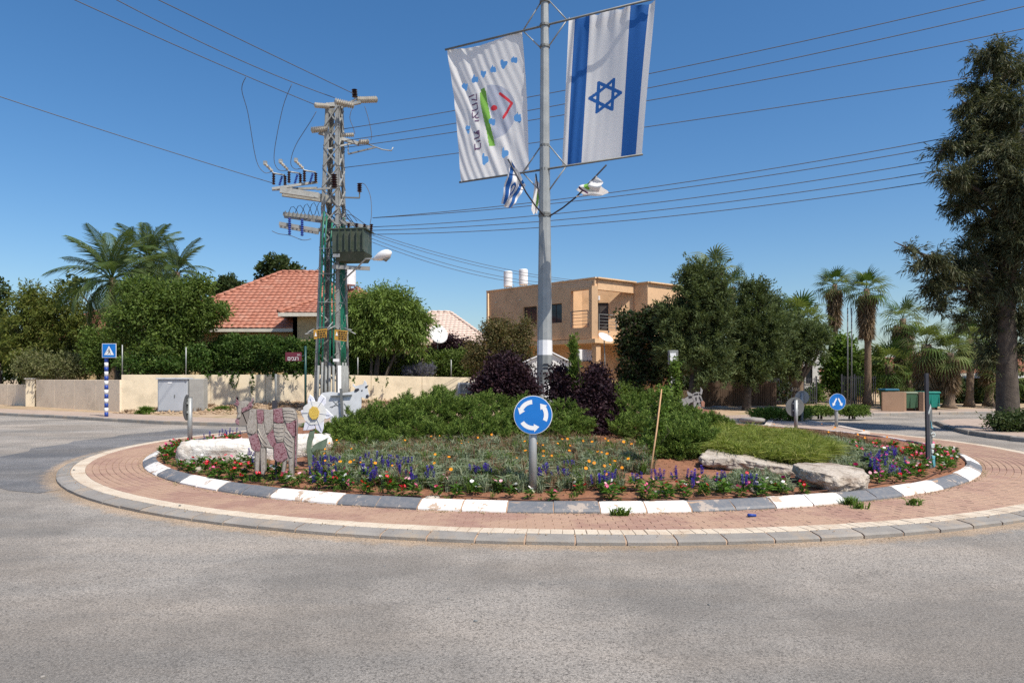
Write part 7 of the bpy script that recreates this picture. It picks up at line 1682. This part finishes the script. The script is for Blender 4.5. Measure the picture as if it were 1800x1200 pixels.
# rubble and dry grass on the bank below the cream wall
n_ = 2600; t_ = RNG.random(n_); xb = -18.5 + t_ * 17; kb = np.interp(xb, [-19, -15, -10, -4, -2], [33.2, 34, 35.3, 36.6, 37]); ks = np.interp(xb, [-20, -16.1, -13, -9.7, -4, 2], [32.1, 29.8, 28.1, 27, 26.9, 27.5]); f_ = 1 - RNG.random(n_) ** 1.3 * .75
zb_ = .13 + (np.interp(xb, [-19, -15, -10, -4], [.13, .4, .6, .62]) - .13) * f_
crumbs('rubble', 'pale stones and rubble on the bank below the cream wall', np.stack([xb, ks + (kb - ks) * f_ - .1, zb_ + .01], 1), .02, .09, M['dirt'])
n_ = 2200; t_ = RNG.random(n_); xb = -18.5 + t_ * 17; kb = np.interp(xb, [-19, -15, -10, -4, -2], [33.2, 34, 35.3, 36.6, 37]); ks = np.interp(xb, [-20, -16.1, -13, -9.7, -4, 2], [32.1, 29.8, 28.1, 27, 26.9, 27.5]); f_ = 1 - RNG.random(n_) * .6
zb_ = .13 + (np.interp(xb, [-19, -15, -10, -4], [.13, .4, .6, .62]) - .13) * f_; P_ = np.stack([xb, ks + (kb - ks) * f_ - .1, zb_], 1)
nz = np.array([noise.noise(Vector((a * .9, b * .9, 3))) for a, b in P_[:, :2]]); P_ = np.repeat(P_[nz > .05], 6, 0); P_[:, :2] += RNG.normal(size=(len(P_), 2)) * .06
o = quads(blades(P_, .06, .22, .02, .9), 'dry_grass', LF['dry']); tag(o, 'dry straw grass on the bank below the cream wall', kind='stuff')
# orange gazania blooms
def bloom_mesh(name, R, n, mats, cup=.25, wd=.5):
    mb = MB()
    for k in range(n):
        a = 2 * PI * k / n; d = Vector((math.cos(a), math.sin(a), 0)); s = Vector((-d.y, d.x, 0)) * R * wd
        mb.add([(0, 0, 0), d * R * .6 + s + Vector((0, 0, R * cup * .6)), d * R + Vector((0, 0, R * cup)), d * R * .6 - s + Vector((0, 0, R * cup * .6))], [(0, 1, 2, 3)], 0)
    mb.add([(math.cos(a) * R * .16, math.sin(a) * R * .16, R * .1) for a in [2 * PI * k / 6 for k in range(6)]], [tuple(range(6))], 1)
    o = mb.build(name, mats, None, norm=False); me = o.data; bpy.data.objects.remove(o); return me
ob = bloom_mesh('blossom', .024, 9, [PT['orange'], M['sign_yellow']])
pts = np.concatenate([fld(62, A_main), fld(9, [(1350, 768), (1480, 768), (1600, 800), (1570, 805), (1400, 778)])])
for p in pts:
    o = bpy.data.objects.new('blossom', ob); col.objects.link(o); o.parent = gz; o.location = (p[0], p[1], p[2] + random.uniform(.18, .28)); o.rotation_euler = (random.uniform(.2, 1.0), random.uniform(-.4, .4), 0); s = random.uniform(.7, 1.25); o.scale = (s, s, s)
# periwinkle bedding plants
def plant_mesh(name, n, L, wd, h):
    m_ = n; a = RNG.uniform(0, 2 * PI, m_); z = RNG.uniform(.02, h, m_); el = RNG.uniform(.0, .9, m_)
    base = np.stack([np.cos(a) * .015, np.sin(a) * .015, z], 1); ax = np.stack([np.cos(a) * np.cos(el), np.sin(a) * np.cos(el), np.sin(el)], 1)
    o = quads(leaves(base, ax, nrm(unit(m_) * .4 + np.array([0, 0, 1])), L, wd, .15), name, LF['vinca']); me = o.data; bpy.data.objects.remove(o); return me
VL = [plant_mesh('leaves', 44, .09, .034, .13) for k in range(4)]
VB = {c: bloom_mesh('blossom', .028, 5, [PT[c], M['white'] if c != 'white' else M['sign_yellow']], .1, .6) for c in ('red', 'pink', 'palepink', 'white', 'magenta')}
cname = {'red': 'red', 'pink': 'pink', 'palepink': 'pale pink', 'white': 'white', 'magenta': 'magenta'}
ROCKS = [(at(400, 12.6), 12.6, 1.3, .6), (at(527, 12.7), 12.8, .8, .5), (at(1312, 10.9), 10.9, .95, .5), (at(1462, 9.75), 9.8, .75, .75)]
def blocked(x, y): return any(((x - a) / c) ** 2 + ((y - b) / d) ** 2 < 1 for a, b, c, d in ROCKS)
SECT = [(-74, 'left of the long white rock'), (-58, 'below the white rock'), (-42, 'left of the cow legs'), (-31, 'under the mosaic cow'), (-20, 'right of the cow'), (-8, 'left of the roundabout sign'), (2, 'at the roundabout sign post'), (14, 'right of the roundabout sign'), (26, 'near the leaning stake'), (38, 'below the jagged slab'), (50, 'by the big boulder'), (66, 'right of the big boulder'), (80, 'near the decorated dark post'), (200, 'beyond the decorated dark post')]
ORD = ['first ', 'second ', 'third ', 'fourth ', 'fifth ', 'sixth ', 'seventh ', 'eighth ', 'ninth ', 'tenth ', 'eleventh ', 'twelfth ', 'thirteenth ', 'fourteenth ', 'fifteenth ', 'sixteenth ']
seen = {}; MOD = ['', 'tall ', 'small ']
def place_words(x, y):
    th = math.degrees(math.atan2(x - BX, CY - y)); r = math.hypot(x - BX, y - CY)
    s_ = next(w_ for a, w_ in SECT if th < a)
    return ('front row' if r > 8.74 else 'second row' if r > 8.49 else 'third row' if r > 8.23 else 'fourth row' if r > 7.95 else 'back row'), s_
def unique(fmt, key):
    k = seen.get(key, 0); seen[key] = k + 1
    return fmt % (ORD[k] if k < 16 else '')
def vinca(x, y, c, nfl):
    rw_, s_ = place_words(x, y)
    t = root('bedding_plant', unique('%s' + '%s periwinkle, %s, %s' % (cname[c], rw_, s_), (c, rw_, s_)), 'bedding plant', (x, y, bedz(x, y)), cname[c] + ' periwinkle plants')
    o = bpy.data.objects.new('leaves', random.choice(VL)); col.objects.link(o); o.parent = t; o.rotation_euler.z = random.random() * 6; s = random.uniform(.9, 1.35); o.scale = (s, s, s)
    for k in range(nfl):
        o = bpy.data.objects.new('blossom', VB[c]); col.objects.link(o); o.parent = t; a = random.random() * 6.28; r = random.uniform(.0, .075)
        o.location = (math.cos(a) * r, math.sin(a) * r - .02, random.uniform(.10, .18) * s); o.rotation_euler = (random.uniform(.2, 1.1), random.uniform(-.5, .5), random.random() * 6); q = random.uniform(.8, 1.15); o.scale = (q, q, q)
cols_ = ['red', 'red', 'pink', 'pink', 'palepink', 'white', 'white', 'magenta']
nv_ = 0
for row, (r, a0, a1, st) in enumerate(((8.86, -80, 66, .30), (8.62, -78, 66, .33), (8.36, -76, 65, .36), (8.1, -78, -36, .32), (7.8, -80, -42, .34), (7.5, -78, -52, .36), (8.1, 36, 64, .30), (7.8, 42, 63, .30), (7.45, 46, 62, .32), (7.1, 50, 61, .34))):
    th = a0
    while th < a1:
        th += math.degrees(st / r) * random.uniform(.6, 1.2); p = ring_pt(r + random.uniform(-.1, .1), R_(th))
        if blocked(p.x, p.y) or random.random() < .16: continue
        vinca(p.x, p.y, random.choice(cols_), random.choice((2, 2, 3, 3, 4, 5))); nv_ += 1
# blue salvia
def spike_mesh(h=.2):
    mb = MB(); z = .02; 
    while z < h:
        for k in range(5):
            a = random.random() * 6.28; w_ = .014 * (1 - z / h * .7); c = Vector((math.cos(a) * w_, math.sin(a) * w_, z)); u = Vector((math.cos(a), math.sin(a), .7)) * .016; s = Vector((-math.sin(a), math.cos(a), 0)) * .008
            mb.add([c - s, c + u * .4 - s * 1.2, c + u, c + s], [(0, 1, 2, 3)])
        z += .011
    o = mb.build('flower_spike', PT['violet'], None, norm=False); me = o.data; bpy.data.objects.remove(o); return me
SP = [spike_mesh(.11), spike_mesh(.15)]; SL = plant_mesh('leaves', 26, .08, .022, .14)
def salvia(x, y, n):
    rw_, s_ = place_words(x, y)
    t = root('salvia_plant', unique('%s' + 'blue salvia, %s, %s' % (rw_, s_), ('salvia', rw_, s_)), 'bedding plant', (x, y, bedz(x, y)), 'blue salvia plants')
    o = bpy.data.objects.new('leaves', SL); col.objects.link(o); o.parent = t; o.rotation_euler.z = random.random() * 6
    for k in range(n):
        o = bpy.data.objects.new('flower_spike', random.choice(SP)); col.objects.link(o); o.parent = t; o.location = (random.uniform(-.09, .09), random.uniform(-.06, .06), random.uniform(.08, .15)); o.rotation_euler = (random.uniform(-.15, .15), random.uniform(-.2, .2), 0)
for (x0, x1, y0, y1, n_) in ((540, 720, 822, 850, 26), (720, 880, 840, 852, 7), (430, 470, 808, 824, 5), (950, 1010, 836, 850, 6), (1020, 1240, 842, 860, 13), (1530, 1590, 805, 835, 15), (1380, 1400, 832, 842, 4), (1250, 1340, 850, 862, 4), (360, 420, 770, 778, 6)):
    for g in sorted([G(random.uniform(x0, x1), random.uniform(y0, y1), .28) for k in range(n_)], key=lambda g: math.atan2(g.x - BX, CY - g.y)):
        if not blocked(g.x, g.y) and math.hypot(g.x - BX, g.y - CY) < RB - .15: salvia(g.x, g.y, random.choice((2, 3, 4)))
# weeds at the kerb
for i, (px, py, n_) in enumerate(((537, 872, 160), (478, 865, 90), (1090, 905, 130), (1352, 884, 10), (1492, 886, 140), (1513, 893, 60), (1605, 887, 60), (1345, 728, 4))):
    if n_ < 20: continue
    g = G(px, py, .08); a = RNG.uniform(0, 2 * PI, n_); r = RNG.random(n_) * .12; P = np.stack([g.x + np.cos(a) * r, g.y + np.sin(a) * r * .5, np.full(n_, .07)], 1)
    o = quads(blades(P, .05, .16, .014, 1.3), 'weed', LF['weed']); tag(o, ['straggly weed growing against the white kerb stones below the cow', 'small weed at the kerb joint below the cow', 'weed at the kerb foot right of the roundabout sign', '', 'weed at the kerb below the big boulder', 'tiny weed at the kerb just right of the boulder weed', 'weed at the kerb near the right end of the bed'][i], 'weed', 'weeds along the painted kerb')
a_ = RNG.uniform(-1.7, 1.7, 1500); r_ = RI + .01 + np.abs(RNG.normal(size=1500)) * .05
crumbs('grit', 'orange sand and crumbs lying along the foot of the painted kerb', np.stack([BX + r_ * np.sin(a_), CY - r_ * np.cos(a_), np.full(1500, .083)], 1), .004, .014, M['dirt'])
# litter and pebbles
g = G(1322, 908, .08); mb = MB(); mb.tube([g + Vector((-.05, 0, .02)), g + Vector((.05, .01, .015))], [.022, .016], 8); o = mb.build('litter', M['blue_paint'], None, smooth=True); tag(o, 'small dark blue piece of litter on the red pavers', 'litter')
for i, (px, py, s) in enumerate(((1672 / 2, 1092, .022), (676, 995, .014), (1246, 1063, .016), (950, 1026, .012), (75, 1190, .02), (316, 889, .03), (130, 826, .03), (788, 1052, .016))):
    g = G(px, py, 0 if py > 960 else .078); rock(['dark pebble on the asphalt nearest the middle', 'small pebble on the asphalt below the apron', 'pebble on the asphalt right of the middle', 'tiny pebble on the asphalt below the sign', 'light pebble at the lower left corner', 'dark lump on the red pavers left of the cow', 'dark lump at the left end of the kerb', 'pebble left of the middle of the road'][i], (g.x, g.y, g.z + s * .2), (s * 1.4, s, s * .8), M['kerb' if i == 4 else 'galv_dark'], i, 40 + i, .8, 2)
